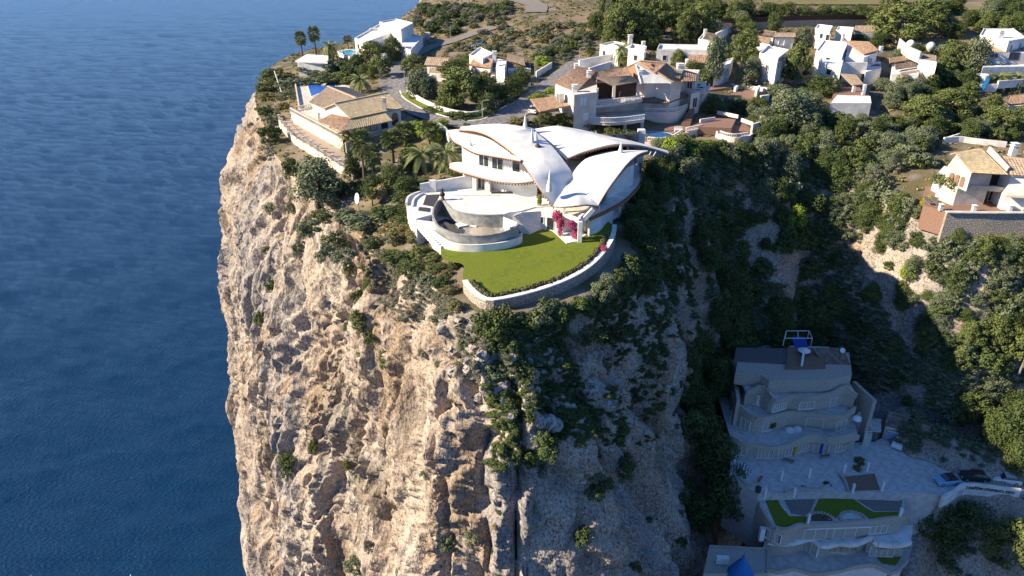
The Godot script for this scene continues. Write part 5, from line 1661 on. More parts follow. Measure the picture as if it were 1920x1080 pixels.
func make_right_villa() -> void:
	var t := thing("balcony_villa", Vector3(22.48, 1.50, -136.90), "large cream villa with stacked balustraded balconies and clay tile roofs", "villa")
	var W: Material = M.white; var C: Material = M.beige
	# left wing
	slab(t, "wall", [Vector3(8.56, 9.00, -146.09), Vector3(11.69, 9.00, -138.62), Vector3(16.60, 8.90, -145.04), Vector3(17.49, 9.00, -160.30), Vector3(12.65, 9.00, -160.30)], 1.0, 8.75, W)
	wpart(t, "roof", tile_roof(Vector3(8.48, 9.20, -146.65), Vector3(12.12, 8.95, -138.86), Vector3(17.05, 10.60, -150.30), Vector3(13.57, 11.20, -152.85), CLAY), M.tile)
	wpart(t, "roof", tile_roof(Vector3(12.12, 8.95, -138.86), Vector3(16.25, 8.95, -144.79), Vector3(17.49, 10.40, -150.24), Vector3(17.05, 10.60, -150.30), CLAY), M.tile)
	var pw := MB.new()
	for q in [[Vector3(14.28, 9.60, -159.45), Vector3(22.57, 10.00, -165.58), 1.7], [Vector3(16.00, 9.20, -154.42), Vector3(21.33, 9.60, -160.07), 1.4]]:
		pw.wall(PackedVector3Array([q[0], q[1]]), 0.35, q[2])
	wpart(t, "parapet_wall", pw, W).set_meta("kind", "stuff")
	var pw2 := MB.new()
	pw2.wall(PackedVector3Array([Vector3(22.56, 9.80, -165.41), Vector3(21.60, 9.60, -159.45)]), 0.35, 2.2)
	wpart(t, "parapet_wall", pw2, W)
	chimney(t, Vector3(13.24, 9.60, -153.43), 0.8, 1.6, W)
	chimney(t, Vector3(15.25, 9.60, -146.73), 0.8, 1.4, W)
	chimney(t, Vector3(11.80, 6.20, -138.58), 0.9, 3.7, W)
	chimney(t, Vector3(24.76, 9.40, -149.95), 0.7, 1.7, W)
	chimney(t, Vector3(25.29, 9.00, -145.57), 0.8, 2.4, W)
	var bay := MB.new()
	bay.lathe(Vector3(10.20, 5.40, -146.72), PackedVector2Array([Vector2(0.1, -1.6), Vector2(0.85, -1.2), Vector2(0.85, 2.6), Vector2(0.7, 2.8), Vector2(0.02, 3.0)]), 14)
	wpart(t, "bay", bay, W)
	opening(t, "window", Vector3(8.42, 6.40, -144.10), Vector3(11.52, 6.40, -137.71), 0.42, 6.6, 1.0, 1.5, W, M.glass, 1, 0.9)
	# main front of the left wing
	var a := Vector3(11.59, 6.50, -135.97); var b := Vector3(16.01, 6.50, -138.15)
	slab(t, "wall", [Vector3(11.59, 6.50, -135.97), Vector3(16.01, 6.50, -138.15), Vector3(16.88, 6.50, -146.54), Vector3(12.53, 6.50, -145.56)], 0.6, 9.0, C)
	opening(t, "window", a, b, 0.4, 6.8, 1.5, 1.6, C, M.shutter, 1)
	opening(t, "window", a, b, 0.55, 3.9, 1.2, 1.5, C, M.shutter, 0)
	# covered terrace
	wpart(t, "roof", tile_roof(Vector3(19.55, 9.40, -142.04), Vector3(24.96, 9.60, -145.14), Vector3(23.24, 10.80, -144.75), Vector3(16.24, 10.80, -142.61), TAN), M.tile)
	wpart(t, "roof", tile_roof(Vector3(16.24, 10.80, -142.61), Vector3(23.45, 10.80, -144.75), Vector3(22.84, 11.60, -148.22), Vector3(19.20, 11.60, -147.07), CLAY), M.tile)
	slab(t, "wall", [Vector3(16.71, 7.00, -145.19), Vector3(26.40, 7.00, -148.18), Vector3(27.75, 7.00, -154.51), Vector3(17.79, 7.00, -153.42)], 1.0, 9.3, M.wood)
	for q in [Vector3(19.76, 6.60, -142.25), Vector3(25.13, 6.60, -146.07), Vector3(16.19, 6.60, -139.95)]:
		var c := MB.new(); c.box(q, Vector3(0.55, 2.8, 0.55)); wpart(t, "pillar", c, C)
	arch(t, "arch_shade_panel", Vector3(19.76, 6.60, -142.25), Vector3(25.27, 6.60, -145.59), 0.5, 6.7, 3.6, 2.4, M.wood)  # flat dark wood panel in place of the open arch and its shade
	# balconies
	var b1 := curve([Vector3(12.04, 6.20, -139.02), Vector3(15.30, 6.20, -139.02), Vector3(19.60, 6.20, -140.82), Vector3(25.77, 6.20, -144.53)], 12)
	var p1 := []
	for p in b1: p1.append(p)
	for p in [Vector3(27.75, 6.20, -154.11), Vector3(13.02, 6.20, -148.93)]: p1.append(p)
	slab(t, "balcony", p1, 5.8, 6.2, C)
	balustrade(t, b1, 1.0, W, 0.36)
	var b2 := curve([Vector3(14.57, 3.60, -137.54), Vector3(17.74, 3.60, -136.72), Vector3(21.34, 3.60, -137.13), Vector3(25.54, 3.60, -139.19)], 12)
	var p2 := []
	for p in b2: p2.append(p)
	for p in [Vector3(27.51, 3.60, -149.91), Vector3(15.19, 3.60, -147.56)]: p2.append(p)
	slab(t, "balcony", p2, 3.1, 3.6, C)
	balustrade(t, b2, 1.0, W, 0.36)
	var bw := MB.new()
	bw.wall(PackedVector3Array([Vector3(14.89, 3.60, -144.37), Vector3(26.68, 3.60, -147.56)]), 0.3, 2.3)
	wpart(t, "wall", bw, C)
	for k in 3:
		opening(t, "window", Vector3(14.89, 3.60, -144.37), Vector3(26.68, 3.60, -147.56), 0.14 + 0.33 * k, 3.8, 1.9, 1.7, W, M.shutter if k == 1 else M.glass, 1, 0.2)
	for q in [Vector3(14.83, 1.20, -138.03), Vector3(18.49, 1.20, -138.42), Vector3(21.90, 1.20, -139.21), Vector3(25.41, 1.20, -140.41)]:
		var c := MB.new(); c.box(q, Vector3(0.6, 2.0, 0.6)); wpart(t, "pillar", c, C)
	var uw := MB.new()
	uw.wall(PackedVector3Array([Vector3(13.88, 1.20, -143.70), Vector3(27.32, 1.20, -146.26)]), 0.3, 2.0)
	wpart(t, "wall", uw, C)
	opening(t, "door", Vector3(13.88, 1.20, -143.70), Vector3(27.32, 1.20, -146.26), 0.72, 1.25, 2.2, 1.6, W, M.shutter, 1, 0.2)
	var ov := MB.new()
	ov.wall(PackedVector3Array([Vector3(12.28, 1.20, -139.61), Vector3(15.55, 1.20, -146.70)]), 0.3, 2.4)
	wpart(t, "wall", ov, C)
	# right wing
	gable(t, Vector3(31.68, 9.50, -145.13), Vector3(34.46, 9.50, -148.33), Vector3(30.50, 12.80, -147.22), Vector3(25.42, 13.00, -148.45), 1.0, C, CLAY, 0.3)
	var vg := MB.new()
	vg.wall(PackedVector3Array([Vector3(26.35, 6.80, -149.13), Vector3(31.81, 6.80, -147.11)]), 0.4, 2.9)
	wpart(t, "wall", vg, C)
	var gt := MB.new()
	var g0 := Vector3(24.32, 12.80, -146.04); var g1 := Vector3(31.17, 9.40, -144.59); var g2 := Vector3(25.41, 9.40, -144.59)
	gt.tri(g0, g1, g2)
	for e in [[g0, g1], [g0, g2]]:
		gt.bar(e[0], e[1], 0.4, 0.3)
	wpart(t, "gable", gt, W)
	opening(t, "window", Vector3(26.35, 6.80, -149.13), Vector3(31.81, 6.80, -147.11), 0.2, 7.2, 1.5, 1.7, C, M.shutter, 0, 0.26)
	opening(t, "window", Vector3(26.35, 6.80, -149.13), Vector3(31.81, 6.80, -147.11), 0.62, 7.1, 1.5, 1.7, C, M.shutter, 0, 0.26)
	var h0 := Vector3(31.72, 6.80, -146.62); var h1 := Vector3(35.69, 6.80, -152.26); var h2 := Vector3(37.43, 6.80, -150.68)
	slab(t, "wall", [h0, h1, h2, Vector3(40.46, 6.80, -160.03), Vector3(35.49, 6.80, -161.20)], 1.0, 9.2, C)
	wpart(t, "roof", tile_roof(Vector3(33.47, 9.50, -145.65), Vector3(36.79, 9.30, -147.21), Vector3(37.58, 10.20, -150.19), Vector3(34.52, 11.00, -150.41), CLAY), M.tile)
	wpart(t, "roof", tile_roof(Vector3(27.20, 11.80, -147.09), Vector3(33.33, 10.00, -146.27), Vector3(34.61, 11.00, -149.83), Vector3(30.61, 12.00, -153.13), TAN), M.tile)
	arch(t, "arched_window", h0, h1, 0.5, 7.0, 1.4, 2.0, M.glass)
	opening(t, "window", h1, h2, 0.5, 7.0, 1.1, 1.6, W, M.glass, 1)
	chimney(t, Vector3(33.84, 9.40, -149.95), 1.2, 2.4, W)
	# lower canopy and terrace with curved wall
	wpart(t, "roof", tile_roof(Vector3(25.77, 5.60, -144.87), Vector3(30.97, 5.40, -144.83), Vector3(31.71, 6.50, -147.53), Vector3(26.44, 6.50, -147.53), UMBER), M.tile)
	wpart(t, "roof", tile_roof(Vector3(30.97, 5.40, -144.83), Vector3(36.48, 5.60, -150.73), Vector3(35.47, 6.50, -150.57), Vector3(31.71, 6.50, -147.53), UMBER), M.tile)
	var lw := MB.new()
	lw.wall(PackedVector3Array([Vector3(26.80, 3.80, -149.04), Vector3(31.54, 3.80, -148.09), Vector3(37.16, 3.80, -152.92)]), 0.3, 2.0)
	wpart(t, "wall", lw, C)
	opening(t, "window", Vector3(26.80, 3.80, -149.04), Vector3(31.54, 3.80, -148.09), 0.72, 3.9, 1.9, 1.5, W, M.shutter, 1, 0.2)
	opening(t, "window", Vector3(31.54, 3.80, -148.09), Vector3(37.16, 3.80, -152.92), 0.3, 3.9, 1.9, 1.5, W, M.shutter, 1, 0.2)
	var tw := curve([Vector3(26.50, 3.40, -145.66), Vector3(29.96, 3.40, -145.21), Vector3(33.14, 3.40, -146.12), Vector3(35.99, 3.40, -149.35)], 12)
	var tp := []
	for p in tw: tp.append(p)
	for p in [Vector3(37.60, 3.40, -154.71), Vector3(27.27, 3.40, -151.75)]: tp.append(p)
	slab(t, "terrace", tp, 0.6, 3.4, C)
	balustrade(t, tw, 0.95, W, 0.36)
	var pm := MB.new(); pm.box(Vector3(32.00, 1.20, -148.01), Vector3(0.35, 4.4, 0.35)); wpart(t, "post", pm, M.pale_wood)
	for i in 11:
		var f := i / 11.0; var g := (i + 1) / 11.0
		var L0 := Vector3(36.43, 3.40, -148.88); var L1 := Vector3(33.73, 1.20, -143.70); var R0 := Vector3(37.74, 3.40, -149.83); var R1 := Vector3(35.65, 1.20, -143.70)
		slab(t, "step", [L0.lerp(L1, f), R0.lerp(R1, f), R0.lerp(R1, g), L0.lerp(L1, g)], 0.3, lerpf(3.3, 1.3, f), M.terracotta)
	slab(t, "wall", [Vector3(36.43, 3.40, -148.88), Vector3(38.73, 3.40, -150.78), Vector3(42.74, 3.40, -162.05), Vector3(38.27, 3.40, -157.78)], 0.6, 6.4, C)
	opening(t, "door", Vector3(36.43, 3.40, -148.88), Vector3(38.73, 3.40, -150.78), 0.5, 3.5, 1.3, 1.9, W, M.glass, 1)
	slab(t, "balcony", [Vector3(37.80, 6.40, -152.09), Vector3(40.42, 6.40, -151.04), Vector3(41.94, 6.40, -156.39), Vector3(39.75, 6.40, -159.76)], 5.9, 6.4, C)
	balustrade(t, PackedVector3Array([Vector3(37.80, 6.40, -152.09), Vector3(40.42, 6.40, -151.04), Vector3(41.94, 6.40, -156.39)]), 0.6, C, 0.5)
	var sw := MB.new()
	sw.wall(PackedVector3Array([Vector3(38.40, 1.60, -151.83), Vector3(42.19, 2.60, -159.32)]), 0.35, 2.2)
	wpart(t, "wall", sw, C)
	# pool terrace
	var pf := [Vector3(24.27, 1.20, -132.01), Vector3(27.61, 1.20, -131.29), Vector3(30.21, 1.20, -133.47), Vector3(32.60, 1.20, -137.25), Vector3(37.63, 1.20, -141.22), Vector3(40.06, 1.20, -139.61), Vector3(43.81, 1.20, -140.01), Vector3(47.87, 1.20, -139.61), Vector3(48.34, 1.20, -148.46), Vector3(40.63, 1.20, -153.03), Vector3(27.39, 1.20, -148.01), Vector3(13.01, 1.20, -139.61)]
	slab(t, "pool_deck", pf, -3.0, 1.2, M.terracotta)
	var pe := MB.new(); var pwm := MB.new()
	var ring := []; var ring2 := []
	for i in 24:
		var an := TAU * i / 24
		ring.append(Vector3(27.40, 1.20, -136.87) + Vector3(cos(an) * 3.4, 0, sin(an) * 2.6)); ring2.append(Vector3(27.40, 1.20, -136.87) + Vector3(cos(an) * 3.1, 0, sin(an) * 2.3))
	slab(t, "pool_edge", ring, 1.1, 1.27, W)
	slab(t, "pool_water", ring2, 1.1, 1.285, M.turquoise_water if false else M.pool_water)
	balustrade(t, curve([Vector3(25.28, 1.20, -132.74), Vector3(27.74, 1.20, -132.01), Vector3(30.08, 1.20, -133.84), Vector3(32.47, 1.20, -137.64)], 10), 0.8, W, 0.36)
	balustrade(t, curve([Vector3(33.65, 1.40, -138.46), Vector3(35.37, 1.40, -139.65), Vector3(37.31, 1.40, -140.86)], 5), 0.8, W, 0.36)
	var rw := MB.new()
	rw.wall(lowered(curve([Vector3(24.21, 1.20, -131.65), Vector3(27.54, 1.20, -130.94), Vector3(30.13, 1.20, -133.11), Vector3(32.80, 1.20, -137.25), Vector3(37.54, 1.20, -140.82), Vector3(40.17, 1.20, -139.21)], 24), 4.4), 0.4, 4.5)
	wpart(t, "retaining_wall", rw, C)
	var rt := curve([Vector3(39.56, 1.20, -138.03), Vector3(40.40, 1.20, -135.72), Vector3(42.32, 1.20, -134.59), Vector3(44.86, 1.20, -135.72), Vector3(46.90, 1.20, -138.82)], 16)
	var rm := MB.new(); rm.wall(lowered(rt, 4.4), 0.4, 4.5); wpart(t, "round_wall", rm, C)
	balustrade(t, curve([Vector3(39.87, 1.30, -136.88), Vector3(40.69, 1.30, -135.35), Vector3(42.31, 1.30, -134.60), Vector3(44.85, 1.30, -135.73)], 10), 0.75, W, 0.36)
	var tl := MB.new()
	tl.wall(lowered(PackedVector3Array([Vector3(46.15, 1.20, -138.03), Vector3(48.74, 1.20, -140.41), Vector3(50.05, 1.20, -145.40)]), 4.4), 0.4, 6.2)
	wpart(t, "retaining_wall", tl, C)
	slab(t, "upper_patio", [Vector3(36.35, 2.20, -139.80), Vector3(42.56, 2.20, -138.99), Vector3(45.25, 2.20, -145.73), Vector3(40.74, 2.20, -149.33)], 0.5, 2.0, M.terracotta)
	for q in [[Vector3(37.34, 2.00, -143.08), Vector3(40.73, 2.00, -144.80)], [Vector3(42.15, 2.40, -148.49), Vector3(45.43, 2.40, -144.92)], [Vector3(45.85, 2.00, -143.93), Vector3(47.20, 2.00, -140.58)]]:
		var m := MB.new(); m.wall(PackedVector3Array([q[0], q[1]]), 0.3, 0.7); wpart(t, "low_wall", m, C)
	# lounger beside the pool
	var lo := thing("garden_bench", Vector3(32.38, 1.20, -139.21), "white wire garden bench beside the oval pool", "bench")
	var ls := MB.new(); ls.box(Vector3(32.38, 1.20, -139.21) + Vector3(0, 0.4, 0), Vector3(1.6, 0.08, 0.6)); wpart(lo, "seat", ls, W)
	var lb := MB.new(); lb.box(Vector3(32.38, 1.20, -139.21) + Vector3(0, 0.48, -0.3), Vector3(1.6, 0.5, 0.06)); wpart(lo, "backrest", lb, W)
	for e in [-0.7, 0.7]:
		var l := MB.new(); l.box(Vector3(32.38, 1.20, -139.21) + Vector3(e, 0, 0), Vector3(0.08, 0.4, 0.5)); wpart(lo, "leg", l, W)
	# carport
	var cp := thing("carport", Vector3(7.50, 4.00, -145.84), "carport with a rusty red tiled roof beside the road", "carport")
	wpart(cp, "roof", tile_roof(Vector3(5.14, 6.20, -134.29), Vector3(11.83, 6.20, -140.36), Vector3(10.12, 7.00, -144.70), Vector3(3.51, 7.00, -141.36), CLAY), M.tile)
	for q in [Vector3(5.14, 6.20, -134.29), Vector3(11.49, 6.20, -139.91), Vector3(3.91, 6.90, -140.89), Vector3(9.89, 6.90, -144.19)]:
		var c := MB.new(); c.box2(Vector3(q.x - 0.12, 2.0, q.z - 0.4), Vector3(0.12 + q.x, q.y - 0.1, q.z - 0.16)); wpart(cp, "post", c, M.pale_wood)
	var cw := MB.new(); cw.wall(PackedVector3Array([Vector3(6.35, 3.00, -143.34), Vector3(12.70, 3.00, -148.73)]), 0.25, 2.8); wpart(cp, "wall", cw, M.rust_trim)


# ---------------------------------------------------------------- white houses of the upper village
func village_house(called: String, at: Vector3, label: String) -> Node3D:
	return thing(called, at, label, "house", "white village houses")

func make_village() -> void:
	var W: Material = M.white
	# long white house with a buttress
	var t := village_house("long_house", Vector3(37.82, 6.00, -189.24), "long low white house with buttress and parapets behind the balcony villa")
	flat_block(t, [Vector3(21.68, 10.50, -185.94), Vector3(25.41, 10.50, -179.35), Vector3(28.09, 10.50, -187.65), Vector3(25.62, 10.50, -191.18)], 4.5, 10.3, W)
	wpart(t, "roof", tile_roof(Vector3(22.04, 9.60, -185.22), Vector3(25.25, 9.60, -179.63), Vector3(25.69, 10.20, -181.31), Vector3(22.48, 10.20, -187.11), CLAY), M.tile)
	flat_block(t, [Vector3(25.74, 9.00, -181.07), Vector3(31.42, 9.00, -178.02), Vector3(34.33, 9.00, -192.55), Vector3(28.40, 9.00, -196.08)], 4.5, 8.9, W)
	flat_block(t, [Vector3(26.99, 11.20, -174.79), Vector3(30.21, 11.20, -171.73), Vector3(31.47, 11.20, -177.94), Vector3(28.81, 11.20, -181.20)], 5.0, 11.0, W, 0.5)
	wpart(t, "roof", tile_roof(Vector3(26.23, 8.60, -179.72), Vector3(30.33, 8.40, -177.21), Vector3(30.90, 9.00, -179.54), Vector3(26.64, 9.20, -182.16), CLAY), M.tile)
	chimney(t, Vector3(29.04, 10.50, -185.94), 1.0, 1.9, W)
	chimney(t, Vector3(32.22, 8.60, -185.15), 0.8, 2.4, W)
	flat_block(t, [Vector3(34.98, 9.60, -181.99), Vector3(47.57, 9.60, -181.19), Vector3(49.63, 9.60, -188.56), Vector3(37.13, 9.60, -190.28)], 4.5, 9.6, W, 0.5)
	var bt := MB.new()
	bt.wall(PackedVector3Array([Vector3(36.59, 6.00, -186.95), Vector3(39.31, 5.60, -186.27)]), 0.6, 3.2)
	wpart(t, "buttress", bt, W)
	wpart(t, "roof", tile_roof(Vector3(41.07, 8.40, -174.33), Vector3(45.71, 8.40, -172.92), Vector3(47.03, 9.40, -177.81), Vector3(42.14, 9.40, -178.57), CLAY), M.tile)
	slab(t, "wall", [Vector3(40.72, 8.20, -175.51), Vector3(46.27, 8.20, -174.09), Vector3(49.85, 8.20, -187.67), Vector3(43.32, 8.20, -187.67)], 4.0, 8.2, W)
	for k in 3: opening(t, "window", Vector3(21.88, 8.00, -186.52), Vector3(25.81, 8.00, -181.10), 0.25 + 0.25 * k, 7.0, 0.8, 1.1, W, M.glass, 0, 1.0)
	# arch gabled house under the pines
	t = village_house("arch_gate_house", Vector3(54.23, 8.00, -201.91), "white house with an arched gable wall and slim chimneys below the stone wall")
	flat_block(t, [Vector3(48.01, 11.00, -195.00), Vector3(50.30, 11.00, -187.70), Vector3(54.76, 11.00, -198.85), Vector3(53.01, 11.00, -209.12)], 6, 10.4, W, 0.2)
	wpart(t, "roof", tile_roof(Vector3(49.39, 10.60, -195.98), Vector3(51.77, 10.60, -192.28), Vector3(53.68, 11.40, -195.90), Vector3(51.80, 11.40, -201.86), UMBER), M.tile)
	var ag := MB.new()
	ag.wall(PackedVector3Array([Vector3(54.46, 8.00, -202.84), Vector3(62.18, 8.00, -216.66)]), 0.5, 3.0)
	wpart(t, "wall", ag, W)
	arch(t, "arch_shade_panel", Vector3(54.46, 8.00, -202.84), Vector3(62.18, 8.00, -216.66), 0.75, 8.1, 1.2, 2.2, M.wood)  # dark panel for the shade inside the arch
	chimney(t, Vector3(51.44, 8.60, -202.49), 0.7, 3.0, W)
	chimney(t, Vector3(53.28, 8.40, -198.32), 0.6, 2.2, W)
	slab(t, "patio", [Vector3(37.30, 8.20, -193.49), Vector3(42.68, 8.20, -194.35), Vector3(47.60, 8.20, -197.86), Vector3(44.61, 8.20, -205.24), Vector3(39.63, 8.20, -203.35)], 5.0, 8.0, M.terracotta)
	# blue door house
	t = village_house("blue_door_house", Vector3(46.70, 5.00, -164.47), "narrow white house wall with a tall blue door beside the dark courtyard")
	flat_block(t, [Vector3(45.53, 7.80, -166.94), Vector3(50.67, 7.80, -173.62), Vector3(53.91, 7.80, -182.31), Vector3(49.52, 7.80, -177.87)], 2.5, 7.8, W)
	opening(t, "door", Vector3(46.35, 4.60, -167.65), Vector3(51.76, 4.60, -175.12), 0.62, 4.9, 0.9, 2.4, W, M.blue_shutter, 0, 0.2)
	slab(t, "patio", [Vector3(43.40, 4.00, -163.64), Vector3(50.08, 4.00, -167.67), Vector3(53.62, 4.00, -176.96), Vector3(48.82, 4.00, -175.66)], 2.0, 4.0, M.terracotta)
	# low terrace with white walls
	t = village_house("terrace_ruin", Vector3(51.31, 4.00, -158.17), "low white terrace walls around red paving among dark trees")
	slab(t, "patio", [Vector3(46.68, 3.40, -157.78), Vector3(55.00, 3.40, -156.74), Vector3(57.96, 3.40, -167.68), Vector3(51.17, 3.40, -170.03)], 0.5, 3.4, M.terracotta)
	for q in [[Vector3(50.56, 3.40, -170.03), Vector3(57.48, 3.40, -165.38), 0.9], [Vector3(53.19, 3.40, -159.89), Vector3(55.56, 3.40, -165.38), 1.4], [Vector3(52.97, 3.40, -155.72), Vector3(55.00, 3.40, -156.74), 1.2], [Vector3(50.15, 3.40, -165.38), Vector3(51.95, 3.40, -168.85), 1.0]]:
		var m := MB.new(); m.wall(PackedVector3Array([q[0], q[1]]), 0.5, q[2]); wpart(t, "low_wall", m, W)
	# cube house with pergola
	t = village_house("pergola_house", Vector3(59.32, 5.00, -167.44), "tall white cube house with a pergola balcony and flat roof")
	flat_block(t, [Vector3(57.24, 10.20, -173.58), Vector3(59.10, 10.20, -166.44), Vector3(65.58, 10.20, -178.14), Vector3(62.68, 10.20, -184.58)], 2.5, 10.2, W, 0.4)
	flat_block(t, [Vector3(59.51, 8.60, -171.76), Vector3(60.69, 8.60, -169.02), Vector3(64.63, 8.60, -176.02), Vector3(63.57, 8.60, -180.48)], 2.0, 8.4, W, 0.2)
	for k in 6:
		var b := MB.new(); b.bar(Vector3(58.74, 9.90, -169.63).lerp(Vector3(60.00, 9.90, -166.86), k / 5.0), Vector3(61.36, 9.90, -173.96).lerp(Vector3(62.61, 9.90, -171.05), k / 5.0), 0.12, 0.18); wpart(t, "pergola_beam", b, M.pale_wood)
	arch(t, "arch_shade_panel", Vector3(60.62, 7.00, -174.04), Vector3(61.86, 7.00, -171.36), 0.55, 6.2, 1.5, 1.8, M.wood)  # dark panel, the shade of the opening is in its colour
	opening(t, "window", Vector3(57.72, 7.00, -172.69), Vector3(58.53, 7.00, -167.47), 0.6, 7.2, 0.9, 1.3, W, M.glass, 0, 0.2)
	arch(t, "arch_shade_panel", Vector3(59.82, 5.00, -170.50), Vector3(61.50, 5.00, -169.26), 0.6, 3.4, 1.0, 1.8, M.wood)  # flat dark panel instead of a shaded recess
	# house with the round loggia
	t = village_house("loggia_house", Vector3(79.01, 6.00, -171.57), "white house with a round cut loggia and ragged clay roof")
	flat_block(t, [Vector3(72.54, 10.00, -179.42), Vector3(77.04, 10.00, -174.83), Vector3(85.74, 10.00, -192.84), Vector3(81.02, 10.00, -196.49)], 3, 9.9, W, 0.25)
	flat_block(t, [Vector3(70.51, 8.40, -171.54), Vector3(74.68, 8.40, -168.82), Vector3(82.62, 8.40, -186.41), Vector3(76.79, 8.40, -186.41)], 2, 8.4, W, 0.3)
	wpart(t, "roof", tile_roof(Vector3(83.18, 9.60, -177.33), Vector3(88.91, 9.80, -182.30), Vector3(88.03, 11.20, -186.31), Vector3(81.96, 11.40, -186.67), CLAY), M.tile)
	slab(t, "wall", [Vector3(78.57, 9.00, -176.53), Vector3(82.33, 9.00, -175.07), Vector3(88.85, 9.00, -182.63), Vector3(91.36, 9.00, -194.30), Vector3(87.29, 9.00, -196.08)], 3, 9.3, W)
	wpart(t, "roof", tile_roof(Vector3(76.70, 8.00, -176.69), Vector3(81.94, 8.00, -175.97), Vector3(82.34, 8.80, -178.50), Vector3(76.28, 8.80, -177.01), OCHRE), M.tile)
	var lg := MB.new()
	lg.wall(PackedVector3Array([Vector3(76.27, 5.60, -175.04), Vector3(83.32, 5.60, -175.04)]), 0.5, 2.6)
	wpart(t, "wall", lg, W)
	arch(t, "loggia", Vector3(76.33, 5.80, -175.28), Vector3(83.38, 5.80, -175.28), 0.45, 5.9, 3.8, 2.3, M.glass)  # dark glass sheet in place of the shaded loggia recess
	opening(t, "window", Vector3(82.39, 8.00, -175.26), Vector3(88.52, 8.00, -181.10), 0.45, 7.3, 0.9, 1.3, W, M.glass, 0, 0.3)
	slab(t, "porch", [Vector3(82.24, 5.80, -172.65), Vector3(88.39, 5.80, -177.99), Vector3(92.04, 5.80, -186.60), Vector3(87.66, 5.80, -185.12)], 2, 6.4, W)
	slab(t, "terrace", [Vector3(69.58, 3.60, -158.96), Vector3(77.00, 3.60, -157.91), Vector3(82.12, 3.60, -168.46), Vector3(75.75, 3.60, -171.45)], 1.0, 3.6, M.terracotta)
	wpart(t, "roof", tile_roof(Vector3(74.16, 5.80, -160.49), Vector3(77.21, 5.80, -161.63), Vector3(77.76, 6.80, -167.29), Vector3(74.66, 6.80, -168.55), TAN), M.tile)
	for q in [Vector3(77.24, 3.60, -161.11), Vector3(76.52, 3.60, -164.43)]:
		var c := MB.new(); c.box(q, Vector3(0.6, 2.3, 0.6)); wpart(t, "pillar", c, W)
	chimney(t, Vector3(84.97, 10.00, -194.65), 0.6, 1.6, W)
	chimney(t, Vector3(89.50, 9.00, -182.63), 0.7, 1.2, W)
	var rw := thing("garden_terrace_wall", Vector3(70.71, 1.00, -150.62), "tall pale retaining wall below the terrace of the loggia house", "wall")
	slab(rw, "wall", [Vector3(66.82, 3.70, -152.87), Vector3(75.44, 3.70, -152.87), Vector3(78.17, 3.70, -159.56), Vector3(71.39, 3.70, -160.64)], -0.5, 3.7, M.white)
	# white towers behind
	t = village_house("tower_house", Vector3(85.30, 8.00, -206.62), "small white tower house with a dark door under the stone wall")
	flat_block(t, [Vector3(80.40, 12.20, -201.90), Vector3(82.61, 12.20, -197.79), Vector3(86.62, 12.20, -206.19), Vector3(83.98, 12.20, -209.51)], 6, 12.2, W, 0.25)
	opening(t, "door", Vector3(80.34, 9.00, -199.73), Vector3(82.93, 9.00, -196.98), 0.8, 9.3, 1.0, 2.0, W, M.wood, 0, 0.4)
	t = village_house("block_house", Vector3(94.40, 8.00, -214.58), "white block house beside a ribbed tile roof under the stone wall")
	flat_block(t, [Vector3(86.40, 11.80, -202.92), Vector3(89.37, 11.80, -199.83), Vector3(93.35, 11.80, -208.28), Vector3(90.02, 11.80, -210.50)], 7, 11.6, W, 0.2)
	wpart(t, "roof", tile_roof(Vector3(93.60, 10.60, -207.93), Vector3(99.58, 10.60, -207.93), Vector3(100.52, 11.80, -211.62), Vector3(95.20, 11.80, -211.62), TAN), M.tile)
	slab(t, "wall", [Vector3(93.55, 10.40, -207.35), Vector3(99.22, 10.40, -207.35), Vector3(103.81, 10.40, -218.26), Vector3(98.31, 10.40, -218.26)], 7, 10.4, W)
	t = village_house("barn_house", Vector3(72.90, 8.00, -206.62), "low white house with dark and tan tiled roofs beside the round olive tree")
	gable(t, Vector3(66.83, 10.40, -203.26), Vector3(69.62, 10.40, -201.28), Vector3(70.73, 11.20, -203.38), Vector3(68.24, 11.20, -205.45), 6, W, UMBER)
	gable(t, Vector3(69.20, 10.20, -200.77), Vector3(75.28, 10.20, -200.77), Vector3(75.72, 11.00, -202.84), Vector3(70.31, 11.00, -202.84), 6, W, TAN)
	wpart(t, "roof", tile_roof(Vector3(64.79, 9.40, -200.70), Vector3(66.43, 9.40, -195.16), Vector3(68.02, 10.20, -198.85), Vector3(66.17, 10.20, -204.74), CLAY), M.tile)
	slab(t, "wall", [Vector3(64.11, 9.20, -198.35), Vector3(66.60, 9.20, -194.73), Vector3(69.84, 9.20, -204.04), Vector3(67.30, 9.20, -208.00)], 6, 9.2, W)
	opening(t, "door", Vector3(69.95, 9.00, -201.60), Vector3(75.64, 9.00, -201.60), 0.3, 8.2, 1.4, 1.7, W, M.wood, 0, 0.7)
	# tan walled house with white tanks
	t = village_house("tan_house", Vector3(92.59, 6.00, -171.57), "tan and white house with stepped tile roofs behind the big pines")
	var gwall := MB.new()
	gwall.wall(PackedVector3Array([Vector3(98.54, 8.50, -192.39), Vector3(96.23, 8.00, -182.62), Vector3(96.68, 7.60, -177.60)]), 0.35, 2.6)
	wpart(t, "wall", gwall, M.concrete)
	slab(t, "wall", [Vector3(96.54, 8.40, -177.21), Vector3(96.89, 8.40, -170.17), Vector3(102.39, 8.40, -180.19), Vector3(100.88, 8.40, -184.82)], 4, 8.4, W)
	wpart(t, "roof", tile_roof(Vector3(89.83, 7.60, -177.60), Vector3(96.68, 7.60, -182.00), Vector3(97.67, 8.30, -184.65), Vector3(90.80, 8.30, -180.04), CLAY), M.tile)
	wpart(t, "roof", tile_roof(Vector3(89.75, 6.80, -173.81), Vector3(96.80, 6.80, -177.95), Vector3(97.32, 7.50, -180.37), Vector3(90.39, 7.50, -176.04), UMBER), M.tile)
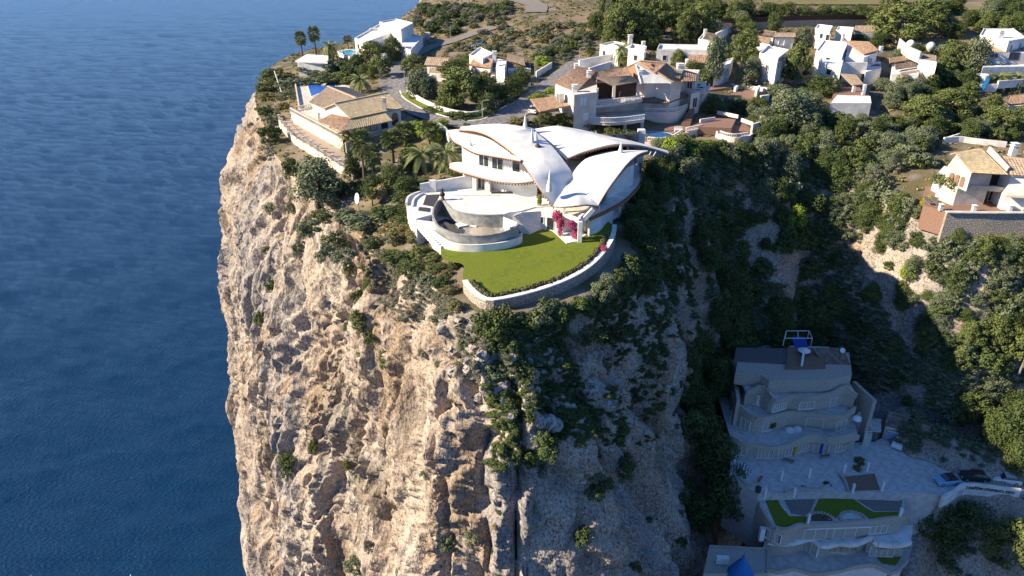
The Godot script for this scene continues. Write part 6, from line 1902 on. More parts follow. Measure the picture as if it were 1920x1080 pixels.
	wpart(t, "roof", tile_roof(Vector3(88.85, 5.80, -168.83), Vector3(95.40, 5.80, -172.65), Vector3(95.84, 6.60, -174.92), Vector3(89.42, 6.60, -170.93), TAN), M.tile)
	slab(t, "wall", [Vector3(87.90, 6.00, -171.57), Vector3(93.43, 6.00, -170.29), Vector3(102.03, 6.00, -186.95), Vector3(93.70, 6.00, -183.97)], 2.5, 6.2, W)
	wpart(t, "roof", tile_roof(Vector3(97.78, 8.40, -178.69), Vector3(99.07, 8.40, -174.33), Vector3(101.63, 9.00, -179.54), Vector3(99.48, 9.00, -181.85), TAN), M.tile)
	for k in 2:
		var q: Vector3 = [Vector3(103.03, 8.60, -195.20), Vector3(106.49, 8.60, -191.74)][k]
		var s := MB.new()
		s.lathe(q, PackedVector2Array([Vector2(0.4, -0.6), Vector2(0.9, 0.1), Vector2(1.1, 0.7), Vector2(0.9, 1.3), Vector2(0.5, 1.65), Vector2(0.02, 1.8)]), 14)
		single("round_tank", q, s, M.white if k == 0 else M.concrete, ["white round tank standing behind the tan house wall", "rough grey round tank beside rock rubble"][k], "tank")
	# corner house of the upper right
	t = village_house("corner_house", Vector3(125.77, 5.00, -191.24), "white house with a broad chimney, ochre roof and terrace over a turquoise slide")
	flat_block(t, [Vector3(123.80, 11.00, -200.82), Vector3(124.46, 11.00, -189.48), Vector3(132.37, 11.00, -195.00), Vector3(140.38, 11.00, -213.51), Vector3(132.16, 11.00, -213.51)], 4, 10.6, W, 0.3)
	wpart(t, "roof", tile_roof(Vector3(119.85, 8.20, -189.30), Vector3(125.36, 8.20, -189.30), Vector3(129.35, 9.60, -197.43), Vector3(125.84, 9.60, -201.20), OCHRE), M.tile)
	wpart(t, "roof", tile_roof(Vector3(126.38, 8.20, -190.96), Vector3(132.46, 8.20, -192.64), Vector3(134.86, 8.90, -196.75), Vector3(129.57, 8.90, -196.75), CLAY), M.tile)
	chimney(t, Vector3(126.63, 9.40, -196.98), 1.2, 2.6, W)
	slab(t, "wall", [Vector3(120.05, 6.40, -189.19), Vector3(130.85, 6.40, -189.19), Vector3(141.62, 6.40, -206.09), Vector3(129.94, 6.40, -206.09)], 2, 8.1, W)
	opening(t, "window", Vector3(120.05, 6.40, -189.19), Vector3(130.85, 6.40, -189.19), 0.15, 6.5, 2.0, 1.5, W, M.glass, 1)
	opening(t, "window", Vector3(120.05, 6.40, -189.19), Vector3(130.85, 6.40, -189.19), 0.62, 6.5, 2.4, 1.6, M.wood, M.glass, 1)
	slab(t, "terrace", [Vector3(115.70, 5.40, -183.03), Vector3(128.16, 5.40, -184.47), Vector3(137.07, 5.40, -198.45), Vector3(123.16, 5.40, -195.18)], 0, 5.4, M.terracotta)
	slab(t, "wall", [Vector3(114.88, 5.40, -181.61), Vector3(127.24, 5.40, -183.03), Vector3(129.09, 5.40, -185.93), Vector3(116.54, 5.40, -184.47)], -1, 5.9, W)
	var sl := MB.new()
	sl.lathe(Vector3(113.46, 2.20, -178.43), PackedVector2Array([Vector2(1.4, -2), Vector2(1.4, 2.6), Vector2(1.2, 2.6), Vector2(1.1, 0.3)]), 14)
	wpart(t, "round_tower", sl, W)
	var sl2 := MB.new()
	sl2.wall(curve([Vector3(114.06, 3.40, -180.08), Vector3(114.89, 3.00, -179.52), Vector3(113.38, 2.40, -176.18), Vector3(111.58, 1.60, -173.99)], 10), 0.9, 1.6)
	wpart(t, "slide", sl2, M.pool_water)
	for q in [[Vector3(115.76, 2.00, -175.68), Vector3(123.96, 2.00, -178.16)], [Vector3(110.42, 1.40, -174.94), Vector3(115.25, 1.40, -174.94)]]:
		var m := MB.new(); m.wall(PackedVector3Array([q[0], q[1]]), 0.4, 1.8); wpart(t, "garden_wall", m, W)
	wpart(t, "roof", tile_roof(Vector3(107.71, 2.20, -158.02), Vector3(114.24, 2.20, -160.08), Vector3(115.18, 3.20, -162.98), Vector3(110.35, 3.20, -161.89), CLAY), M.tile)
	slab(t, "wall", [Vector3(107.90, 1.80, -157.75), Vector3(113.53, 1.80, -158.76), Vector3(118.99, 1.80, -167.28), Vector3(113.54, 1.80, -166.17)], -2, 1.9, M.beige)
	# stone boundary wall along the top with fence
	var b := thing("boundary_wall", Vector3(83.63, 10.00, -221.42), "long stone boundary wall with a dark paling fence above the village", "wall")
	var line := curve([Vector3(59.46, 9.75, -218.82), Vector3(70.87, 9.87, -220.13), Vector3(84.43, 10.01, -223.68), Vector3(98.09, 9.82, -226.41), Vector3(109.49, 9.67, -228.82), Vector3(133.21, 9.50, -232.71)], 30)
	var m := MB.new(); m.wall(lowered(line, 0.8), 0.5, 2.6); wpart(b, "wall", m, M.stone_wall)
	var m2 := MB.new(); m2.wall(lowered(line, -1.8), 0.12, 1.3); wpart(b, "fence", m2, M.wood)
	for q in [[Vector3(136.98, 9.53, -233.67), Vector3(156.17, 9.03, -231.54)], [Vector3(95.89, 6.03, -194.60), Vector3(104.32, 6.56, -201.46)]]:
		pass

func make_right_house() -> void:
	var t := thing("stone_terrace_house", Vector3(77.56, -4.00, -111.22), "cream house with ochre roof above a long grey stone retaining wall", "house")
	var W: Material = M.white; var C: Material = M.cream
	var rf := [Vector3(73.01, 2.20, -110.51), Vector3(78.19, 2.20, -109.44), Vector3(77.36, 4.40, -116.37), Vector3(71.72, 4.40, -114.23)]
	wpart(t, "roof", tile_roof(rf[0], rf[1], rf[2], rf[3], OCHRE), M.tile)
	var rb := [rf[3] + (rf[3] - rf[0]) * 0.22, rf[2] + (rf[2] - rf[1]) * 0.22]
	wpart(t, "roof", tile_roof(Vector3(rb[1].x, 3.9, rb[1].z), Vector3(rb[0].x, 3.9, rb[0].z), rf[3], rf[2], OCHRE), M.tile)
	var mid: Vector3 = (rf[0] + rf[1] + rb[0] + rb[1]) / 4
	var ft := [rf[0].lerp(rf[3], 0.45).lerp(mid, 0.04), rf[1].lerp(rf[2], 0.45).lerp(mid, 0.04), rb[1].lerp(mid, 0.06), rb[0].lerp(mid, 0.06)]
	slab(t, "wall", ft, -4.5, 2.3, C)
	var gw := MB.new()
	gw.wall(PackedVector3Array([rf[0].lerp(mid, 0.05) + Vector3(0, -3.2, 0), ft[0] + Vector3(0, -0.8 - ft[0].y, 0)]), 0.35, 3.1)
	gw.tri(rf[0].lerp(mid, 0.05) + Vector3(0, -0.1, 0), rf[3] + Vector3(0.3, -0.25, 0.1), Vector3(ft[3].x, 2.1, ft[3].z))
	wpart(t, "side_wall", gw, C)
	gable(t, Vector3(79.05, 2.00, -110.05), Vector3(82.41, 2.00, -108.99), Vector3(83.05, 3.60, -112.78), Vector3(79.83, 3.60, -114.53), -4.5, W, TAN, 0.3)
	var vg := MB.new(); vg.bar(Vector3(78.43, 4.20, -116.44), Vector3(78.82, 2.40, -110.98), 0.3, 1.3); wpart(t, "verge", vg, C)
	var a := Vector3(73.33, -0.80, -114.68); var b := Vector3(74.64, -0.80, -112.01)
	var wa: Vector3 = ft[3]; var wb: Vector3 = rf[0].lerp(mid, 0.05)
	for k in 3: arch(t, "arched_window", wa + Vector3(-0.25, 0, 0), wb + Vector3(-0.25, 0, 0), 0.3 + 0.24 * k, -0.5, 0.8, 1.7, M.terracotta)
	slab(t, "loggia", [Vector3(74.67, -1.00, -112.58), Vector3(80.30, -1.00, -111.54), Vector3(83.95, -1.00, -117.50), Vector3(78.13, -1.00, -118.07)], -1.4, -1.0, C)
	slab(t, "wall", [Vector3(77.52, -3.90, -115.51), Vector3(82.64, -3.90, -114.47), Vector3(85.41, -3.90, -118.73), Vector3(80.15, -3.90, -119.83)], -4.5, -1.3, C)
	var pr := MB.new(); pr.wall(PackedVector3Array([Vector3(74.53, -1.00, -112.32), Vector3(80.14, -1.00, -111.28)]), 0.25, 0.55); wpart(t, "parapet", pr, C)
	for q in [Vector3(75.20, -1.00, -112.58), Vector3(79.94, -1.00, -111.80)]:
		var c := MB.new(); c.box(q + Vector3(0, 0, -0.2), Vector3(0.45, 2.9, 0.45)); wpart(t, "pillar", c, C)
	var dk := MB.new(); dk.wall(PackedVector3Array([Vector3(76.41, -1.00, -114.72), Vector3(81.41, -1.00, -113.64)]), 0.2, 2.6); wpart(t, "wall", dk, M.wood)
	opening(t, "door", Vector3(77.22, -3.90, -114.99), Vector3(82.33, -3.90, -113.96), 0.62, -3.85, 1.7, 2.1, C, M.wood, 0, 0.15)
	opening(t, "door", Vector3(77.22, -3.90, -114.99), Vector3(82.33, -3.90, -113.96), 0.2, -3.85, 1.5, 2.0, C, M.wood, 0, 0.15)
	slab(t, "wall", [Vector3(83.63, -3.90, -115.51), Vector3(88.24, -3.90, -114.99), Vector3(92.10, -3.90, -120.95), Vector3(87.50, -3.90, -121.52)], -4.5, -1.0, C)
	opening(t, "door", Vector3(83.49, -3.90, -114.99), Vector3(87.91, -3.90, -114.47), 0.2, -3.85, 1.2, 2.0, C, M.wood, 0, 0.15)
	slab(t, "balcony", [Vector3(78.58, -1.00, -109.00), Vector3(82.77, -1.00, -108.01), Vector3(85.05, -1.00, -111.54), Vector3(80.62, -1.00, -112.06)], -1.3, -1.0, C)
	var st := MB.new(); st.bar(Vector3(82.16, -3.20, -114.62), Vector3(81.07, -0.80, -111.48), 0.9, 0.3); wpart(t, "stair", st, W)
	chimney(t, Vector3(82.63, 3.20, -116.47), 0.9, 1.7, W)
	slab(t, "side_terrace", [Vector3(72.89, -1.60, -119.89), Vector3(73.65, -1.60, -113.25), Vector3(76.48, -1.60, -114.85), Vector3(79.14, -1.60, -124.07), Vector3(77.77, -1.60, -125.94)], -6, -1.5, W)
	slab(t, "side_wing", [Vector3(74.14, 0.20, -119.02), Vector3(74.46, 0.20, -117.26), Vector3(77.99, 0.20, -122.04), Vector3(77.71, 0.20, -123.92)], -4.5, 0.4, W)
	slab(t, "terrace", [Vector3(67.78, -4.00, -112.21), Vector3(70.07, -4.00, -109.29), Vector3(84.59, -4.00, -109.29), Vector3(89.82, -4.00, -117.38), Vector3(77.50, -4.00, -119.01), Vector3(77.63, -4.00, -127.77), Vector3(75.12, -4.00, -125.93)], -8.0, -3.95, M.terracotta)
	var pw := MB.new(); pw.wall(curve([Vector3(72.04, -3.95, -116.71), Vector3(73.24, -3.95, -115.39), Vector3(73.88, -3.95, -114.10), Vector3(74.21, -3.95, -113.08)], 8), 0.35, 0.5); wpart(t, "planter", pw, W)
	for q in [Vector3(69.38, -3.95, -110.12), Vector3(74.46, -3.95, -109.64), Vector3(80.23, -3.95, -109.64)]:
		var c := MB.new(); c.box(q, Vector3(0.55, 0.95, 0.55)); c.box(q + Vector3(0, 0.95, 0), Vector3(0.7, 0.1, 0.7)); wpart(t, "pillar", c, W)
	for k in 2:
		var o: Vector3 = [Vector3(69.00, -3.95, -113.08), Vector3(70.15, -3.95, -113.08)][k]
		var l := thing("sun_lounger", o, "grey sun lounger on the red terrace of the stone terrace house", "lounger", "loungers on the red terrace")
		var s := MB.new(); s.box(o + Vector3(0, 0.3, 0), Vector3(0.7, 0.12, 1.8)); wpart(l, "mattress", s, M.slate)
		var bk := MB.new(); bk.bar(o + Vector3(0, 0.4, -0.7), o + Vector3(0, 0.8, -1.2), 0.7, 0.1); wpart(l, "backrest", bk, M.slate)
		for e in [Vector3(-0.3, 0, -0.8), Vector3(0.3, 0, -0.8), Vector3(-0.3, 0, 0.8), Vector3(0.3, 0, 0.8)]:
			var lg := MB.new(); lg.box(o + e, Vector3(0.06, 0.3, 0.06)); wpart(l, "leg", lg, M.metal)
	var w := thing("stone_retaining_wall", Vector3(78.78, -9.00, -110.77), "tall grey stone retaining wall under the red terrace", "wall")
	var m := MB.new(); m.wall(PackedVector3Array([Vector3(69.90, -4.00, -109.29) + Vector3(0, -5.2, 0), Vector3(76.29, -4.00, -109.05) + Vector3(0, -5.2, 0), Vector3(84.86, -4.00, -109.05) + Vector3(0, -5.2, 0)]), 0.7, 5.35)
	wpart(w, "wall", m, M.stone_wall)
	var cp := MB.new(); cp.wall(PackedVector3Array([Vector3(69.74, -3.90, -109.03), Vector3(76.11, -3.90, -108.79), Vector3(84.66, -3.90, -108.79)]), 0.85, 0.14); wpart(w, "coping", cp, M.concrete)
	# white garden wall behind
	var g := thing("white_garden_wall", Vector3(84.48, 1.00, -134.20), "stepped white garden wall on the slope behind the stone terrace house", "wall")
	var gm := MB.new(); gm.wall(lowered(curve([Vector3(84.72, -1.13, -139.62), Vector3(88.43, -1.11, -140.29), Vector3(91.14, -1.29, -139.41), Vector3(96.19, -1.56, -138.11)], 12), 0.5), 0.35, 1.6); wpart(g, "wall", gm, W)
	var g2 := MB.new(); g2.wall(lowered(PackedVector3Array([Vector3(84.93, -1.14, -139.63), Vector3(89.46, -0.80, -142.31), Vector3(95.95, -0.51, -144.45)]), 0.5), 0.35, 1.5); wpart(g, "wall", g2, W)

# ---------------------------------------------------------------- roads
var road_pts := []
func on_road(p: Vector2, more := 0.5) -> bool:
	for q in road_pts:
		if p.distance_squared_to(q[0]) < (q[1] + more) * (q[1] + more): return true
	return false

func ribbon(pts: Array, half: float, lift: float) -> MB:
	var c := curve(pts, maxi(8, pts.size() * 8))
	var rows := []
	for i in c.size():
		road_pts.append([Vector2(c[i].x, c[i].z), half])
		var d := c[mini(i + 1, c.size() - 1)] - c[maxi(i - 1, 0)]; d.y = 0
		var m := Vector3(-d.z, 0, d.x).normalized()
		var r := PackedVector3Array()
		for k in 7:
			var p := c[i] + m * half * (k / 3.0 - 1.0)
			p.y = maxf(ground(p.x, p.z), ground(c[i].x, c[i].z) - 0.15) + lift
			r.push_back(p)
		rows.append(r)
	var m := MB.new()
	m.grid(rows)
	return m

func make_roads() -> void:
	for q in [Vector3(5.23, 5.69, -168.79), Vector3(-23.63, 4.43, -162.67), Vector3(-5.44, 3.88, -133.26), Vector3(15.94, 6.56, -176.53), Vector3(-17.16, 7.03, -211.36)]:
		var p := MB.new()
		p.tube(PackedVector3Array([q + Vector3(0, -0.3, 0), q + Vector3(0, 4.6, 0)]), PackedFloat32Array([0.09, 0.06]), 6)
		var lamp := thing("street_lamp", q, "thin grey street lamp beside the plateau road", "lamp", "street lamps of the plateau road")
		wpart(lamp, "pole", p, M.metal)
		var a := MB.new(); a.bar(q + Vector3(0, 4.55, 0), q + Vector3(0.9, 4.75, 0), 0.12, 0.08); wpart(lamp, "arm", a, M.metal)
		var h := MB.new(); h.box(q + Vector3(1.0, 4.68, 0), Vector3(0.5, 0.12, 0.22)); wpart(lamp, "lamp_head", h, M.metal)
	structure("road", ribbon([Vector3(-31.06, 5.66, -193.62), Vector3(-29.62, 5.34, -181.95), Vector3(-27.39, 4.71, -170.77), Vector3(-23.86, 4.17, -157.36), Vector3(-19.18, 4.11, -146.74), Vector3(-14.51, 3.94, -140.34), Vector3(-9.83, 3.95, -135.34), Vector3(-5.48, 3.92, -134.24), Vector3(-1.02, 3.89, -137.17)], 3.3, 0.24), M.asphalt)
	structure("road", ribbon([Vector3(-5.99, 3.95, -134.55), Vector3(-1.54, 4.02, -139.14), Vector3(2.70, 4.27, -146.97), Vector3(6.87, 4.76, -157.25), Vector3(10.86, 5.65, -167.12), Vector3(14.93, 6.55, -176.58), Vector3(18.48, 7.08, -185.12)], 3.2, 0.29), M.asphalt)
	structure("road", ribbon([Vector3(-3.03, 3.94, -136.17), Vector3(1.03, 3.88, -138.91), Vector3(4.70, 3.83, -141.67), Vector3(8.59, 3.95, -146.06)], 3.4, 0.27), M.asphalt)
	structure("path", ribbon([Vector3(-25.99, 5.96, -197.49), Vector3(-22.76, 6.47, -207.45), Vector3(-18.06, 7.03, -213.29), Vector3(-12.36, 8.14, -219.89), Vector3(-5.51, 9.53, -225.11)], 2.2, 0.22), M.stone_road)
	structure("road", ribbon([Vector3(7.29, 12.19, -238.89), Vector3(7.90, 13.07, -248.64), Vector3(4.45, 13.44, -258.28), Vector3(-0.93, 13.57, -271.58)], 3.4, 0.25), M.stone_road)
	# grass verges
	structure("verge", ribbon([Vector3(-23.39, 4.24, -158.13), Vector3(-20.44, 4.25, -150.93), Vector3(-17.13, 4.13, -145.72), Vector3(-12.98, 4.05, -140.73), Vector3(-9.16, 4.08, -137.66), Vector3(-6.12, 4.10, -137.98), Vector3(-3.18, 4.29, -144.13)], 0.75, 0.42), M.lawn)
	var lawn2 := MB.new()
	for q in [[Vector3(84.26, 12.83, -254.33), Vector3(133.27, 12.18, -260.93), Vector3(140.90, 12.74, -269.28), Vector3(84.84, 13.41, -262.18)], [Vector3(142.65, 11.20, -251.09), Vector3(159.80, 11.26, -253.61), Vector3(162.04, 11.87, -260.68), Vector3(148.62, 11.85, -259.19)]]:
		lawn2.quad(q[0] + Vector3(0, 0.3, 0), q[1] + Vector3(0, 0.3, 0), q[2] + Vector3(0, 0.3, 0), q[3] + Vector3(0, 0.3, 0))
	structure("field", lawn2, M.meadow)


# ---------------------------------------------------------------- the terraced stone museum in the ravine
func wavy(line: PackedVector3Array, t: float, y0: float, hs: Array) -> MB:
	# a parapet whose top rises and falls along the line
	var m := MB.new()
	var n := line.size()
	for i in n - 1:
		var h0 := hs_at(hs, float(i) / (n - 1)); var h1 := hs_at(hs, float(i + 1) / (n - 1))
		var d := line[i + 1] - line[i]; d.y = 0
		var o := Vector3(-d.z, 0, d.x).normalized() * t / 2
		var a := line[i]; var b := line[i + 1]
		a.y = y0; b.y = y0
		var A := a + Vector3(0, h0, 0); var B := b + Vector3(0, h1, 0)
		m.quad(a + o, A + o, B + o, b + o); m.quad(b - o, B - o, A - o, a - o); m.quad(A + o, A - o, B - o, B + o)
	return m

func hs_at(hs: Array, t: float) -> float:
	var f := t * (hs.size() - 1); var i := mini(int(f), hs.size() - 2)
	var k := f - i
	return lerpf(hs[i], hs[i + 1], k * k * (3 - 2 * k))

func tier(t: Node3D, edge: Array, back: Array, y0: float, y1: float, hs: Array, floor_m: Material, wall_m: Material) -> PackedVector3Array:
	# a storey: floor slab with a wavy stone parapet along its front
	var c := curve(edge, 34)
	var poly := []
	for p in c: poly.append(p)
	poly.append_array(back)
	slab(t, "storey", poly, y0, y1, floor_m)
	wpart(t, "parapet", wavy(c, 0.4, y1 - 0.45, hs), wall_m)
	return c

func inset(c: PackedVector3Array, by: float) -> PackedVector3Array:
	var o := PackedVector3Array()
	for p in c: o.push_back(p + Vector3(0, 0, -by))
	return o

func facade(t: Node3D, c: PackedVector3Array, y0: float, h: float, spec: Array, m: Material) -> void:
	# a wall that follows c with windows at given fractions: [fraction, width, sill, height, bars, glass]
	var l := PackedVector3Array()
	for p in c: l.push_back(Vector3(p.x, y0, p.z))
	var w := MB.new(); w.wall(l, 0.3, h); wpart(t, "wall", w, m)
	for s in spec:
		var i := clampi(int(s[0] * (l.size() - 1)), 1, l.size() - 2)
		var a := l[i - 1]; var b := l[i + 1]
		opening(t, "window", a, b, 0.5, y0 + s[2], s[1], s[3], M.shutter, s[5], s[4], 0.26)

func make_museum() -> void:
	var S: Material = M.museum_stone; var G: Material = M.glass
	var y := -41.0
	# courtyard and road
	var cy := MB.new()
	cy.prism(xz([Vector3(36.94, -41.00, -96.19), Vector3(41.33, -41.00, -96.47), Vector3(61.59, -41.00, -97.59), Vector3(64.71, -41.00, -99.44), Vector3(71.54, -41.00, -98.44), Vector3(73.89, -41.00, -95.24), Vector3(79.72, -41.00, -94.56), Vector3(88.76, -41.00, -94.83), Vector3(82.41, -41.00, -85.16), Vector3(70.94, -41.00, -86.46), Vector3(66.85, -41.00, -84.58), Vector3(61.15, -41.00, -85.51), Vector3(60.10, -41.00, -85.05), Vector3(49.58, -41.00, -85.51), Vector3(38.04, -41.00, -85.05), Vector3(34.75, -41.00, -89.38)]), -52, -41)
	structure("courtyard", cy, M.concrete)
	var t := thing("terraced_museum", Vector3(48.07, -41.00, -95.24), "three storey stone building with wavy balcony parapets and tiled roof in the shaded ravine", "museum")
	var bk := [Vector3(62.27, -38.00, -103.78), Vector3(61.27, -38.00, -106.98), Vector3(42.03, -38.00, -106.65), Vector3(37.51, -38.00, -102.23)]
	# ground floor glazing behind the courtyard
	var e1 := [Vector3(35.95, -38.00, -94.70), Vector3(37.39, -38.00, -93.61), Vector3(39.71, -38.00, -92.94), Vector3(42.26, -38.00, -92.54), Vector3(45.38, -38.00, -93.08), Vector3(48.02, -38.00, -94.15), Vector3(50.05, -38.00, -94.43), Vector3(51.32, -38.00, -93.88), Vector3(53.24, -38.00, -93.88), Vector3(55.35, -38.00, -94.56), Vector3(57.10, -38.00, -94.98)]
	var c1 := tier(t, e1, [Vector3(60, 0, -107), Vector3(37, 0, -108)], -38.5, -38.0, [1.3, 0.9, 0.7, 0.6, 0.8, 1.4, 1.7, 1.3, 1.6, 1.7, 1.0], M.concrete, S)
	var gl := inset(c1, 0.9)
	facade(t, gl, -41.0, 2.6, [[0.12, 2.2, 0.1, 2.0, 2, M.curtain], [0.28, 2.4, 0.1, 2.0, 3, M.curtain], [0.44, 2.4, 0.1, 2.0, 3, M.curtain], [0.6, 2.4, 0.1, 2.0, 3, G], [0.74, 2.2, 0.1, 2.0, 2, G], [0.9, 2.0, 0.1, 2.0, 2, G]], S)
	for k in 2:
		var ai := MB.new()
		var o: Vector3 = gl[[21, 28][k]]
		ai.bar(Vector3(o.x - 1.6, -38.75, o.z + 0.55), Vector3(o.x + 1.6, -38.75, o.z + 0.55), 0.3, 0.5)
		wpart(t, "arch_panel", ai, M.rust_trim)
	for q in [[17, Color(0.55, 0.38, 0.02)], [24, Color(0.03, 0.08, 0.4)]]:
		var p := MB.new(); p.col = q[1]
		p.box(Vector3(gl[q[0]].x, -41, gl[q[0]].z + 0.35), Vector3(0.3, 2.3, 0.3)); wpart(t, "painted_post", p, M.plain)
	# second storey
	var e2 := [Vector3(37.83, -34.70, -98.09), Vector3(39.31, -34.70, -96.20), Vector3(40.63, -34.70, -95.63), Vector3(42.95, -34.70, -96.35), Vector3(46.40, -34.70, -97.21), Vector3(48.68, -34.70, -96.92), Vector3(50.68, -34.70, -96.63), Vector3(52.56, -34.70, -96.06), Vector3(54.60, -34.70, -96.35), Vector3(56.88, -34.70, -97.80)]
	var c2 := tier(t, e2, [Vector3(58.5, 0, -110), Vector3(38, 0, -111)], -35.3, -34.7, [1.5, 1.0, 0.8, 0.8, 0.9, 0.8, 0.8, 0.9, 0.8, 1.3], M.concrete, S)
	facade(t, inset(c2, 0.6), -38.0, 2.8, [[0.12, 1.6, 0.1, 2.0, 1, G], [0.3, 1.8, 0.1, 2.0, 1, G], [0.5, 2.4, 0.1, 2.1, 0, M.dark], [0.68, 2.6, 0.1, 2.1, 0, M.dark], [0.88, 2.0, 0.1, 1.8, 1, G]], S)
	# third storey
	var e3 := [Vector3(38.80, -31.60, -98.73), Vector3(39.90, -31.60, -98.88), Vector3(41.49, -31.60, -98.88), Vector3(42.49, -31.60, -96.49), Vector3(44.37, -31.60, -96.93), Vector3(46.05, -31.60, -97.52), Vector3(47.73, -31.60, -97.08), Vector3(49.75, -31.60, -97.38), Vector3(52.11, -31.60, -97.82), Vector3(54.73, -31.60, -98.88), Vector3(56.60, -31.60, -97.67)]
	var c3 := tier(t, e3, [Vector3(58, 0, -113), Vector3(39, 0, -114)], -32.1, -31.6, [0.6, 1.6, 1.5, 0.7, 0.8, 1.0, 0.8, 0.9, 1.1, 1.7, 0.8], M.concrete, S)
	facade(t, inset(c3, 0.5), -34.7, 2.7, [[0.14, 2.3, 0.2, 1.9, 1, M.shutter], [0.36, 2.6, 0.6, 1.3, 5, M.curtain], [0.6, 2.6, 0.6, 1.3, 1, M.shutter], [0.86, 2.2, 0.2, 1.7, 1, M.shutter]], S)
	# penthouse and roofs
	slab(t, "wall", [Vector3(37.27, -30.00, -101.05), Vector3(41.13, -30.00, -99.95), Vector3(41.99, -30.50, -98.22), Vector3(52.16, -30.50, -98.52), Vector3(56.16, -30.00, -99.95), Vector3(58.57, -30.00, -106.84), Vector3(39.75, -30.00, -107.70)], -31.6, -29.0, S)
	slab(t, "flat_roof", [Vector3(37.73, -28.90, -103.93), Vector3(46.15, -28.90, -103.10), Vector3(47.98, -28.90, -107.70), Vector3(39.23, -28.90, -108.05)], -29.0, -28.7, M.slate)
	slab(t, "flat_roof", [Vector3(42.19, -29.30, -98.92), Vector3(51.82, -29.30, -98.92), Vector3(53.23, -29.30, -103.72), Vector3(41.68, -29.30, -102.41)], -29.7, -29.3, M.slate)
	slab(t, "deck", [Vector3(45.69, -28.60, -101.34), Vector3(52.39, -28.60, -101.66), Vector3(54.26, -28.60, -107.22), Vector3(48.04, -28.60, -107.74)], -29.0, -28.5, M.pale_wood)
	wpart(t, "roof", tile_roof(Vector3(52.92, -29.40, -102.40), Vector3(57.17, -29.40, -102.23), Vector3(56.77, -27.40, -105.80), Vector3(51.63, -27.60, -106.13), UMBER), M.tile)
	for k in 2: opening(t, "window", Vector3(37.96, -31.00, -102.38), Vector3(41.59, -31.00, -101.26), 0.3 + 0.4 * k, -31.2, 1.6, 1.4, M.shutter, G, 1, 0.3)
	opening(t, "window", Vector3(42.47, -31.00, -98.93), Vector3(52.22, -31.00, -99.09), 0.35, -31.1, 2.4, 0.9, M.shutter, G, 3, 0.3)
	opening(t, "window", Vector3(52.48, -31.00, -99.09), Vector3(56.83, -31.00, -101.26), 0.3, -31.3, 1.6, 1.6, M.shutter, M.shutter, 1, 0.3)
	for q in [[Vector3(39.24, -31.00, -108.76), Vector3(37.05, -38.00, -97.79)], [Vector3(58.43, -31.00, -103.35), Vector3(59.56, -38.00, -97.79)]]:
		var s := MB.new()
		s.prism(xz([q[0], q[0] + Vector3(0.6, 0, 0), q[1] + Vector3(0.6, 0, 0), q[1]]), -41.0, -32.6)
		wpart(t, "side_wall", s, S)
	# pergola frame over the blue cover
	var pg := thing("roof_pergola", Vector3(49.85, -28.50, -107.93), "white tubular pergola frame over a blue pool cover on the museum roof", "pergola")
	var q0 := Vector3(47.46, -28.50, -108.29); var q1 := Vector3(52.32, -28.50, -108.29); var q2 := Vector3(52.68, -28.50, -110.83); var q3 := Vector3(48.68, -28.50, -110.83)
	for p in [q0, q1, q2, q3]:
		var s := MB.new(); s.box(p, Vector3(0.1, 1.5, 0.1)); wpart(pg, "post", s, M.shutter)
	for e in [[q0, q1], [q1, q2], [q2, q3], [q3, q0], [q0.lerp(q1, 0.5), q3.lerp(q2, 0.5)]]:
		var s := MB.new(); s.bar(e[0] + Vector3(0, 1.5, 0), e[1] + Vector3(0, 1.5, 0), 0.1, 0.1); wpart(pg, "beam", s, M.shutter)
	var cv := MB.new(); cv.col = Color(0.02, 0.09, 0.4)
	cv.prism(xz([Vector3(49.27, -28.50, -107.58), Vector3(51.65, -28.50, -107.76), Vector3(52.11, -28.50, -110.83), Vector3(49.83, -28.50, -110.83)]), -28.5, -28.2)
	single("pool_cover", Vector3(50.64, -28.50, -108.83), cv, M.plain, "bright blue pool cover on the museum roof", "cover")
	var ub := thing("roof_parasol", Vector3(48.99, -28.50, -102.16), "closed pale parasol and slanted white mast on the museum roof deck", "parasol")
	var um := MB.new(); um.bar(Vector3(48.37, -28.50, -101.67), Vector3(49.54, -27.60, -104.41), 0.35, 0.35); wpart(ub, "mast", um, M.shutter)
	var uc := MB.new(); uc.lathe(Vector3(50.09, -27.80, -105.58), PackedVector2Array([Vector2(1.1, 0), Vector2(0.6, 0.3), Vector2(0.02, 0.5)]), 8); wpart(ub, "canopy", uc, M.shutter)
	var dish := MB.new(); dish.xf = Transform3D(Basis(Vector3.RIGHT, 1.0), Vector3(55.98, -27.00, -104.30))
	dish.lathe(Vector3.ZERO, PackedVector2Array([Vector2(0.01, -0.1), Vector2(0.3, -0.05), Vector2(0.45, 0.08)]), 12)
	single("roof_dish", Vector3(55.98, -27.00, -104.30), dish, M.shutter, "small white satellite dish by the tiled museum roof", "dish")
	# outside stairs
	for i in 16:
		var f := i / 16.0
		var a := Vector3(37.49, -36.50, -100.52).lerp(Vector3(35.36, -41.00, -95.65), f); var b := Vector3(37.49, -36.50, -100.52).lerp(Vector3(35.36, -41.00, -95.65), f + 1 / 16.0)
		slab(t, "step", [a, a + Vector3(1.2, 0, 0), b + Vector3(1.2, 0, 0), b], -42, lerpf(-36.5, -40.8, f), M.concrete)
		a = Vector3(58.71, -36.50, -99.92).lerp(Vector3(58.93, -41.00, -96.47), f); b = Vector3(58.71, -36.50, -99.92).lerp(Vector3(58.93, -41.00, -96.47), f + 1 / 16.0)
		var bend := Vector3(sin(f * PI) * 0.8, 0, 0); var bend2 := Vector3(sin((f + 1 / 16.0) * PI) * 0.8, 0, 0)
		slab(t, "step", [a + bend, a + bend + Vector3(1.3, 0, 0), b + bend2 + Vector3(1.3, 0, 0), b + bend2], -42, lerpf(-36.5, -40.8, f), M.concrete)
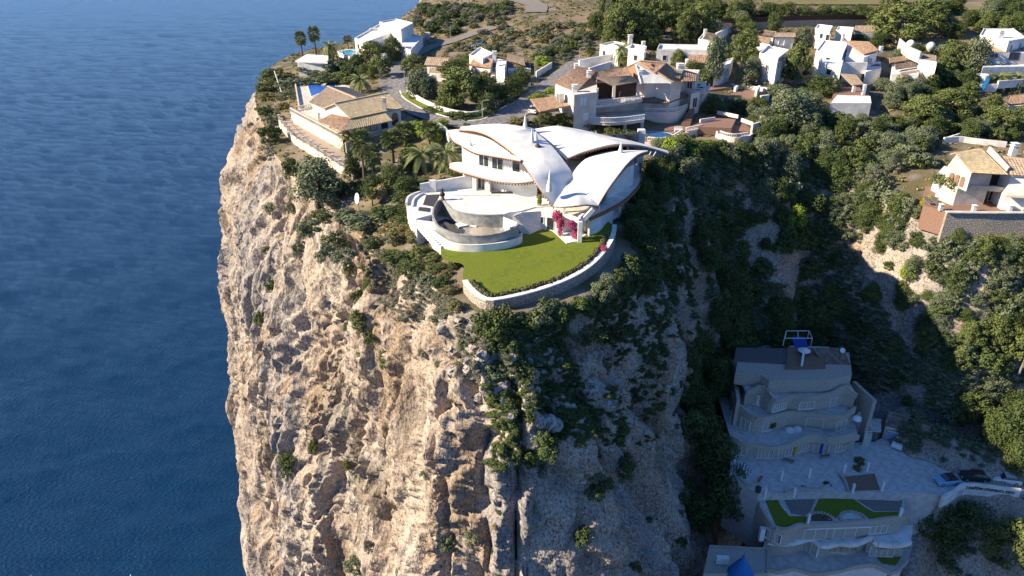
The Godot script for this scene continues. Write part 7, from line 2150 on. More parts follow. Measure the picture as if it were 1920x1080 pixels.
	# things standing on the terraces
	var spot := [[Vector3(44.06, -38.00, -99.24), M.dark, "potted_shrub"], [Vector3(57.32, -36.50, -97.28), M.shutter, "cushion_pile"]]
	var ps := thing("potted_shrub", Vector3(43.37, -38.00, -97.36), "dark round potted shrub on the first museum balcony", "plant")
	wpart(ps, "foliage", leaf_blob(Vector3(43.37, -38.00, -97.36) + Vector3(0, 0.9, 0), Vector3(0.8, 0.8, 0.8), 500, 0.16, GREEN_DARK, 91), M.leaf)
	var pb := MB.new(); pb.lathe(Vector3(43.37, -38.00, -97.36), PackedVector2Array([Vector2(0.35, 0), Vector2(0.45, 0.5), Vector2(0.02, 0.5)]), 10); wpart(ps, "pot", pb, M.terracotta)
	for k in 3:
		var o: Vector3 = [Vector3(46.25, -38.00, -96.65), Vector3(47.69, -38.00, -96.93), Vector3(57.26, -36.00, -97.20)][k]
		var cpile := MB.new(); cpile.lathe(o, PackedVector2Array([Vector2(0.8, 0), Vector2(0.7, 0.4), Vector2(0.3, 0.65), Vector2(0.02, 0.7)]), 9)
		single("cushion_pile", o, cpile, M.shutter, ["pale covered heap on the museum balcony next to the round shrub", "pale covered heap on the museum balcony near the wavy arch", "white heap of cushions at the head of the curved museum stairs"][k], "cushions")
	var tb := thing("round_table", Vector3(43.67, -41.00, -95.65), "round white table in front of the museum glazing", "table")
	var tt := MB.new(); tt.lathe(Vector3(43.67, -41.00, -95.65), PackedVector2Array([Vector2(0.02, 0.75), Vector2(0.85, 0.75), Vector2(0.85, 0.7), Vector2(0.02, 0.7)]), 14); wpart(tb, "table_top", tt, M.shutter)
	var tl := MB.new(); tl.box(Vector3(43.67, -41.00, -95.65), Vector3(0.15, 0.7, 0.15)); wpart(tb, "leg", tl, M.metal)
	# garden furniture and bins in the courtyard
	for q in [[Vector3(51.50, -41.00, -93.49), 0.3], [Vector3(45.16, -41.00, -92.44), -0.4], [Vector3(39.07, -41.00, -87.90), 0.9]]:
		var bn := thing("courtyard_bench", q[0], "plain wooden bench on the museum courtyard", "bench", "benches on the museum courtyard")
		var bs := MB.new(); bs.xf = Transform3D(Basis(Vector3.UP, q[1]), q[0]); bs.box(Vector3(0, 0.42, 0), Vector3(1.7, 0.07, 0.45)); wpart(bn, "seat", bs, M.pale_wood)
		for e in [-0.7, 0.7]:
			var bl := MB.new(); bl.xf = Transform3D(Basis(Vector3.UP, q[1]), q[0]); bl.box(Vector3(e, 0, 0), Vector3(0.08, 0.42, 0.4)); wpart(bn, "leg", bl, M.metal)
	var bin := MB.new(); bin.lathe(Vector3(38.10, -41.00, -85.51), PackedVector2Array([Vector2(0.4, 0), Vector2(0.45, 0.9), Vector2(0.02, 0.95)]), 12)
	single("black_bin", Vector3(38.10, -41.00, -85.51), bin, M.charcoal, "round black bin at the corner of the museum courtyard", "bin")
	for q in [[Vector3(52.13, -41.00, -89.38), Vector3(52.40, -41.00, -87.54), Vector3(51.97, -41.00, -85.28)], [Vector3(36.11, -41.00, -88.15), Vector3(37.04, -41.00, -86.70), Vector3(38.52, -41.00, -87.18)], [Vector3(42.03, -41.00, -85.16), Vector3(44.79, -41.00, -85.98), Vector3(47.19, -41.00, -85.75), Vector3(49.63, -41.00, -86.70)]]:
		var kw := MB.new(); kw.wall(curve(q, 10), 0.35, 0.45)
		single("stone_kerb", q[0], kw, S, "low curved stone kerb dividing the museum courtyard", "kerb", "stone kerbs of the museum courtyard")
	# boundary posts
	for q in [Vector3(36.31, -41.00, -92.44), Vector3(42.50, -41.00, -88.08), Vector3(47.09, -41.00, -88.64), Vector3(53.02, -41.00, -89.69), Vector3(56.90, -41.00, -90.07), Vector3(38.66, -41.00, -84.12), Vector3(43.17, -41.00, -84.29), Vector3(52.53, -41.00, -85.16), Vector3(57.28, -41.00, -85.63), Vector3(44.13, -42.40, -80.25), Vector3(58.44, -42.40, -81.55)]:
		var s := MB.new(); s.box(q, Vector3(0.32, 1.75, 0.32)); s.box(q + Vector3(0, 1.75, 0), Vector3(0.38, 0.07, 0.38))
		single("white_post", q, s, M.shutter, "square white post standing around the museum terraces", "post", "white posts around the museum terraces")
	# chess board
	var cb := MB.new()
	var k0 := Vector3(35.62, -41.00, -91.66); var k1 := Vector3(36.68, -41.00, -89.25); var k2 := Vector3(38.65, -41.00, -89.88); var k3 := Vector3(37.85, -41.00, -92.18)
	for i in 8:
		for j in 8:
			cb.col = Color(0.75, 0.75, 0.75) if (i + j) % 2 == 0 else Color(0.02, 0.02, 0.02)
			var g := [Vector2(i, j), Vector2(i + 1, j), Vector2(i + 1, j + 1), Vector2(i, j + 1)]
			var r := []
			for e in g: r.append(k0.lerp(k1, e.x / 8).lerp(k3.lerp(k2, e.x / 8), e.y / 8) + Vector3(0, 0.06, 0))
			cb.quad(r[0], r[1], r[2], r[3])
	cb.col = Color(0.3, 0.3, 0.3)
	for e in [[k0, k1], [k1, k2], [k2, k3], [k3, k0]]: cb.quad(e[0], e[0] + Vector3(0, 0.06, 0), e[1] + Vector3(0, 0.06, 0), e[1])
	single("chess_board", k0, cb, M.plain, "large black and white chess board painted on the museum courtyard", "chessboard")
	# ------------------------------------------------ lower building
	var L := thing("lower_museum", Vector3(50.02, -46.00, -84.07), "lower stone museum building with lawn roof and wavy white balcony", "museum")
	var le := [Vector3(38.08, -42.50, -83.88), Vector3(38.78, -42.50, -79.92), Vector3(40.64, -42.50, -79.08), Vector3(42.79, -42.50, -80.03), Vector3(44.18, -42.50, -80.14), Vector3(49.09, -42.50, -80.46), Vector3(53.86, -42.50, -80.78), Vector3(55.53, -42.50, -81.10), Vector3(57.48, -42.50, -81.32), Vector3(59.46, -42.50, -81.76)]
	var lc := tier(L, le, [Vector3(61.46, -42.50, -86.42), Vector3(38.87, -42.50, -86.19)], -43.1, -42.5, [0.8, 0.9, 0.8, 0.9, 0.6, 0.6, 0.6, 0.9, 0.8, 0.9, 0.8], M.concrete, S)
	for g in [[Vector3(39.42, -42.40, -85.61), Vector3(41.25, -42.40, -85.85), Vector3(41.39, -42.40, -83.77), Vector3(41.94, -42.40, -81.77), Vector3(44.52, -42.40, -81.77), Vector3(44.04, -42.40, -80.46), Vector3(42.89, -42.40, -80.36), Vector3(40.77, -42.40, -79.50), Vector3(39.36, -42.40, -80.04)], [Vector3(47.91, -42.40, -85.61), Vector3(51.25, -42.40, -85.85), Vector3(53.13, -42.40, -85.38), Vector3(54.36, -42.40, -83.43), Vector3(55.07, -42.40, -82.65), Vector3(59.35, -42.40, -82.76), Vector3(58.87, -42.40, -81.77), Vector3(53.98, -42.40, -81.11), Vector3(53.46, -42.40, -82.32), Vector3(51.81, -42.40, -83.21), Vector3(49.49, -42.40, -82.10), Vector3(48.62, -42.40, -81.33), Vector3(47.39, -42.40, -82.32), Vector3(45.81, -42.40, -82.65)]]:
		slab(L, "roof_lawn", g, -42.5, -42.38, M.lawn)
	slab(L, "gravel", [Vector3(42.38, -42.40, -85.50), Vector3(47.36, -42.40, -85.50), Vector3(45.57, -42.40, -82.87), Vector3(44.27, -42.40, -81.99), Vector3(42.49, -42.40, -82.43)], -42.5, -42.42, M.stone_road)
	slab(L, "gravel", [Vector3(53.56, -42.40, -85.61), Vector3(61.11, -42.40, -86.08), Vector3(59.46, -42.40, -82.98), Vector3(55.38, -42.40, -82.98), Vector3(54.75, -42.40, -83.77)], -42.5, -42.42, M.stone_road)
	slab(L, "wooden_deck", [Vector3(52.07, -40.90, -88.65), Vector3(57.96, -40.90, -89.51), Vector3(57.16, -40.90, -85.87), Vector3(52.59, -40.90, -85.64)], -41.0, -40.85, M.pale_wood)
	# arched light wells with stone spokes
	for k in 2:
		var o: Vector3 = [Vector3(46.44, -42.40, -80.89), Vector3(51.34, -42.40, -81.11)][k]
		for i in 13:
			var an := PI * i / 12
			var s := MB.new()
			var d := Vector3(cos(an), 0, -sin(an) * 0.8)
			s.bar(o + d * 1.6 + Vector3(0, 0.15, 0), o + d * 2.1 + Vector3(0, 0.15, 0), 0.28, 0.3)
			wpart(L, "arch_stone", s, S)
		var gl2 := []
		for i in 13: gl2.append(o + Vector3(cos(PI * i / 12) * 1.6, 0, -sin(PI * i / 12) * 1.28))
		slab(L, "light_well", gl2, -42.5, -42.3, G if k == 0 else M.concrete)
	facade(L, inset(lc, 0.4), -46.0, 3.0, [[0.2, 2.4, 0.6, 1.7, 2, G], [0.46, 3.4, 0.2, 2.2, 1, G], [0.64, 3.4, 0.2, 2.2, 1, G], [0.86, 2.8, 0.6, 1.5, 2, G]], S)
	var aw := MB.new(); aw.bar(Vector3(44.09, -43.20, -80.19), Vector3(53.87, -43.20, -80.62), 0.6, 0.18); wpart(L, "awning", aw, M.shutter)
	var be := [Vector3(38.78, -46.00, -80.15), Vector3(41.90, -46.00, -79.84), Vector3(45.64, -46.00, -80.79), Vector3(46.42, -46.00, -79.63), Vector3(47.50, -46.00, -79.32), Vector3(49.56, -46.00, -79.84), Vector3(51.49, -46.00, -79.63), Vector3(53.57, -46.00, -80.36), Vector3(54.91, -46.00, -81.00), Vector3(54.92, -46.00, -79.94), Vector3(56.42, -46.00, -79.52), Vector3(58.43, -46.00, -79.52), Vector3(60.38, -46.00, -80.05)]
	var bc := tier(L, be, [Vector3(62.41, -46.00, -83.51), Vector3(39.01, -46.00, -83.51)], -46.6, -46.0, [0.4, 0.5, 0.8, 0.7, 0.6, 0.8, 0.7, 0.8, 1.0, 0.8, 0.8, 0.7, 0.8], M.white, M.white)
	facade(L, inset(bc, 1.2), -49.6, 3.0, [[0.36, 2.2, 0.2, 2.2, 1, M.shutter], [0.52, 2.4, 0.8, 1.3, 1, G], [0.85, 3.4, 0.2, 2.0, 3, G]], S)
	wpart(L, "roof", tile_roof(Vector3(48.10, -47.20, -79.40), Vector3(52.29, -47.20, -79.40), Vector3(52.16, -46.50, -80.21), Vector3(48.60, -46.50, -80.21), CLAY), M.tile)
	wpart(L, "roof", tile_roof(Vector3(55.34, -47.00, -79.63), Vector3(60.53, -47.00, -79.84), Vector3(60.51, -46.70, -80.29), Vector3(55.68, -46.70, -80.19), CLAY), M.tile)
	var ne := [Vector3(38.26, -49.60, -78.72), Vector3(40.20, -49.60, -77.72), Vector3(42.82, -49.60, -78.32), Vector3(45.68, -49.60, -77.32), Vector3(49.12, -49.60, -77.92), Vector3(52.28, -49.60, -78.72), Vector3(55.21, -49.60, -78.93), Vector3(57.48, -49.60, -77.72), Vector3(60.75, -49.60, -79.96)]
	var nc := tier(L, ne, [Vector3(63.14, -49.60, -83.15), Vector3(39.46, -49.60, -83.15)], -50.2, -49.6, [0.6, 0.8, 0.6, 0.8, 0.6, 0.9, 0.8, 0.6, 0.8], M.concrete, S)
	facade(L, inset(nc, 0.8), -56.0, 6.0, [[0.3, 3.0, 3.0, 2.2, 2, G], [0.55, 3.0, 3.0, 2.2, 2, G], [0.8, 3.0, 3.0, 2.2, 2, G]], M.white)
	slab(L, "roof_lawn", [Vector3(56.20, -49.50, -80.28), Vector3(59.99, -49.50, -80.49), Vector3(58.39, -49.50, -78.84), Vector3(56.55, -49.50, -79.25)], -49.6, -49.45, M.lawn)
	slab(L, "body", [Vector3(38.84, -46.00, -82.95), Vector3(61.42, -46.00, -83.51), Vector3(58, 0, -92), Vector3(40, 0, -92)], -60, -43.1, S)
	# annexe with the blue cone
	var A := thing("cone_annexe", Vector3(33.06, -49.00, -78.39), "stone annexe with a steep blue cone roof beside the lower museum", "annexe")
	flat_block(A, [Vector3(27.63, -46.50, -74.39), Vector3(37.04, -46.50, -74.39), Vector3(38.55, -46.50, -79.16), Vector3(29.84, -46.50, -79.68)], -58, -46.5, S, 0.3)
	opening(A, "window", Vector3(29.49, -46.30, -76.75), Vector3(32.59, -46.30, -76.55), 0.45, -46.2, 1.6, 1.0, M.shutter, M.shutter, 1, 0.5)
	var bcn := MB.new(); bcn.col = Color(0.03, 0.16, 0.42)
	bcn.lathe(Vector3(33.03, -46.50, -74.39), PackedVector2Array([Vector2(2.0, 0), Vector2(1.4, 1.2), Vector2(0.8, 2.4), Vector2(0.35, 3.2), Vector2(0.05, 4.2)]), 8)
	wpart(A, "cone_roof", bcn, M.plain)
	var pl := MB.new(); pl.box(Vector3(37.78, -46.00, -80.58), Vector3(0.7, 2.4, 0.7)); wpart(L, "pier", pl, M.shutter)
	# ------------------------------------------------ shed
	var sh := thing("roadside_shed", Vector3(66.30, -41.00, -97.03), "small cream shed with a brown tiled roof beside the museum road", "shed")
	gable(sh, Vector3(62.97, -38.20, -98.48), Vector3(68.71, -38.20, -95.92), Vector3(68.46, -37.00, -98.51), Vector3(64.39, -37.00, -100.59), -41.3, M.cream, UMBER, 0.25)
	opening(sh, "door", Vector3(63.39, -41.00, -98.15), Vector3(69.08, -41.00, -95.92), 0.16, -40.95, 1.6, 1.9, M.cream, M.blue_shutter, 0, 0.3)
	opening(sh, "window", Vector3(63.39, -41.00, -98.15), Vector3(69.08, -41.00, -95.92), 0.72, -40.2, 0.9, 1.1, M.cream, M.shutter, 0, 0.3)
	var bxw := thing("store_hut", Vector3(62.42, -41.00, -99.44), "grey lean-to hut between the museum stairs and the shed", "hut")
	slab(bxw, "wall", [Vector3(60.87, -39.00, -98.21), Vector3(62.18, -39.00, -97.92), Vector3(63.37, -39.00, -100.54), Vector3(61.90, -39.00, -100.54)], -41.3, -38.6, M.slate)
	slab(bxw, "roof", [Vector3(60.17, -38.50, -97.28), Vector3(61.83, -38.50, -97.00), Vector3(63.41, -38.50, -100.48), Vector3(61.58, -38.50, -100.48)], -38.6, -38.4, M.concrete)
	# ------------------------------------------------ wall with lettering
	var sw := thing("sign_wall", Vector3(74.76, -42.00, -87.07), "long white wall with dark web address lettering below the parked cars", "wall")
	var wl := curve([Vector3(65.77, -40.40, -83.94), Vector3(67.72, -40.30, -84.87), Vector3(69.72, -40.20, -86.17), Vector3(71.25, -40.20, -86.53), Vector3(73.73, -40.20, -86.23), Vector3(75.93, -40.20, -85.76), Vector3(78.49, -40.20, -85.23)], 30)
	var wm := MB.new(); wm.wall(lowered(wl, 2.3), 0.35, 2.3); wpart(sw, "wall", wm, M.white)
	var wb := MB.new(); wb.wall(lowered(wl, 8.0), 0.5, 5.8); wpart(sw, "footing", wb, M.stone_wall)
	var text := "liedtke-museum.com"
	var s0 := 12; var path := spread(wl.slice(s0, 28), text.length() + 1)
	var font := SystemFont.new(); font.font_names = PackedStringArray(["Droid Sans"]); font.font_weight = 700
	for i in text.length():
		var tm := TextMesh.new()
		tm.text = text[i]; tm.font = font; tm.font_size = 64; tm.pixel_size = 0.0135; tm.depth = 0.05
		var o := MeshInstance3D.new()
		o.name = "letter"; o.mesh = tm; o.material_override = M.dark
		sw.add_child(o, true)
		var d := (path[i + 1] - path[i]); d.y = 0; d = d.normalized()
		var n := Vector3(-d.z, 0, d.x)
		o.transform = Transform3D(Basis(d, Vector3.UP, n), (path[i] + path[i + 1]) / 2 + n * 0.19 + Vector3(0, -0.75, 0) - sw.position)

# ---------------------------------------------------------------- cars
func car(at: Vector3, turn: float, paint: Color, roof: Color, label: String, l := 3.9, w := 1.7, h := 1.45) -> void:
	var t := thing("parked_car", at, label, "car", "", turn)
	var pm: StandardMaterial3D = M.paint.duplicate()
	pm.albedo_color = paint.linear_to_srgb(); pm.vertex_color_use_as_albedo = false
	var prof := [Vector2(-l / 2, 0.35), Vector2(-l / 2 - 0.02, 0.75), Vector2(-l / 2 + 0.25, 0.92), Vector2(-l * 0.18, 0.98), Vector2(l * 0.38, 1.0), Vector2(l / 2 - 0.05, 0.85), Vector2(l / 2, 0.4), Vector2(l / 2 - 0.1, 0.22), Vector2(-l / 2 + 0.1, 0.22)]
	var cabin := [Vector2(-l * 0.24, 0.95), Vector2(-l * 0.08, h - 0.05), Vector2(l * 0.02, h), Vector2(l * 0.28, h - 0.04), Vector2(l * 0.43, 0.97)]
	var b := MB.new(); extrude(b, prof, w, w * 0.93); part(t, "body", b, pm)
	var g := MB.new(); extrude(g, cabin, w * 0.92, w * 0.74); part(t, "windows", g, M.glass)
	var r := MB.new(); r.col = roof
	var rp := [Vector2(-l * 0.07, h - 0.02), Vector2(l * 0.02, h + 0.03), Vector2(l * 0.28, h - 0.01), Vector2(l * 0.3, h - 0.07), Vector2(-l * 0.08, h - 0.09)]
	extrude(r, rp, w * 0.77, w * 0.73); part(t, "roof", r, M.paint)
	for x in [-l * 0.31, l * 0.31]:
		for z in [-w / 2 + 0.1, w / 2 - 0.1]:
			var k := MB.new()
			k.xf = Transform3D(Basis(Vector3.RIGHT, PI / 2), Vector3(x, 0.31, z))
			k.lathe(Vector3.ZERO, PackedVector2Array([Vector2(0.02, -0.11), Vector2(0.3, -0.11), Vector2(0.31, 0), Vector2(0.3, 0.11), Vector2(0.02, 0.11)]), 14)
			var wh := part(t, "wheel", k, M.charcoal)
			var hb := MB.new(); hb.xf = Transform3D(Basis(Vector3.RIGHT, PI / 2), Vector3(x, 0.31, z + signf(z) * 0.115))
			hb.lathe(Vector3.ZERO, PackedVector2Array([Vector2(0.01, 0.01), Vector2(0.19, 0.005), Vector2(0.19, -0.01)]), 10); part(wh, "rim", hb, M.metal)
	for z in [-w * 0.36, w * 0.36]:
		var hl := MB.new(); hl.box2(Vector3(-l / 2 - 0.04, 0.6, z - 0.17), Vector3(-l / 2 + 0.1, 0.76, z + 0.17)); part(t, "headlight", hl, M.shutter)
		var tl := MB.new(); tl.col = Color(0.3, 0.01, 0.01); tl.box2(Vector3(l / 2 - 0.12, 0.62, z - 0.14), Vector3(l / 2 + 0.01, 0.8, z + 0.14)); part(t, "tail_light", tl, M.plain)

func extrude(b: MB, prof: Array, w0: float, w1: float) -> void:
	# side profile (x, y) drawn across the width, narrowing from w0 at the bottom to w1 at the top
	var lo := 1e9; var hi := -1e9
	for p in prof: lo = minf(lo, p.y); hi = maxf(hi, p.y)
	var L := []; var R := []
	for p in prof:
		var hw := lerpf(w0, w1, (p.y - lo) / (hi - lo)) / 2
		L.append(Vector3(p.x, p.y, hw)); R.append(Vector3(p.x, p.y, -hw))
	var tr := Geometry2D.triangulate_polygon(PackedVector2Array(prof))
	for i in range(0, tr.size(), 3):
		b.tri(L[tr[i]], L[tr[i + 1]], L[tr[i + 2]]); b.tri(R[tr[i]], R[tr[i + 2]], R[tr[i + 1]])
	for i in prof.size():
		var j := (i + 1) % prof.size()
		b.quad(L[i], L[j], R[j], R[i])

func make_cars() -> void:
	car(Vector3(68.35, -41.00, -87.54), 0.12, Color(0.22, 0.42, 0.62), Color(0.02, 0.02, 0.02), "light blue small car with black roof on the museum road", 3.6)
	car(Vector3(73.12, -41.00, -88.39), -0.12, Color(0.02, 0.02, 0.022), Color(0.02, 0.02, 0.02), "black car parked between the blue car and the white car", 4.2)
	car(Vector3(77.73, -41.00, -87.78), -0.2, Color(0.75, 0.75, 0.75), Color(0.7, 0.7, 0.7), "white hatchback parked at the end of the lettered wall", 4.1)
	car(Vector3(65.18, -41.00, -96.75), 0.9, Color(0.7, 0.7, 0.7), Color(0.5, 0.5, 0.5), "white small car backed up against the roadside shed", 3.6)
	var p := Vector3(4.41, 3.90, -142.25)
	car(p + Vector3(0, 0.3, 0), -1.9, Color(0.72, 0.72, 0.72), Color(0.7, 0.7, 0.7), "white small car parked in front of the red tiled carport", 3.6)


# ---------------------------------------------------------------- planting
func sow(label: String, group: String, rows: Array) -> void:
	for r in rows: plant(r[0], r[1], r[2], r[3], label, group)

func scatter(poly: Array, n: int, kinds: Array, lo: float, hi: float, tall: float, label: Dictionary, group: String, sd: int) -> void:
	var rg := RandomNumberGenerator.new(); rg.seed = sd
	var p := PackedVector2Array(poly)
	var a := p[0]; var b := p[0]
	for q in p: a = a.min(q); b = b.max(q)
	var made := 0; var tries := 0
	while made < n and tries < n * 40:
		tries += 1
		var q := Vector2(rg.randf_range(a.x, b.x), rg.randf_range(a.y, b.y))
		if not Geometry2D.is_point_in_polygon(q, p) or not Geometry2D.is_point_in_polygon(q, land): continue
		var k: String = kinds[rg.randi() % kinds.size()]
		var w := rg.randf_range(lo, hi)
		var clear := not on_road(q, w * 0.35)
		for e in built:
			var d: Vector2 = q - e[0]
			if absf(d.x) < e[1] + w * 0.4 and d.y > -e[1] - w * 0.4 and d.y < e[1] + w * 0.4 + 1.8: clear = false
		if not clear: continue
		plant(k, Vector3(q.x, ground(q.x, q.y), q.y), w, w * tall * rg.randf_range(0.8, 1.25), label[k], group)
		made += 1

func on_cliff(rows: Array, label: String, group: String) -> void:
	for r in rows:
		var c := cliff_at(r[1].x, r[1].y)
		var p: Vector3 = c[0]; var n: Vector3 = c[1]
		plant(r[0], p - n * r[2] * 0.12 - Vector3(0, r[2] * 0.25, 0), r[2], r[2] * r[3], label, group)

func slope_wood(t0: float, t1: float, d0: float, d1: float, n: int, kinds: Array, lo: float, hi: float, tall: float, label: Dictionary, group: String, sd: int) -> void:
	var rg := RandomNumberGenerator.new(); rg.seed = sd
	var made := 0; var tries := 0
	while made < n and tries < n * 30:
		tries += 1
		var c := cliff_at(rg.randf_range(t0, t1), rg.randf_range(d0, d1))
		var p: Vector3 = c[0]
		if p.x > 33.5 and p.x < 100 and p.y < -27.5 and p.z > -107 and p.z < -80 and not (p.x > 66 and p.y > -39): continue
		if p.x > 58 and p.x < 75 and p.z > -104 and p.y < -29: continue
		if p.y < -62: continue
		var k: String = kinds[rg.randi() % kinds.size()]
		var w := rg.randf_range(lo, hi)
		plant(k, p - Vector3(0, w * 0.15, 0), w, w * tall * rg.randf_range(0.8, 1.3), label[k], group)
		made += 1

func make_garden() -> void:
	# --- garden of the ochre villa and the palms beside the white villa
	sow("big round wild olive tree growing at the cliff edge below the ochre villa", "", [["olive", Vector3(-30.6, -2.0, -108.1), 9.3, 7.9]])
	sow("fan palm with a bare trunk between the ochre and the white villa", "fan palms between the villas", [["fanpalm", Vector3(-23.8, 0.5, -111.9), 4.2, 6.8], ["fanpalm", Vector3(-19.8, 1.8, -117.1), 4.8, 5.6], ["fanpalm", Vector3(-18.2, 2.1, -121.3), 5.0, 4.8], ["fanpalm", Vector3(-21.6, 0.5, -108.9), 3.8, 5.4], ["fanpalm", Vector3(-21.1, -0.7, -103.2), 2.7, 2.8], ["fanpalm", Vector3(-13.8, 2.7, -119.1), 4.0, 4.9]])
	sow("arching date palm in front of the white villa canopy", "date palms beside the white villa", [["datepalm", Vector3(-14.0, 2.4, -109.8), 5.2, 4.3], ["datepalm", Vector3(-10.4, 2.8, -110.5), 5.9, 4.7]])
	sow("date palm against the porch of the ochre villa", "", [["datepalm", Vector3(-28.6, 1.1, -127.0), 4.8, 3.7]])
	sow("bright green leafy tree behind the palms", "bright trees between the villas", [["bright", Vector3(-19.8, 2.2, -127.5), 4.4, 3.2], ["bright", Vector3(-16.9, 2.8, -129.7), 5.3, 3.1], ["bright", Vector3(-13.5, 3.0, -124.8), 4.7, 3.5], ["bright", Vector3(-17.0, 2.3, -118.7), 3.6, 2.7], ["bright", Vector3(-12.8, 3.5, -132.3), 2.9, 2.0]])
	sow("dark evergreen shrub in the garden below the ochre villa", "dark garden shrubs", [["shrub", Vector3(-37.2, -1.0, -117.6), 3.0, 4.1], ["shrub", Vector3(-45.9, 0.1, -135.5), 5.0, 4.6], ["shrub", Vector3(-28.0, -1.2, -109.2), 4.0, 3.1], ["shrub", Vector3(-24.7, -0.5, -108.3), 4.2, 3.2], ["darktree", Vector3(-18.4, 1.0, -106.4), 4.9, 4.2], ["darktree", Vector3(-16.0, 1.2, -103.5), 3.5, 3.0], ["shrub", Vector3(-13.7, 2.0, -104.5), 4.8, 1.7], ["shrub", Vector3(-18.6, -0.8, -98.7), 4.6, 2.2], ["shrub", Vector3(-16.3, -0.2, -96.7), 3.5, 2.4], ["shrub", Vector3(-16.1, 0.8, -101.2), 3.1, 2.2], ["darktree", Vector3(-26.1, 0.2, -114.1), 4.0, 4.2], ["shrub", Vector3(-8.2, 2.7, -107.7), 4.1, 1.4], ["shrub", Vector3(-15.0, -0.1, -94.7), 2.5, 1.5], ["darktree", Vector3(-21.3, 0.0, -106.3), 4.1, 3.5], ["darktree", Vector3(-16.1, 2.2, -111.8), 5.1, 3.5]])
	sow("grey green shrub on the rocks left of the pool steps", "sage shrubs on the headland", [["sage", Vector3(-21.0, -1.9, -98.9), 7.5, 2.6], ["sage", Vector3(-24.7, -2.3, -101.3), 4.0, 2.5], ["sage", Vector3(-30.2, -3.6, -99.2), 4.4, 3.3], ["shrub", Vector3(-25.6, -3.8, -95.5), 4.0, 2.6], ["sage", Vector3(-23.1, -4.0, -90.7), 3.7, 2.2], ["shrub", Vector3(-29.0, -2.9, -102.5), 3.7, 2.6], ["sage", Vector3(-25.9, -4.2, -91.8), 2.7, 2.5], ["sage", Vector3(-16.6, -1.6, -92.4), 3.2, 1.6]])
	sow("brownish rounded shrub beside the white pool steps", "brown shrubs beside the pool steps", [["brown", Vector3(-15.0, -1.0, -92.3), 5.1, 2.0], ["brown", Vector3(-13.4, -1.0, -90.6), 3.6, 1.9], ["brown", Vector3(-17.2, -1.2, -94.5), 3.0, 1.5], ["brown", Vector3(-7.3, -1.5, -76.3), 2.5, 1.3], ["brown", Vector3(-6.5, -1.4, -72.1), 2.2, 1.3]])
	sow("rounded clipped green shrub on the rim below the lawn corner", "rounded shrubs on the rim", [["shrub", Vector3(-16.0, -2.9, -88.1), 3.8, 2.1], ["green", Vector3(-12.0, -1.7, -87.4), 3.1, 1.8], ["shrub", Vector3(-12.9, -2.5, -84.1), 4.2, 2.0], ["shrub", Vector3(-8.7, -1.8, -78.6), 2.8, 1.5], ["sage", Vector3(-10.6, -2.2, -80.4), 2.2, 1.4], ["shrub", Vector3(-14.2, -2.4, -87.8), 2.6, 1.6], ["green", Vector3(-10.3, -1.5, -85.9), 2.5, 1.1], ["shrub", Vector3(-9.3, -1.6, -82.6), 2.7, 1.2], ["brown", Vector3(-8.1, -1.5, -80.8), 2.2, 1.1], ["shrub", Vector3(-7.5, -1.2, -82.6), 2.0, 0.8]])
	sow("dry pampas grass with straw plumes behind the satellite dish", "", [["straw", Vector3(-19.9, 0.1, -104.4), 2.7, 2.8]])
	sow("small leafy shrub against the white base of the drained pool", "shrubs at the foot of the pool base", [["green", Vector3(1.8, -0.5, -91.6), 1.6, 1.5], ["shrub", Vector3(-2.5, -0.9, -86.9), 1.5, 0.5], ["shrub", Vector3(-5.6, -0.8, -87.2), 1.0, 0.3]])
	sow("pink bougainvillea climbing on the entrance pier of the white villa", "bougainvillea of the white villa", [["flower", Vector3(6.02, 2.40, -92.23) + Vector3(0, -0.8, 0.9), 1.8, 2.0], ["flower", Vector3(6.50, 1.80, -91.40) + Vector3(0, -0.9, 0.9), 1.4, 2.0], ["flower", Vector3(7.86, 2.40, -89.69) + Vector3(0, -0.9, 0.8), 1.7, 1.7], ["flower", Vector3(8.41, 1.00, -89.56) + Vector3(0, -1.0, 0.7), 1.2, 1.9], ["flower", Vector3(6.49, 0.80, -90.80) + Vector3(0, -0.7, 0.8), 0.9, 1.5]])
	sow("green shrub in the bed at the foot of the entrance pier", "shrubs by the entrance pier", [["green", Vector3(9.8, -1.1, -88.7), 2.8, 1.0], ["brown", Vector3(8.2, -1.0, -88.8), 1.9, 1.1], ["green", Vector3(11.2, -1.1, -90.2), 2.5, 0.9], ["shrub", Vector3(10.5, -1.2, -88.2), 2.4, 0.8]])
	sow("magenta bougainvillea on the coping at the right end of the lawn", "", [["flower", Vector3(11.78, 0.00, -84.83), 1.3, 1.0]])
	sow("slim yellow green shrub in a pot on the white terrace", "", [["bright", Vector3(3.83, 2.80, -94.25), 0.9, 2.0]])
	sow("clipped round shrub behind the shaded terrace of the white villa", "", [["green", Vector3(24.7, -0.0, -116.7), 2.5, 1.6]])
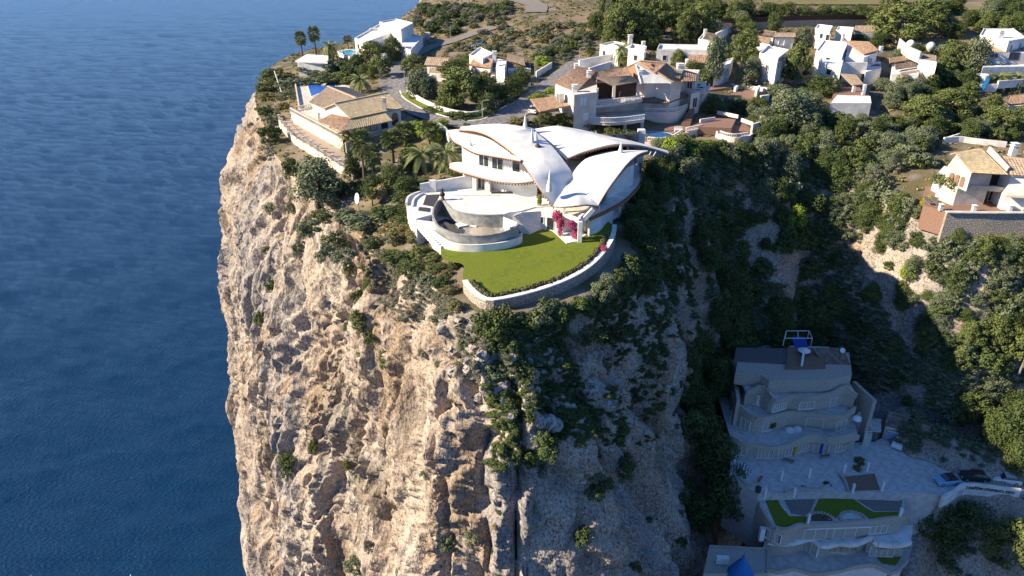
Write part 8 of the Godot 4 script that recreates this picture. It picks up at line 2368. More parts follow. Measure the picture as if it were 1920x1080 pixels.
	# --- back left coast
	sow("low wind bent shrub on the coast behind the ochre villa", "coast shrubs behind the ochre villa", [["shrub", Vector3(-58.1, 2.2, -183.5), 7.9, 3.6], ["sage", Vector3(-51.8, 1.9, -175.9), 8.4, 3.6], ["shrub", Vector3(-58.9, 1.2, -176.7), 5.1, 2.8], ["sage", Vector3(-47.9, 2.4, -176.9), 6.4, 3.1], ["shrub", Vector3(-44.4, 2.7, -176.9), 7.1, 3.0], ["green", Vector3(-41.1, 3.2, -178.3), 7.2, 2.6], ["sage", Vector3(-51.3, 1.3, -167.9), 4.9, 3.1], ["shrub", Vector3(-53.6, 0.2, -156.7), 4.1, 2.5], ["sage", Vector3(-48.8, 0.4, -148.4), 3.9, 2.8], ["brown", Vector3(-55.3, 2.0, -180.1), 5.2, 2.3], ["shrub", Vector3(-51.4, 3.5, -186.2), 5.9, 2.6], ["sage", Vector3(-44.8, 4.1, -185.3), 5.8, 3.4], ["shrub", Vector3(-41.0, 4.3, -185.1), 5.6, 4.0], ["brown", Vector3(-56.3, 0.8, -169.9), 4.9, 1.9], ["sage", Vector3(-47.1, 3.3, -182.1), 6.5, 2.7], ["brown", Vector3(-50.2, 0.9, -159.4), 3.5, 2.1], ["shrub", Vector3(-38.9, 3.8, -180.5), 6.0, 3.0]])
	sow("prickly pear cactus bank above the blue pool", "cacti above the blue pool", [["cactus", Vector3(-41.0, 3.1, -177.8), 3.8, 1.9], ["cactus", Vector3(-37.7, 3.5, -177.4), 3.8, 1.9], ["cactus", Vector3(-44.2, 2.8, -177.4), 3.6, 1.7], ["cactus", Vector3(-47.5, 2.6, -177.9), 3.3, 1.4]])
	sow("tall fan palm standing against the sea by the guest house", "tall palms by the guest house", [["fanpalm", Vector3(-57.1, 4.2, -204.3), 4.0, 6.0], ["fanpalm", Vector3(-54.1, 4.5, -207.3), 4.1, 7.9]])
	sow("date palm beside the guest house", "", [["datepalm", Vector3(-47.4, 4.9, -196.2), 5.0, 6.0]])
	sow("small palm beyond the modern house", "small palms by the modern house", [["fanpalm", Vector3(-46.8, 4.9, -215.4), 3.3, 3.1], ["fanpalm", Vector3(-28.2, 7.1, -234.7), 3.6, 3.7]])
	sow("date palm leaning over the blue pool terrace", "", [["datepalm", Vector3(-33.6, 3.4, -163.5), 5.2, 4.7]])
	sow("slim dark cypress beside the turquoise pool", "cypresses by the turquoise pool", [["cypress", Vector3(-46.8, 4.8, -191.5), 0.8, 3.5], ["cypress", Vector3(-46.2, 5.1, -198.0), 0.7, 1.9], ["cypress", Vector3(-44.5, 5.2, -198.7), 0.7, 2.5], ["cypress", Vector3(-42.1, 5.4, -201.6), 0.7, 2.0]])
	sow("broad pine in front of the modern house", "pines by the modern house", [["pine", Vector3(-34.8, 5.2, -188.8), 8.8, 6.2], ["pine", Vector3(-30.6, 5.6, -191.8), 6.8, 5.9], ["darktree", Vector3(-34.3, 4.2, -177.2), 6.4, 4.4], ["pine", Vector3(-30.5, 4.6, -173.7), 6.2, 5.6], ["darktree", Vector3(-38.1, 4.4, -183.7), 4.7, 4.3]])
	# --- the island inside the bend
	sow("green pine inside the bend of the road", "pines of the walled garden", [["pine", Vector3(-9.7, 4.3, -145.5), 10.5, 8.9], ["pine", Vector3(-13.3, 5.4, -168.8), 7.3, 4.6], ["pine", Vector3(-5.8, 4.4, -146.0), 7.4, 6.2], ["pine", Vector3(-12.7, 4.3, -144.9), 6.3, 5.2], ["pine", Vector3(-10.1, 6.2, -180.7), 6.4, 3.2], ["pine", Vector3(-23.2, 5.5, -176.4), 7.1, 5.1]])
	sow("grey green olive tree over the white road wall", "olives of the walled garden", [["olive", Vector3(-19.4, 4.4, -154.4), 6.9, 6.4], ["olive", Vector3(-17.2, 4.4, -153.3), 5.1, 4.6]])
	sow("dark tree behind the tan road wall", "dark trees of the walled garden", [["darktree", Vector3(-2.4, 4.4, -148.7), 6.5, 4.9], ["darktree", Vector3(0.0, 4.7, -154.9), 6.3, 4.5], ["darktree", Vector3(-4.7, 4.2, -141.7), 5.2, 3.5], ["darktree", Vector3(2.4, 5.5, -166.9), 4.8, 3.8], ["shrub", Vector3(-6.2, 4.2, -139.3), 4.1, 1.7], ["shrub", Vector3(-10.2, 4.1, -138.0), 6.1, 2.1], ["shrub", Vector3(-14.8, 4.1, -143.6), 5.3, 1.8], ["darktree", Vector3(1.7, 5.0, -160.0), 5.3, 4.1]])
	sow("bright leafy tree beside the yard wall", "", [["bright", Vector3(7.4, 6.6, -179.5), 5.6, 2.8]])
	sow("palm growing beside the upper road", "palms beside the upper road", [["fanpalm", Vector3(19.1, 6.9, -182.3), 3.6, 3.3], ["datepalm", Vector3(26.3, 6.5, -179.8), 4.3, 5.3], ["fanpalm", Vector3(26.8, 6.3, -177.0), 2.8, 2.8]])
	sow("golden green rounded shrub behind the white sail roof", "shrubs behind the sail roof", [["green", Vector3(6.3, 3.2, -136.9), 4.5, 2.7], ["green", Vector3(10.0, 2.9, -138.2), 5.1, 2.4], ["bright", Vector3(5.5, 4.4, -151.7), 4.4, 1.9], ["brown", Vector3(1.2, 3.6, -134.7), 5.2, 1.8], ["fanpalm", Vector3(-8.4, 3.8, -132.4), 1.8, 0.9], ["bright", Vector3(8.5, 4.7, -156.2), 3.0, 1.7]])
	# --- pines and trees of the village
	sow("tall green pine in the pine grove above the long white house", "pines above the long house", [["pine", Vector3(28.7, 7.9, -200.3), 8.4, 10.6], ["pine", Vector3(34.0, 8.1, -203.4), 11.3, 11.0], ["pine", Vector3(40.2, 9.1, -212.5), 8.9, 9.7], ["pine", Vector3(26.5, 7.9, -199.0), 7.0, 7.3], ["pine", Vector3(48.1, 8.6, -209.1), 8.7, 8.7], ["pine", Vector3(53.2, 9.1, -213.4), 8.3, 8.3], ["pine", Vector3(46.8, 10.3, -223.5), 8.7, 7.2], ["pine", Vector3(61.0, 10.8, -228.2), 9.5, 5.7], ["pine", Vector3(44.9, 7.8, -202.9), 5.7, 5.3], ["darktree", Vector3(36.8, 7.6, -200.0), 7.0, 6.5], ["pine", Vector3(34.7, 10.8, -227.6), 9.5, 6.3]])
	sow("tall pale eucalyptus like tree behind the balcony villa", "", [["olive", Vector3(45.9, 3.9, -168.9), 6.5, 10.3]])
	sow("pine beside the blue door house", "", [["pine", Vector3(56.4, 5.2, -183.8), 8.1, 10.2]])
	sow("leafy tree behind the balcony villa chimney", "trees behind the balcony villa", [["pine", Vector3(40.3, 5.3, -181.3), 4.4, 4.8], ["darktree", Vector3(42.5, 4.7, -174.6), 5.8, 4.9], ["darktree", Vector3(44.2, 4.2, -169.6), 4.9, 4.4], ["sage", Vector3(33.3, 6.1, -182.8), 3.9, 2.0], ["sage", Vector3(36.3, 5.7, -181.3), 3.4, 1.5]])
	sow("round dark tree below the stone boundary wall", "dark trees below the boundary wall", [["darktree", Vector3(65.7, 8.7, -209.7), 6.2, 4.5], ["darktree", Vector3(73.6, 9.2, -214.3), 4.5, 5.7], ["olive", Vector3(78.3, 7.6, -202.7), 6.3, 5.8], ["darktree", Vector3(94.5, 7.7, -206.6), 7.3, 2.9], ["darktree", Vector3(97.7, 7.0, -202.3), 5.7, 3.8]])
	sow("silvery olive tree between the white village houses", "olives of the village", [["olive", Vector3(56.2, 3.7, -173.5), 7.2, 6.8], ["olive", Vector3(53.7, 3.3, -169.4), 6.1, 5.0], ["olive", Vector3(85.9, 2.5, -170.9), 5.4, 3.6], ["olive", Vector3(91.8, 2.6, -174.4), 4.5, 3.8], ["olive", Vector3(82.6, 1.3, -158.6), 4.6, 3.4], ["olive", Vector3(88.2, 3.8, -180.9), 4.4, 3.5], ["olive", Vector3(59.3, 2.4, -163.3), 5.9, 3.4], ["sage", Vector3(58.4, 3.0, -167.9), 4.9, 2.6]])
	sow("open crowned pine with a bare trunk before the cube house", "", [["pine", Vector3(65.6, 3.4, -171.4), 8.1, 10.5]])
	sow("large spreading olive below the cube house", "large olives on the slope", [["olive", Vector3(55.8, 0.1, -145.3), 11.8, 8.1], ["olive", Vector3(51.6, 0.4, -145.7), 6.4, 5.2], ["olive", Vector3(63.4, 1.2, -154.8), 6.8, 4.9], ["darktree", Vector3(70.5, 2.6, -166.5), 8.4, 4.3], ["darktree", Vector3(47.6, 1.9, -153.0), 6.7, 3.2], ["darktree", Vector3(42.0, 2.0, -151.0), 5.5, 3.8], ["darktree", Vector3(52.1, 1.7, -154.6), 5.2, 2.8]])
	sow("huge pine overhanging the boundary wall", "huge pines by the boundary wall", [["pine", Vector3(105.9, 7.3, -208.2), 17.4, 12.0], ["pine", Vector3(119.1, 8.3, -219.6), 13.7, 9.7], ["pine", Vector3(107.5, 9.1, -222.8), 9.3, 8.0]])
	sow("pine or grey tree below the corner house", "trees below the corner house", [["pine", Vector3(111.0, 3.6, -188.0), 8.0, 8.1], ["olive", Vector3(115.6, 2.6, -186.2), 8.8, 9.5], ["pine", Vector3(107.0, 3.5, -184.3), 6.1, 5.5], ["darktree", Vector3(105.0, 1.9, -175.2), 7.1, 4.3], ["olive", Vector3(110.9, 1.6, -179.7), 6.0, 3.2]])
	sow("sunlit spreading pine on the slope below the village", "spreading pines on the slope", [["pine", Vector3(84.2, -0.0, -147.7), 9.1, 7.1], ["pine", Vector3(91.2, 0.4, -150.9), 10.0, 6.9], ["pine", Vector3(101.2, 0.6, -162.3), 7.1, 5.1], ["pine", Vector3(98.5, -0.5, -144.9), 9.2, 5.8], ["pine", Vector3(104.0, -0.0, -157.7), 5.8, 4.6], ["pine", Vector3(106.0, -0.7, -148.9), 6.6, 5.8], ["pine", Vector3(85.6, -0.5, -144.1), 6.4, 3.4]])
	sow("date palm in front of the corner house terrace", "palms of the corner house", [["datepalm", Vector3(118.0, 0.9, -179.0), 6.7, 4.4], ["datepalm", Vector3(122.4, 0.9, -179.0), 5.2, 5.4]])
	sow("dark tree in the row along the top field", "trees along the top field", [["darktree", Vector3(78.2, 11.3, -235.3), 8.1, 4.4], ["darktree", Vector3(83.3, 11.0, -233.6), 7.4, 4.7], ["darktree", Vector3(89.1, 10.9, -233.8), 8.1, 4.3], ["darktree", Vector3(94.8, 10.7, -234.0), 8.1, 4.7], ["darktree", Vector3(101.8, 10.8, -237.2), 8.2, 4.4], ["darktree", Vector3(108.0, 10.7, -238.0), 7.6, 4.5], ["darktree", Vector3(70.6, 11.1, -231.7), 7.4, 5.0], ["darktree", Vector3(64.7, 10.7, -227.4), 7.3, 4.9], ["darktree", Vector3(153.0, 10.0, -240.2), 10.0, 5.3], ["darktree", Vector3(143.1, 9.8, -236.7), 9.9, 3.5], ["pine", Vector3(150.8, 8.7, -228.3), 4.8, 4.4], ["darktree", Vector3(140.2, 10.9, -247.5), 8.5, 4.6], ["darktree", Vector3(130.7, 8.7, -225.5), 9.4, 3.3], ["darktree", Vector3(139.9, 8.5, -224.9), 7.9, 2.8]])
	# --- hillside scrub in the middle distance
	var hill := {"grey": "grey green scrub bush on the dry hillside", "sage": "sage coloured bush on the dry hillside", "shrub": "dark scrub bush on the dry hillside", "brown": "brown scrub bush on the dry hillside", "straw": "tuft of dry straw grass on the dry hillside", "green": "green bush on the dry hillside", "olive": "small wild olive on the dry hillside"}
	scatter([Vector2(-31.84, -239.75), Vector2(-33.04, -282.02), Vector2(0.00, -250.69), Vector2(-1.53, -219.36), Vector2(-19.81, -216.66)], 150, ["grey", "shrub", "sage", "grey", "shrub"], 2.2, 4.6, 0.6, hill, "scrub on the dry hillside", 401)
	scatter([Vector2(-25.76, -201.53), Vector2(-16.57, -213.51), Vector2(6.11, -219.36), Vector2(27.42, -232.22), Vector2(23.57, -209.44), Vector2(14.21, -200.70), Vector2(0.00, -195.23)], 120, ["grey", "sage", "straw", "brown", "sage"], 1.2, 3.4, 0.6, hill, "scrub on the dry hillside", 402)
	scatter([Vector2(5.32, -186.28), Vector2(14.73, -209.44), Vector2(22.35, -212.48), Vector2(19.41, -195.23), Vector2(12.81, -178.95), Vector2(9.01, -179.66)], 46, ["sage", "green", "grey", "shrub"], 2.0, 4.2, 0.7, hill, "scrub on the dry hillside", 403)
	# --- slope between the village and the ravine
	var mid := {"olive": "silvery olive tree on the slope above the ravine", "darktree": "dark evergreen tree on the slope above the ravine", "sage": "sage shrub on the slope above the ravine", "shrub": "dark shrub on the slope above the ravine", "green": "green shrub on the slope above the ravine", "pine": "pine on the slope above the ravine", "cactus": "prickly pear on the slope above the ravine", "grey": "grey shrub on the slope above the ravine"}
	scatter([Vector2(50.04, -144.91), Vector2(66.25, -149.70), Vector2(81.74, -149.26), Vector2(85.10, -142.53), Vector2(76.45, -127.77), Vector2(71.04, -126.19), Vector2(58.24, -127.86), Vector2(47.06, -133.03)], 110, ["olive", "sage", "olive", "sage", "shrub", "darktree", "green"], 2.4, 5.2, 0.85, mid, "trees on the slope above the ravine", 404)
	scatter([Vector2(83.23, -168.45), Vector2(98.18, -169.46), Vector2(102.95, -161.24), Vector2(107.20, -148.82), Vector2(102.08, -140.29), Vector2(84.80, -141.45), Vector2(77.17, -153.86)], 50, ["olive", "sage", "darktree", "green"], 2.2, 4.6, 0.85, mid, "trees on the slope above the ravine", 405)
	var edge := {"olive": "olive tree on the shaded edge behind the white villa", "darktree": "dark tree on the shaded edge behind the white villa", "shrub": "dark shrub on the shaded edge behind the white villa", "bright": "bright green tree on the shaded edge behind the white villa"}
	# village fill
	var vil := {"olive": "olive tree in the village gardens", "darktree": "dark tree in the village gardens", "sage": "sage shrub in the village gardens", "shrub": "dark shrub in the village gardens", "green": "green shrub in the village gardens", "pine": "pine in the village gardens"}
	scatter([Vector2(44.94, -157.52), Vector2(57.00, -185.44), Vector2(66.30, -209.44), Vector2(71.60, -171.57), Vector2(69.13, -157.52), Vector2(51.59, -145.23)], 40, ["olive", "darktree", "shrub", "sage"], 2.4, 4.6, 0.9, vil, "trees of the village gardens", 406)
	scatter([Vector2(83.23, -163.64), Vector2(92.59, -188.93), Vector2(113.80, -202.22), Vector2(125.18, -202.22), Vector2(110.32, -175.66), Vector2(92.59, -162.82)], 44, ["olive", "darktree", "shrub", "pine"], 2.4, 5.0, 0.9, vil, "trees of the village gardens", 407)
	scatter([Vector2(21.87, -206.62), Vector2(28.46, -242.52), Vector2(73.65, -242.52), Vector2(65.56, -212.48), Vector2(38.71, -203.17)], 60, ["pine", "darktree", "pine", "olive"], 3.6, 7.0, 0.95, vil, "trees of the village gardens", 408)
	scatter([Vector2(102.77, -213.43), Vector2(119.20, -250.69), Vector2(167.58, -250.69), Vector2(144.48, -213.43)], 40, ["pine", "darktree", "olive"], 3.6, 7.0, 0.95, vil, "trees of the village gardens", 409)
	scatter([Vector2(38.06, -152.03), Vector2(49.44, -145.23), Vector2(48.63, -134.84), Vector2(38.22, -137.83)], 12, ["darktree", "shrub"], 1.6, 3.0, 0.9, vil, "trees of the village gardens", 410)
	scatter([Vector2(24.48, -132.67), Vector2(46.45, -132.67), Vector2(45.74, -121.68), Vector2(27.34, -117.39)], 46, ["darktree", "bright", "darktree", "shrub", "olive"], 2.4, 4.6, 0.9, edge, "trees behind the white villa", 411)
	scatter([Vector2(16.62, -97.23), Vector2(22.12, -114.21), Vector2(28.63, -125.87), Vector2(30.01, -114.45), Vector2(23.00, -98.25), Vector2(17.14, -90.11)], 46, ["darktree", "shrub", "darktree"], 1.8, 3.8, 0.95, edge, "trees behind the white villa", 412)
	sow("green shrub in front of the cream stone terrace house", "shrubs of the stone terrace", [["green", Vector3(72.28, -1.50, -114.03), 3.6, 2.6], ["pine", Vector3(74.26, -2.50, -114.23), 3.4, 3.0], ["green", Vector3(76.42, -3.95, -115.13), 2.4, 2.0], ["shrub", Vector3(72.57, -2.00, -117.67), 2.6, 2.2]])
	sow("olive tree hiding the tan house", "olives before the tan house", [["olive", Vector3(90.1, 2.2, -170.0), 4.9, 3.9], ["olive", Vector3(93.3, 1.9, -169.1), 4.9, 4.4], ["darktree", Vector3(96.0, 1.7, -168.9), 5.4, 4.8], ["pine", Vector3(101.4, 2.5, -175.1), 5.8, 5.7]])
	# hedges
	var hg := hedge(curve([Vector3(11.73, 2.48, -137.10), Vector3(15.39, 1.98, -137.83), Vector3(18.51, 1.46, -137.84)], 12), 1.6, 1.5, GREEN_HEDGE, 61)
	single("clipped_hedge", Vector3(15.39, 1.98, -137.83), hg, M.leaf, "dark clipped hedge behind the rear sail roof", "hedge")
	var h2 := hedge(curve([Vector3(18.53, 1.26, -136.24), Vector3(22.39, 0.73, -135.92), Vector3(25.45, 0.48, -134.61)], 12), 1.8, 1.7, GREEN_PINE, 62)
	single("clipped_hedge", Vector3(22.39, 0.73, -135.92), h2, M.leaf, "pale green clipped hedge in front of the oval pool", "hedge")
	# --- ravine
	var rav := {"darktree": "dark evergreen tree in the shaded ravine", "shrub": "dark shrub in the shaded ravine", "sage": "sage shrub in the shaded ravine", "pine": "pine in the shaded ravine", "green": "green shrub in the shaded ravine", "olive": "olive tree in the shaded ravine", "grey": "grey shrub in the shaded ravine"}
	slope_wood(23.2, 29.0, 0.05, 1.6, 110, ["darktree", "shrub", "olive", "sage", "darktree"], 2.4, 5.0, 0.9, rav, "trees of the shaded ravine", 501)
	slope_wood(23.0, 27.4, 1.4, 4.9, 110, ["darktree", "shrub", "pine", "darktree", "shrub"], 2.2, 5.4, 0.95, rav, "trees of the shaded ravine", 502)
	slope_wood(19.6, 23.4, 0.1, 1.6, 70, ["darktree", "shrub", "shrub", "sage"], 1.6, 3.8, 0.9, rav, "trees of the shaded ravine", 503)
	slope_wood(21.4, 24.8, 3.0, 5.7, 60, ["darktree", "pine", "darktree"], 3.6, 7.5, 1.15, rav, "trees of the shaded ravine", 504)
	slope_wood(27.2, 29.4, 0.8, 4.9, 34, ["darktree", "shrub", "pine"], 2.2, 4.6, 0.95, rav, "trees of the shaded ravine", 507)
	slope_wood(29.2, 32.6, 0.2, 4.7, 165, ["darktree", "pine", "shrub", "olive", "sage"], 2.2, 5.2, 0.9, rav, "trees of the shaded ravine", 505)
	slope_wood(28.2, 32.6, 5.2, 6.2, 60, ["darktree", "pine", "darktree"], 4.0, 7.5, 1.1, rav, "trees of the shaded ravine", 506)
	sow("tall sunlit pine on the slope right of the museum rocks", "", [["pine", Vector3(79.46, -27.00, -102.45), 6.0, 8.0]])
	sow("pine catching the sun beside the tall sunlit pine", "sunlit pines above the museum road", [["pine", Vector3(74.86, -25.00, -102.25), 3.6, 6.0], ["pine", Vector3(82.85, -27.00, -98.91), 6.5, 9.0], ["pine", Vector3(74.04, -29.00, -101.95), 2.6, 3.0]])
	sow("yellow flowering mimosa below the stone retaining wall", "mimosas below the stone wall", [["yellow", Vector3(71.90, -9.00, -115.44), 3.6, 4.2], ["yellow", Vector3(70.80, -13.00, -114.31), 3.4, 4.0], ["yellow", Vector3(72.62, -12.00, -110.97), 3.4, 3.8], ["yellow", Vector3(70.10, -6.00, -115.25), 2.6, 3.0], ["bright", Vector3(67.58, -17.00, -110.96), 3.4, 3.6], ["bright", Vector3(80.24, -15.00, -107.92), 3.2, 2.8], ["yellow", Vector3(71.28, -14.00, -109.96), 2.8, 3.0]])
	sow("bright green tree lit by the sun on the ravine edge", "sunlit trees on the ravine edge", [["bright", Vector3(32.85, -1.50, -134.65), 3.6, 3.4], ["bright", Vector3(36.00, -2.50, -129.45), 4.2, 4.0], ["bright", Vector3(51.64, -12.00, -122.81), 4.0, 4.4], ["olive", Vector3(44.88, -2.50, -127.84), 5.2, 5.4], ["olive", Vector3(50.97, -4.00, -127.77), 5.0, 5.0]])
	sow("dark pine beside the lower museum", "pines around the lower museum", [["darktree", Vector3(67.38, -50.00, -84.63), 7.0, 8.0], ["darktree", Vector3(71.89, -50.00, -84.63), 7.5, 9.0], ["darktree", Vector3(35.16, -49.00, -89.43), 8.0, 10.0], ["darktree", Vector3(33.64, -46.00, -93.72), 7.0, 10.0], ["darktree", Vector3(30.54, -52.00, -88.88), 7.0, 9.0], ["darktree", Vector3(77.64, -52.00, -85.43), 7.0, 8.0], ["darktree", Vector3(80.80, -49.00, -86.49), 7.0, 8.0], ["darktree", Vector3(69.07, -54.00, -82.89), 7.0, 8.0], ["darktree", Vector3(32.95, -42.00, -98.54), 6.0, 8.5], ["darktree", Vector3(35.89, -36.00, -104.17), 5.0, 7.0], ["pine", Vector3(75.62, -55.00, -84.89), 6.0, 7.0], ["darktree", Vector3(80.26, -56.00, -84.15), 6.5, 7.0], ["pine", Vector3(84.76, -53.00, -85.25), 6.0, 7.0]])
	sow("spiky plants in a bed by the museum courtyard", "courtyard bed plants", [["green", Vector3(56.74, -41.00, -92.18), 2.0, 1.4], ["brown", Vector3(55.65, -41.00, -90.64), 1.5, 1.0], ["shrub", Vector3(45.54, -41.00, -86.22), 1.2, 0.5], ["shrub", Vector3(49.57, -41.00, -87.18), 1.2, 0.5]])
	# --- cliff plants
	on_cliff([["shrub", Vector2(13.45, 0.00), 3.0, 0.7], ["sage", Vector2(13.10, 1.30), 3.0, 0.8], ["shrub", Vector2(12.35, 1.80), 2.4, 1.0], ["shrub", Vector2(11.50, 1.50), 3.0, 0.9], ["sage", Vector2(11.30, 2.00), 2.2, 1.0], ["shrub", Vector2(10.80, 3.30), 2.6, 1.4], ["green", Vector2(10.55, 2.50), 1.6, 1.6], ["sage", Vector2(10.25, 1.90), 2.4, 1.2], ["shrub", Vector2(10.80, 2.90), 2.4, 1.2], ["shrub", Vector2(13.30, 2.00), 2.6, 1.3], ["green", Vector2(13.65, 2.20), 2.8, 1.3], ["shrub", Vector2(13.95, 2.30), 2.6, 1.2], ["green", Vector2(14.25, 2.50), 2.4, 1.6], ["shrub", Vector2(13.10, 1.80), 2.2, 1.0], ["shrub", Vector2(12.50, 1.00), 2.8, 0.8], ["sage", Vector2(10.75, 1.50), 2.2, 1.0]], "shrub clinging to the sunlit cliff face", "shrubs on the sunlit cliff")
	on_cliff([["shrub", Vector2(10.85, 4.60), 2.6, 1.0], ["green", Vector2(11.15, 4.50), 1.8, 0.9], ["shrub", Vector2(11.95, 4.30), 3.4, 1.1], ["sage", Vector2(12.00, 4.40), 2.6, 1.2], ["green", Vector2(12.30, 4.10), 1.8, 2.0], ["sage", Vector2(13.85, 4.70), 3.4, 1.0], ["sage", Vector2(16.05, 4.10), 2.6, 1.2], ["sage", Vector2(16.40, 3.90), 2.2, 1.0], ["grey", Vector2(14.00, 4.50), 1.8, 1.4], ["shrub", Vector2(11.25, 4.00), 1.6, 1.0], ["sage", Vector2(10.70, 3.90), 1.6, 1.0]], "shrub in a crack of the lower cliff", "shrubs in the lower cliff")
	on_cliff([["shrub", Vector2(16.50, 0.50), 3.2, 0.9], ["shrub", Vector2(16.75, 0.20), 4.0, 1.0], ["green", Vector2(16.70, 0.60), 2.6, 0.9], ["sage", Vector2(17.50, 0.00), 3.2, 1.0], ["shrub", Vector2(17.75, 0.20), 3.0, 0.9], ["olive", Vector2(18.80, 0.20), 3.4, 1.0], ["shrub", Vector2(18.20, 0.30), 3.0, 0.9], ["shrub", Vector2(16.40, 1.10), 2.4, 0.9], ["sage", Vector2(16.65, 1.30), 2.6, 0.8], ["sage", Vector2(16.85, 1.50), 2.4, 0.8], ["green", Vector2(16.65, 1.80), 1.4, 1.0], ["shrub", Vector2(17.00, 0.70), 2.8, 0.8], ["sage", Vector2(17.35, 1.00), 2.4, 0.8], ["shrub", Vector2(17.75, 1.00), 3.0, 0.8], ["shrub", Vector2(18.20, 1.00), 3.2, 0.8], ["sage", Vector2(18.50, 1.60), 2.6, 1.0], ["green", Vector2(17.75, 2.70), 1.6, 0.9], ["shrub", Vector2(17.30, 2.50), 3.0, 1.2], ["shrub", Vector2(17.20, 2.80), 2.8, 1.3], ["sage", Vector2(17.35, 3.00), 2.6, 1.2], ["grey", Vector2(18.00, 2.60), 1.8, 0.8], ["shrub", Vector2(18.35, 2.70), 3.0, 1.3], ["shrub", Vector2(18.35, 3.10), 2.8, 1.4], ["shrub", Vector2(18.05, 3.10), 2.6, 1.0], ["shrub", Vector2(17.70, 2.30), 2.6, 0.9], ["shrub", Vector2(17.15, 1.30), 2.6, 0.8], ["sage", Vector2(16.20, 1.00), 2.0, 0.9], ["shrub", Vector2(17.75, 1.40), 2.8, 0.8], ["shrub", Vector2(17.50, 1.60), 2.4, 0.8], ["sage", Vector2(17.90, 1.80), 2.4, 0.8], ["shrub", Vector2(18.00, 2.20), 2.4, 0.9], ["shrub", Vector2(19.35, 1.30), 2.8, 1.0]], "shrub on the shaded rocks under the lawn wall", "shrubs on the shaded rocks")
	slope_wood(17.2, 22.5, 0.4, 5.0, 90, ["shrub", "sage", "shrub"], 1.0, 2.6, 0.9, {"shrub": "small dark shrub on the shaded side of the headland", "sage": "small sage shrub on the shaded side of the headland"}, "shrubs on the shaded side", 510)
	slope_wood(8.0, 17.0, 0.3, 5.0, 70, ["sage", "straw", "sage", "green"], 0.6, 1.5, 0.9, {"sage": "small sage tuft on the sunlit cliff", "straw": "small dry grass tuft on the sunlit cliff", "green": "small green tuft on the sunlit cliff"}, "tufts on the sunlit cliff", 511)
	slope_wood(16.4, 21.0, 0.02, 0.55, 55, ["shrub", "sage", "shrub", "green"], 1.3, 2.8, 0.9, {"shrub": "dark shrub at the foot of the lawn wall", "sage": "sage shrub at the foot of the lawn wall", "green": "green shrub at the foot of the lawn wall"}, "shrubs at the foot of the lawn wall", 512)
	scatter([Vector2(58, -136), Vector2(74, -128), Vector2(72, -112), Vector2(66, -114), Vector2(60, -126)], 34, ["sage", "cactus", "green", "olive", "grey"], 1.8, 3.8, 0.85, mid, "trees on the slope above the ravine", 413)
	undergrowth(16.6, 23.2, 0.1, 2.9, 2400, 0.5, 1.5, GREEN_DARK, "low dark scrub matting the shaded side of the headland", 601)
	undergrowth(23.2, 33.4, 0.1, 6.2, 4200, 0.8, 2.2, GREEN_OLIVE, "dense low undergrowth between the trees of the ravine", 602)
	undergrowth(9.0, 17.0, 0.05, 1.6, 700, 0.4, 1.2, GREY_SCRUB, "thin grey scrub along the top ledges of the sunlit cliff", 603)
	dry_grass()
	# --- loose boulders below the lawn wall
	make_boulders()

func rock_shape(sd: int) -> ArrayMesh:
	var rg := RandomNumberGenerator.new(); rg.seed = sd
	var f := noise(FastNoiseLite.TYPE_CELLULAR, 0.7, 2, sd)
	f.cellular_return_type = FastNoiseLite.RETURN_CELL_VALUE
	var m := MB.new()
	var rows := []
	for i in 7:
		var r := PackedVector3Array()
		for j in 9:
			var a := PI * i / 6 + (sin(j * 2.1) * 0.2 if i > 0 and i < 6 else 0.0); var b := TAU * (j % 8) / 8 + i * 0.3
			var u := Vector3(sin(a) * cos(b), cos(a), sin(a) * sin(b))
			r.push_back(u * (0.5 + f.get_noise_3dv(u * 1.6) * 0.2))
		rows.append(r)
	m.col = Color(0.46, 0.43, 0.40)
	for i in rows.size() - 1:
		for j in 8: m.quad(rows[i][j], rows[i][j + 1], rows[i + 1][j + 1], rows[i + 1][j])
	return m.mesh()

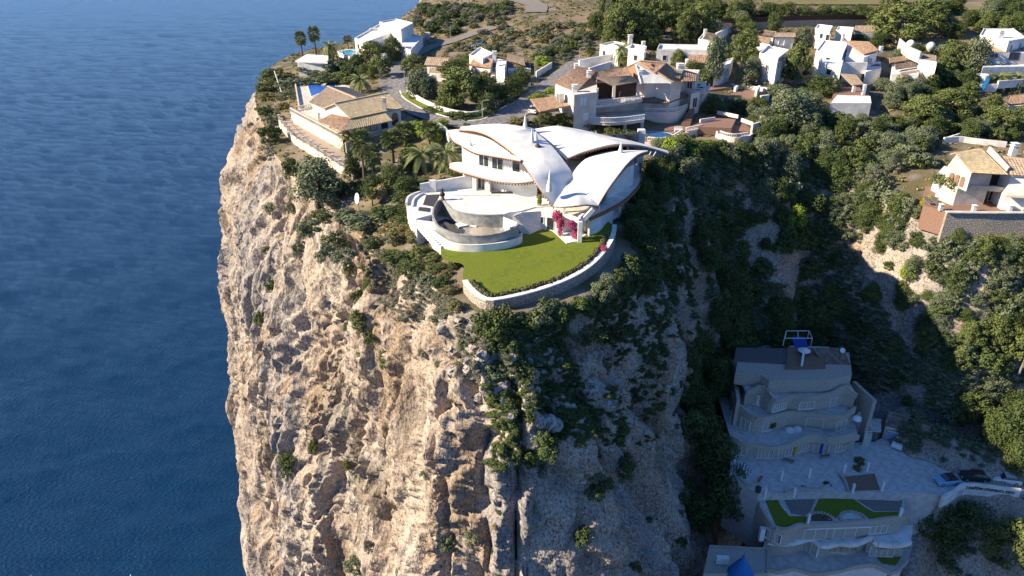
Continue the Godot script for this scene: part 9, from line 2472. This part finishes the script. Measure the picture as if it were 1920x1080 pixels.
func make_boulders() -> void:
	var kinds := [rock_shape(1), rock_shape(2), rock_shape(3)]
	var rg := RandomNumberGenerator.new(); rg.seed = 77
	var spots := [Vector2(16.35, 1.00), Vector2(16.55, 1.10), Vector2(16.75, 0.90), Vector2(17.00, 1.00), Vector2(17.25, 0.80), Vector2(17.45, 1.00), Vector2(17.65, 1.00), Vector2(17.85, 1.20), Vector2(16.95, 1.30), Vector2(17.10, 1.20), Vector2(17.30, 1.40), Vector2(17.55, 1.40), Vector2(17.75, 1.50), Vector2(16.60, 1.40), Vector2(16.75, 1.60), Vector2(17.00, 1.60), Vector2(17.20, 1.70), Vector2(17.45, 1.80), Vector2(17.65, 1.90), Vector2(18.00, 1.70), Vector2(18.15, 1.90), Vector2(16.30, 0.60), Vector2(16.10, 0.60), Vector2(16.10, 1.10), Vector2(15.80, 1.00), Vector2(16.35, 1.30), Vector2(17.85, 2.30), Vector2(17.55, 2.20), Vector2(17.30, 2.10), Vector2(18.50, 1.30), Vector2(18.20, 2.20), Vector2(18.25, 1.40)]
	for k in spots.size() * 2:
		var s: Vector2 = spots[k % spots.size()] + (Vector2.ZERO if k < spots.size() else Vector2(rg.randf_range(-0.35, 0.35), rg.randf_range(-0.3, 0.3)))
		s.y = maxf(0.02, s.y)
		var c := cliff_at(s.x, s.y)
		var o := MeshInstance3D.new()
		o.name = numbered("boulder")
		o.mesh = kinds[k % 3]
		o.material_override = M.rock
		add_child(o)
		var w := rg.randf_range(0.6, 1.6) if k % 5 else rg.randf_range(1.6, 2.6)
		o.transform = Transform3D(Basis(Vector3.UP, rg.randf() * TAU).scaled(Vector3(w, w * 0.8, w * 0.9)), c[0] - Vector3(0, w * 0.1, 0))
		tag(o, "weathered limestone boulder on the rocky slope under the lawn wall", "boulder", "boulders under the lawn wall")

func dry_grass() -> void:
	# thin grass over the open ground, too small to count
	var rg := RandomNumberGenerator.new(); rg.seed = 901
	var m := MB.new()
	leaves(m, Vector3(0, 0.25, 0), Vector3(0.5, 0.35, 0.5), 46, 0.16, [Color(0.34, 0.27, 0.15), Color(0.20, 0.19, 0.08), Color(0.27, 0.24, 0.12), Color(0.14, 0.15, 0.06)], rg, 0.1)
	var mm := MultiMesh.new()
	mm.transform_format = MultiMesh.TRANSFORM_3D
	mm.mesh = m.mesh()
	var xs := []
	while xs.size() < 9000:
		var p := Vector2(rg.randf_range(-64, 130), rg.randf_range(-285, -72))
		if not Geometry2D.is_point_in_polygon(p, land): continue
		if (p.x > -10 and p.x < 16 and p.y > -97) or on_road(p): continue
		var s := rg.randf_range(0.6, 1.6)
		xs.append(Transform3D(Basis(Vector3.UP, rg.randf() * TAU).scaled(Vector3(s, s * rg.randf_range(0.5, 1.0), s)), Vector3(p.x, ground(p.x, p.y) - 0.12, p.y)))
	mm.instance_count = xs.size()
	for i in xs.size(): mm.set_instance_transform(i, xs[i])
	var o := MultiMeshInstance3D.new()
	o.name = "dry_grass"
	o.multimesh = mm
	o.material_override = M.leaf
	add_child(o)
	o.set_meta("kind", "stuff")
	tag(o, "thin dry grass and weeds over the open ground of the plateau", "grass")

func undergrowth(t0: float, t1: float, d0: float, d1: float, n: int, lo: float, hi: float, pal: Array, label: String, sd: int) -> void:
	var rg := RandomNumberGenerator.new(); rg.seed = sd
	var patch := noise(FastNoiseLite.TYPE_SIMPLEX, 0.07, 2, sd)
	var m := MB.new()
	for i in 4: leaves(m, Vector3(rg.randf_range(-0.3, 0.3), 0.2 + 0.08 * i, rg.randf_range(-0.3, 0.3)), Vector3(0.36, 0.26, 0.36), 90, 0.085, pal, rg, 0.3)
	var mm := MultiMesh.new()
	mm.transform_format = MultiMesh.TRANSFORM_3D
	mm.mesh = m.mesh()
	var xs := []
	var tries := 0
	while xs.size() < n and tries < n * 20:
		tries += 1
		var c := cliff_at(rg.randf_range(t0, t1), rg.randf_range(d0, d1))
		var p: Vector3 = c[0]
		if patch.get_noise_3d(p.x, p.y * 0.6, p.z) < -0.02 or p.y < -64: continue
		if p.y < -40.3 and ((p.x > 33.5 and p.x < 63 and p.z < -74) or (p.x >= 63 and p.z < -83.5)): continue
		var s := rg.randf_range(lo, hi)
		xs.append(Transform3D(Basis(Vector3.UP, rg.randf() * TAU).scaled(Vector3(s * rg.randf_range(0.8, 1.5), s * rg.randf_range(0.5, 1.0), s)), p - Vector3(0, s * 0.12, 0)))
	mm.instance_count = xs.size()
	for i in xs.size(): mm.set_instance_transform(i, xs[i])
	var o := MultiMeshInstance3D.new()
	o.name = numbered("undergrowth")
	o.multimesh = mm
	o.material_override = M.leaf
	add_child(o)
	o.set_meta("kind", "stuff")
	tag(o, label, "undergrowth")
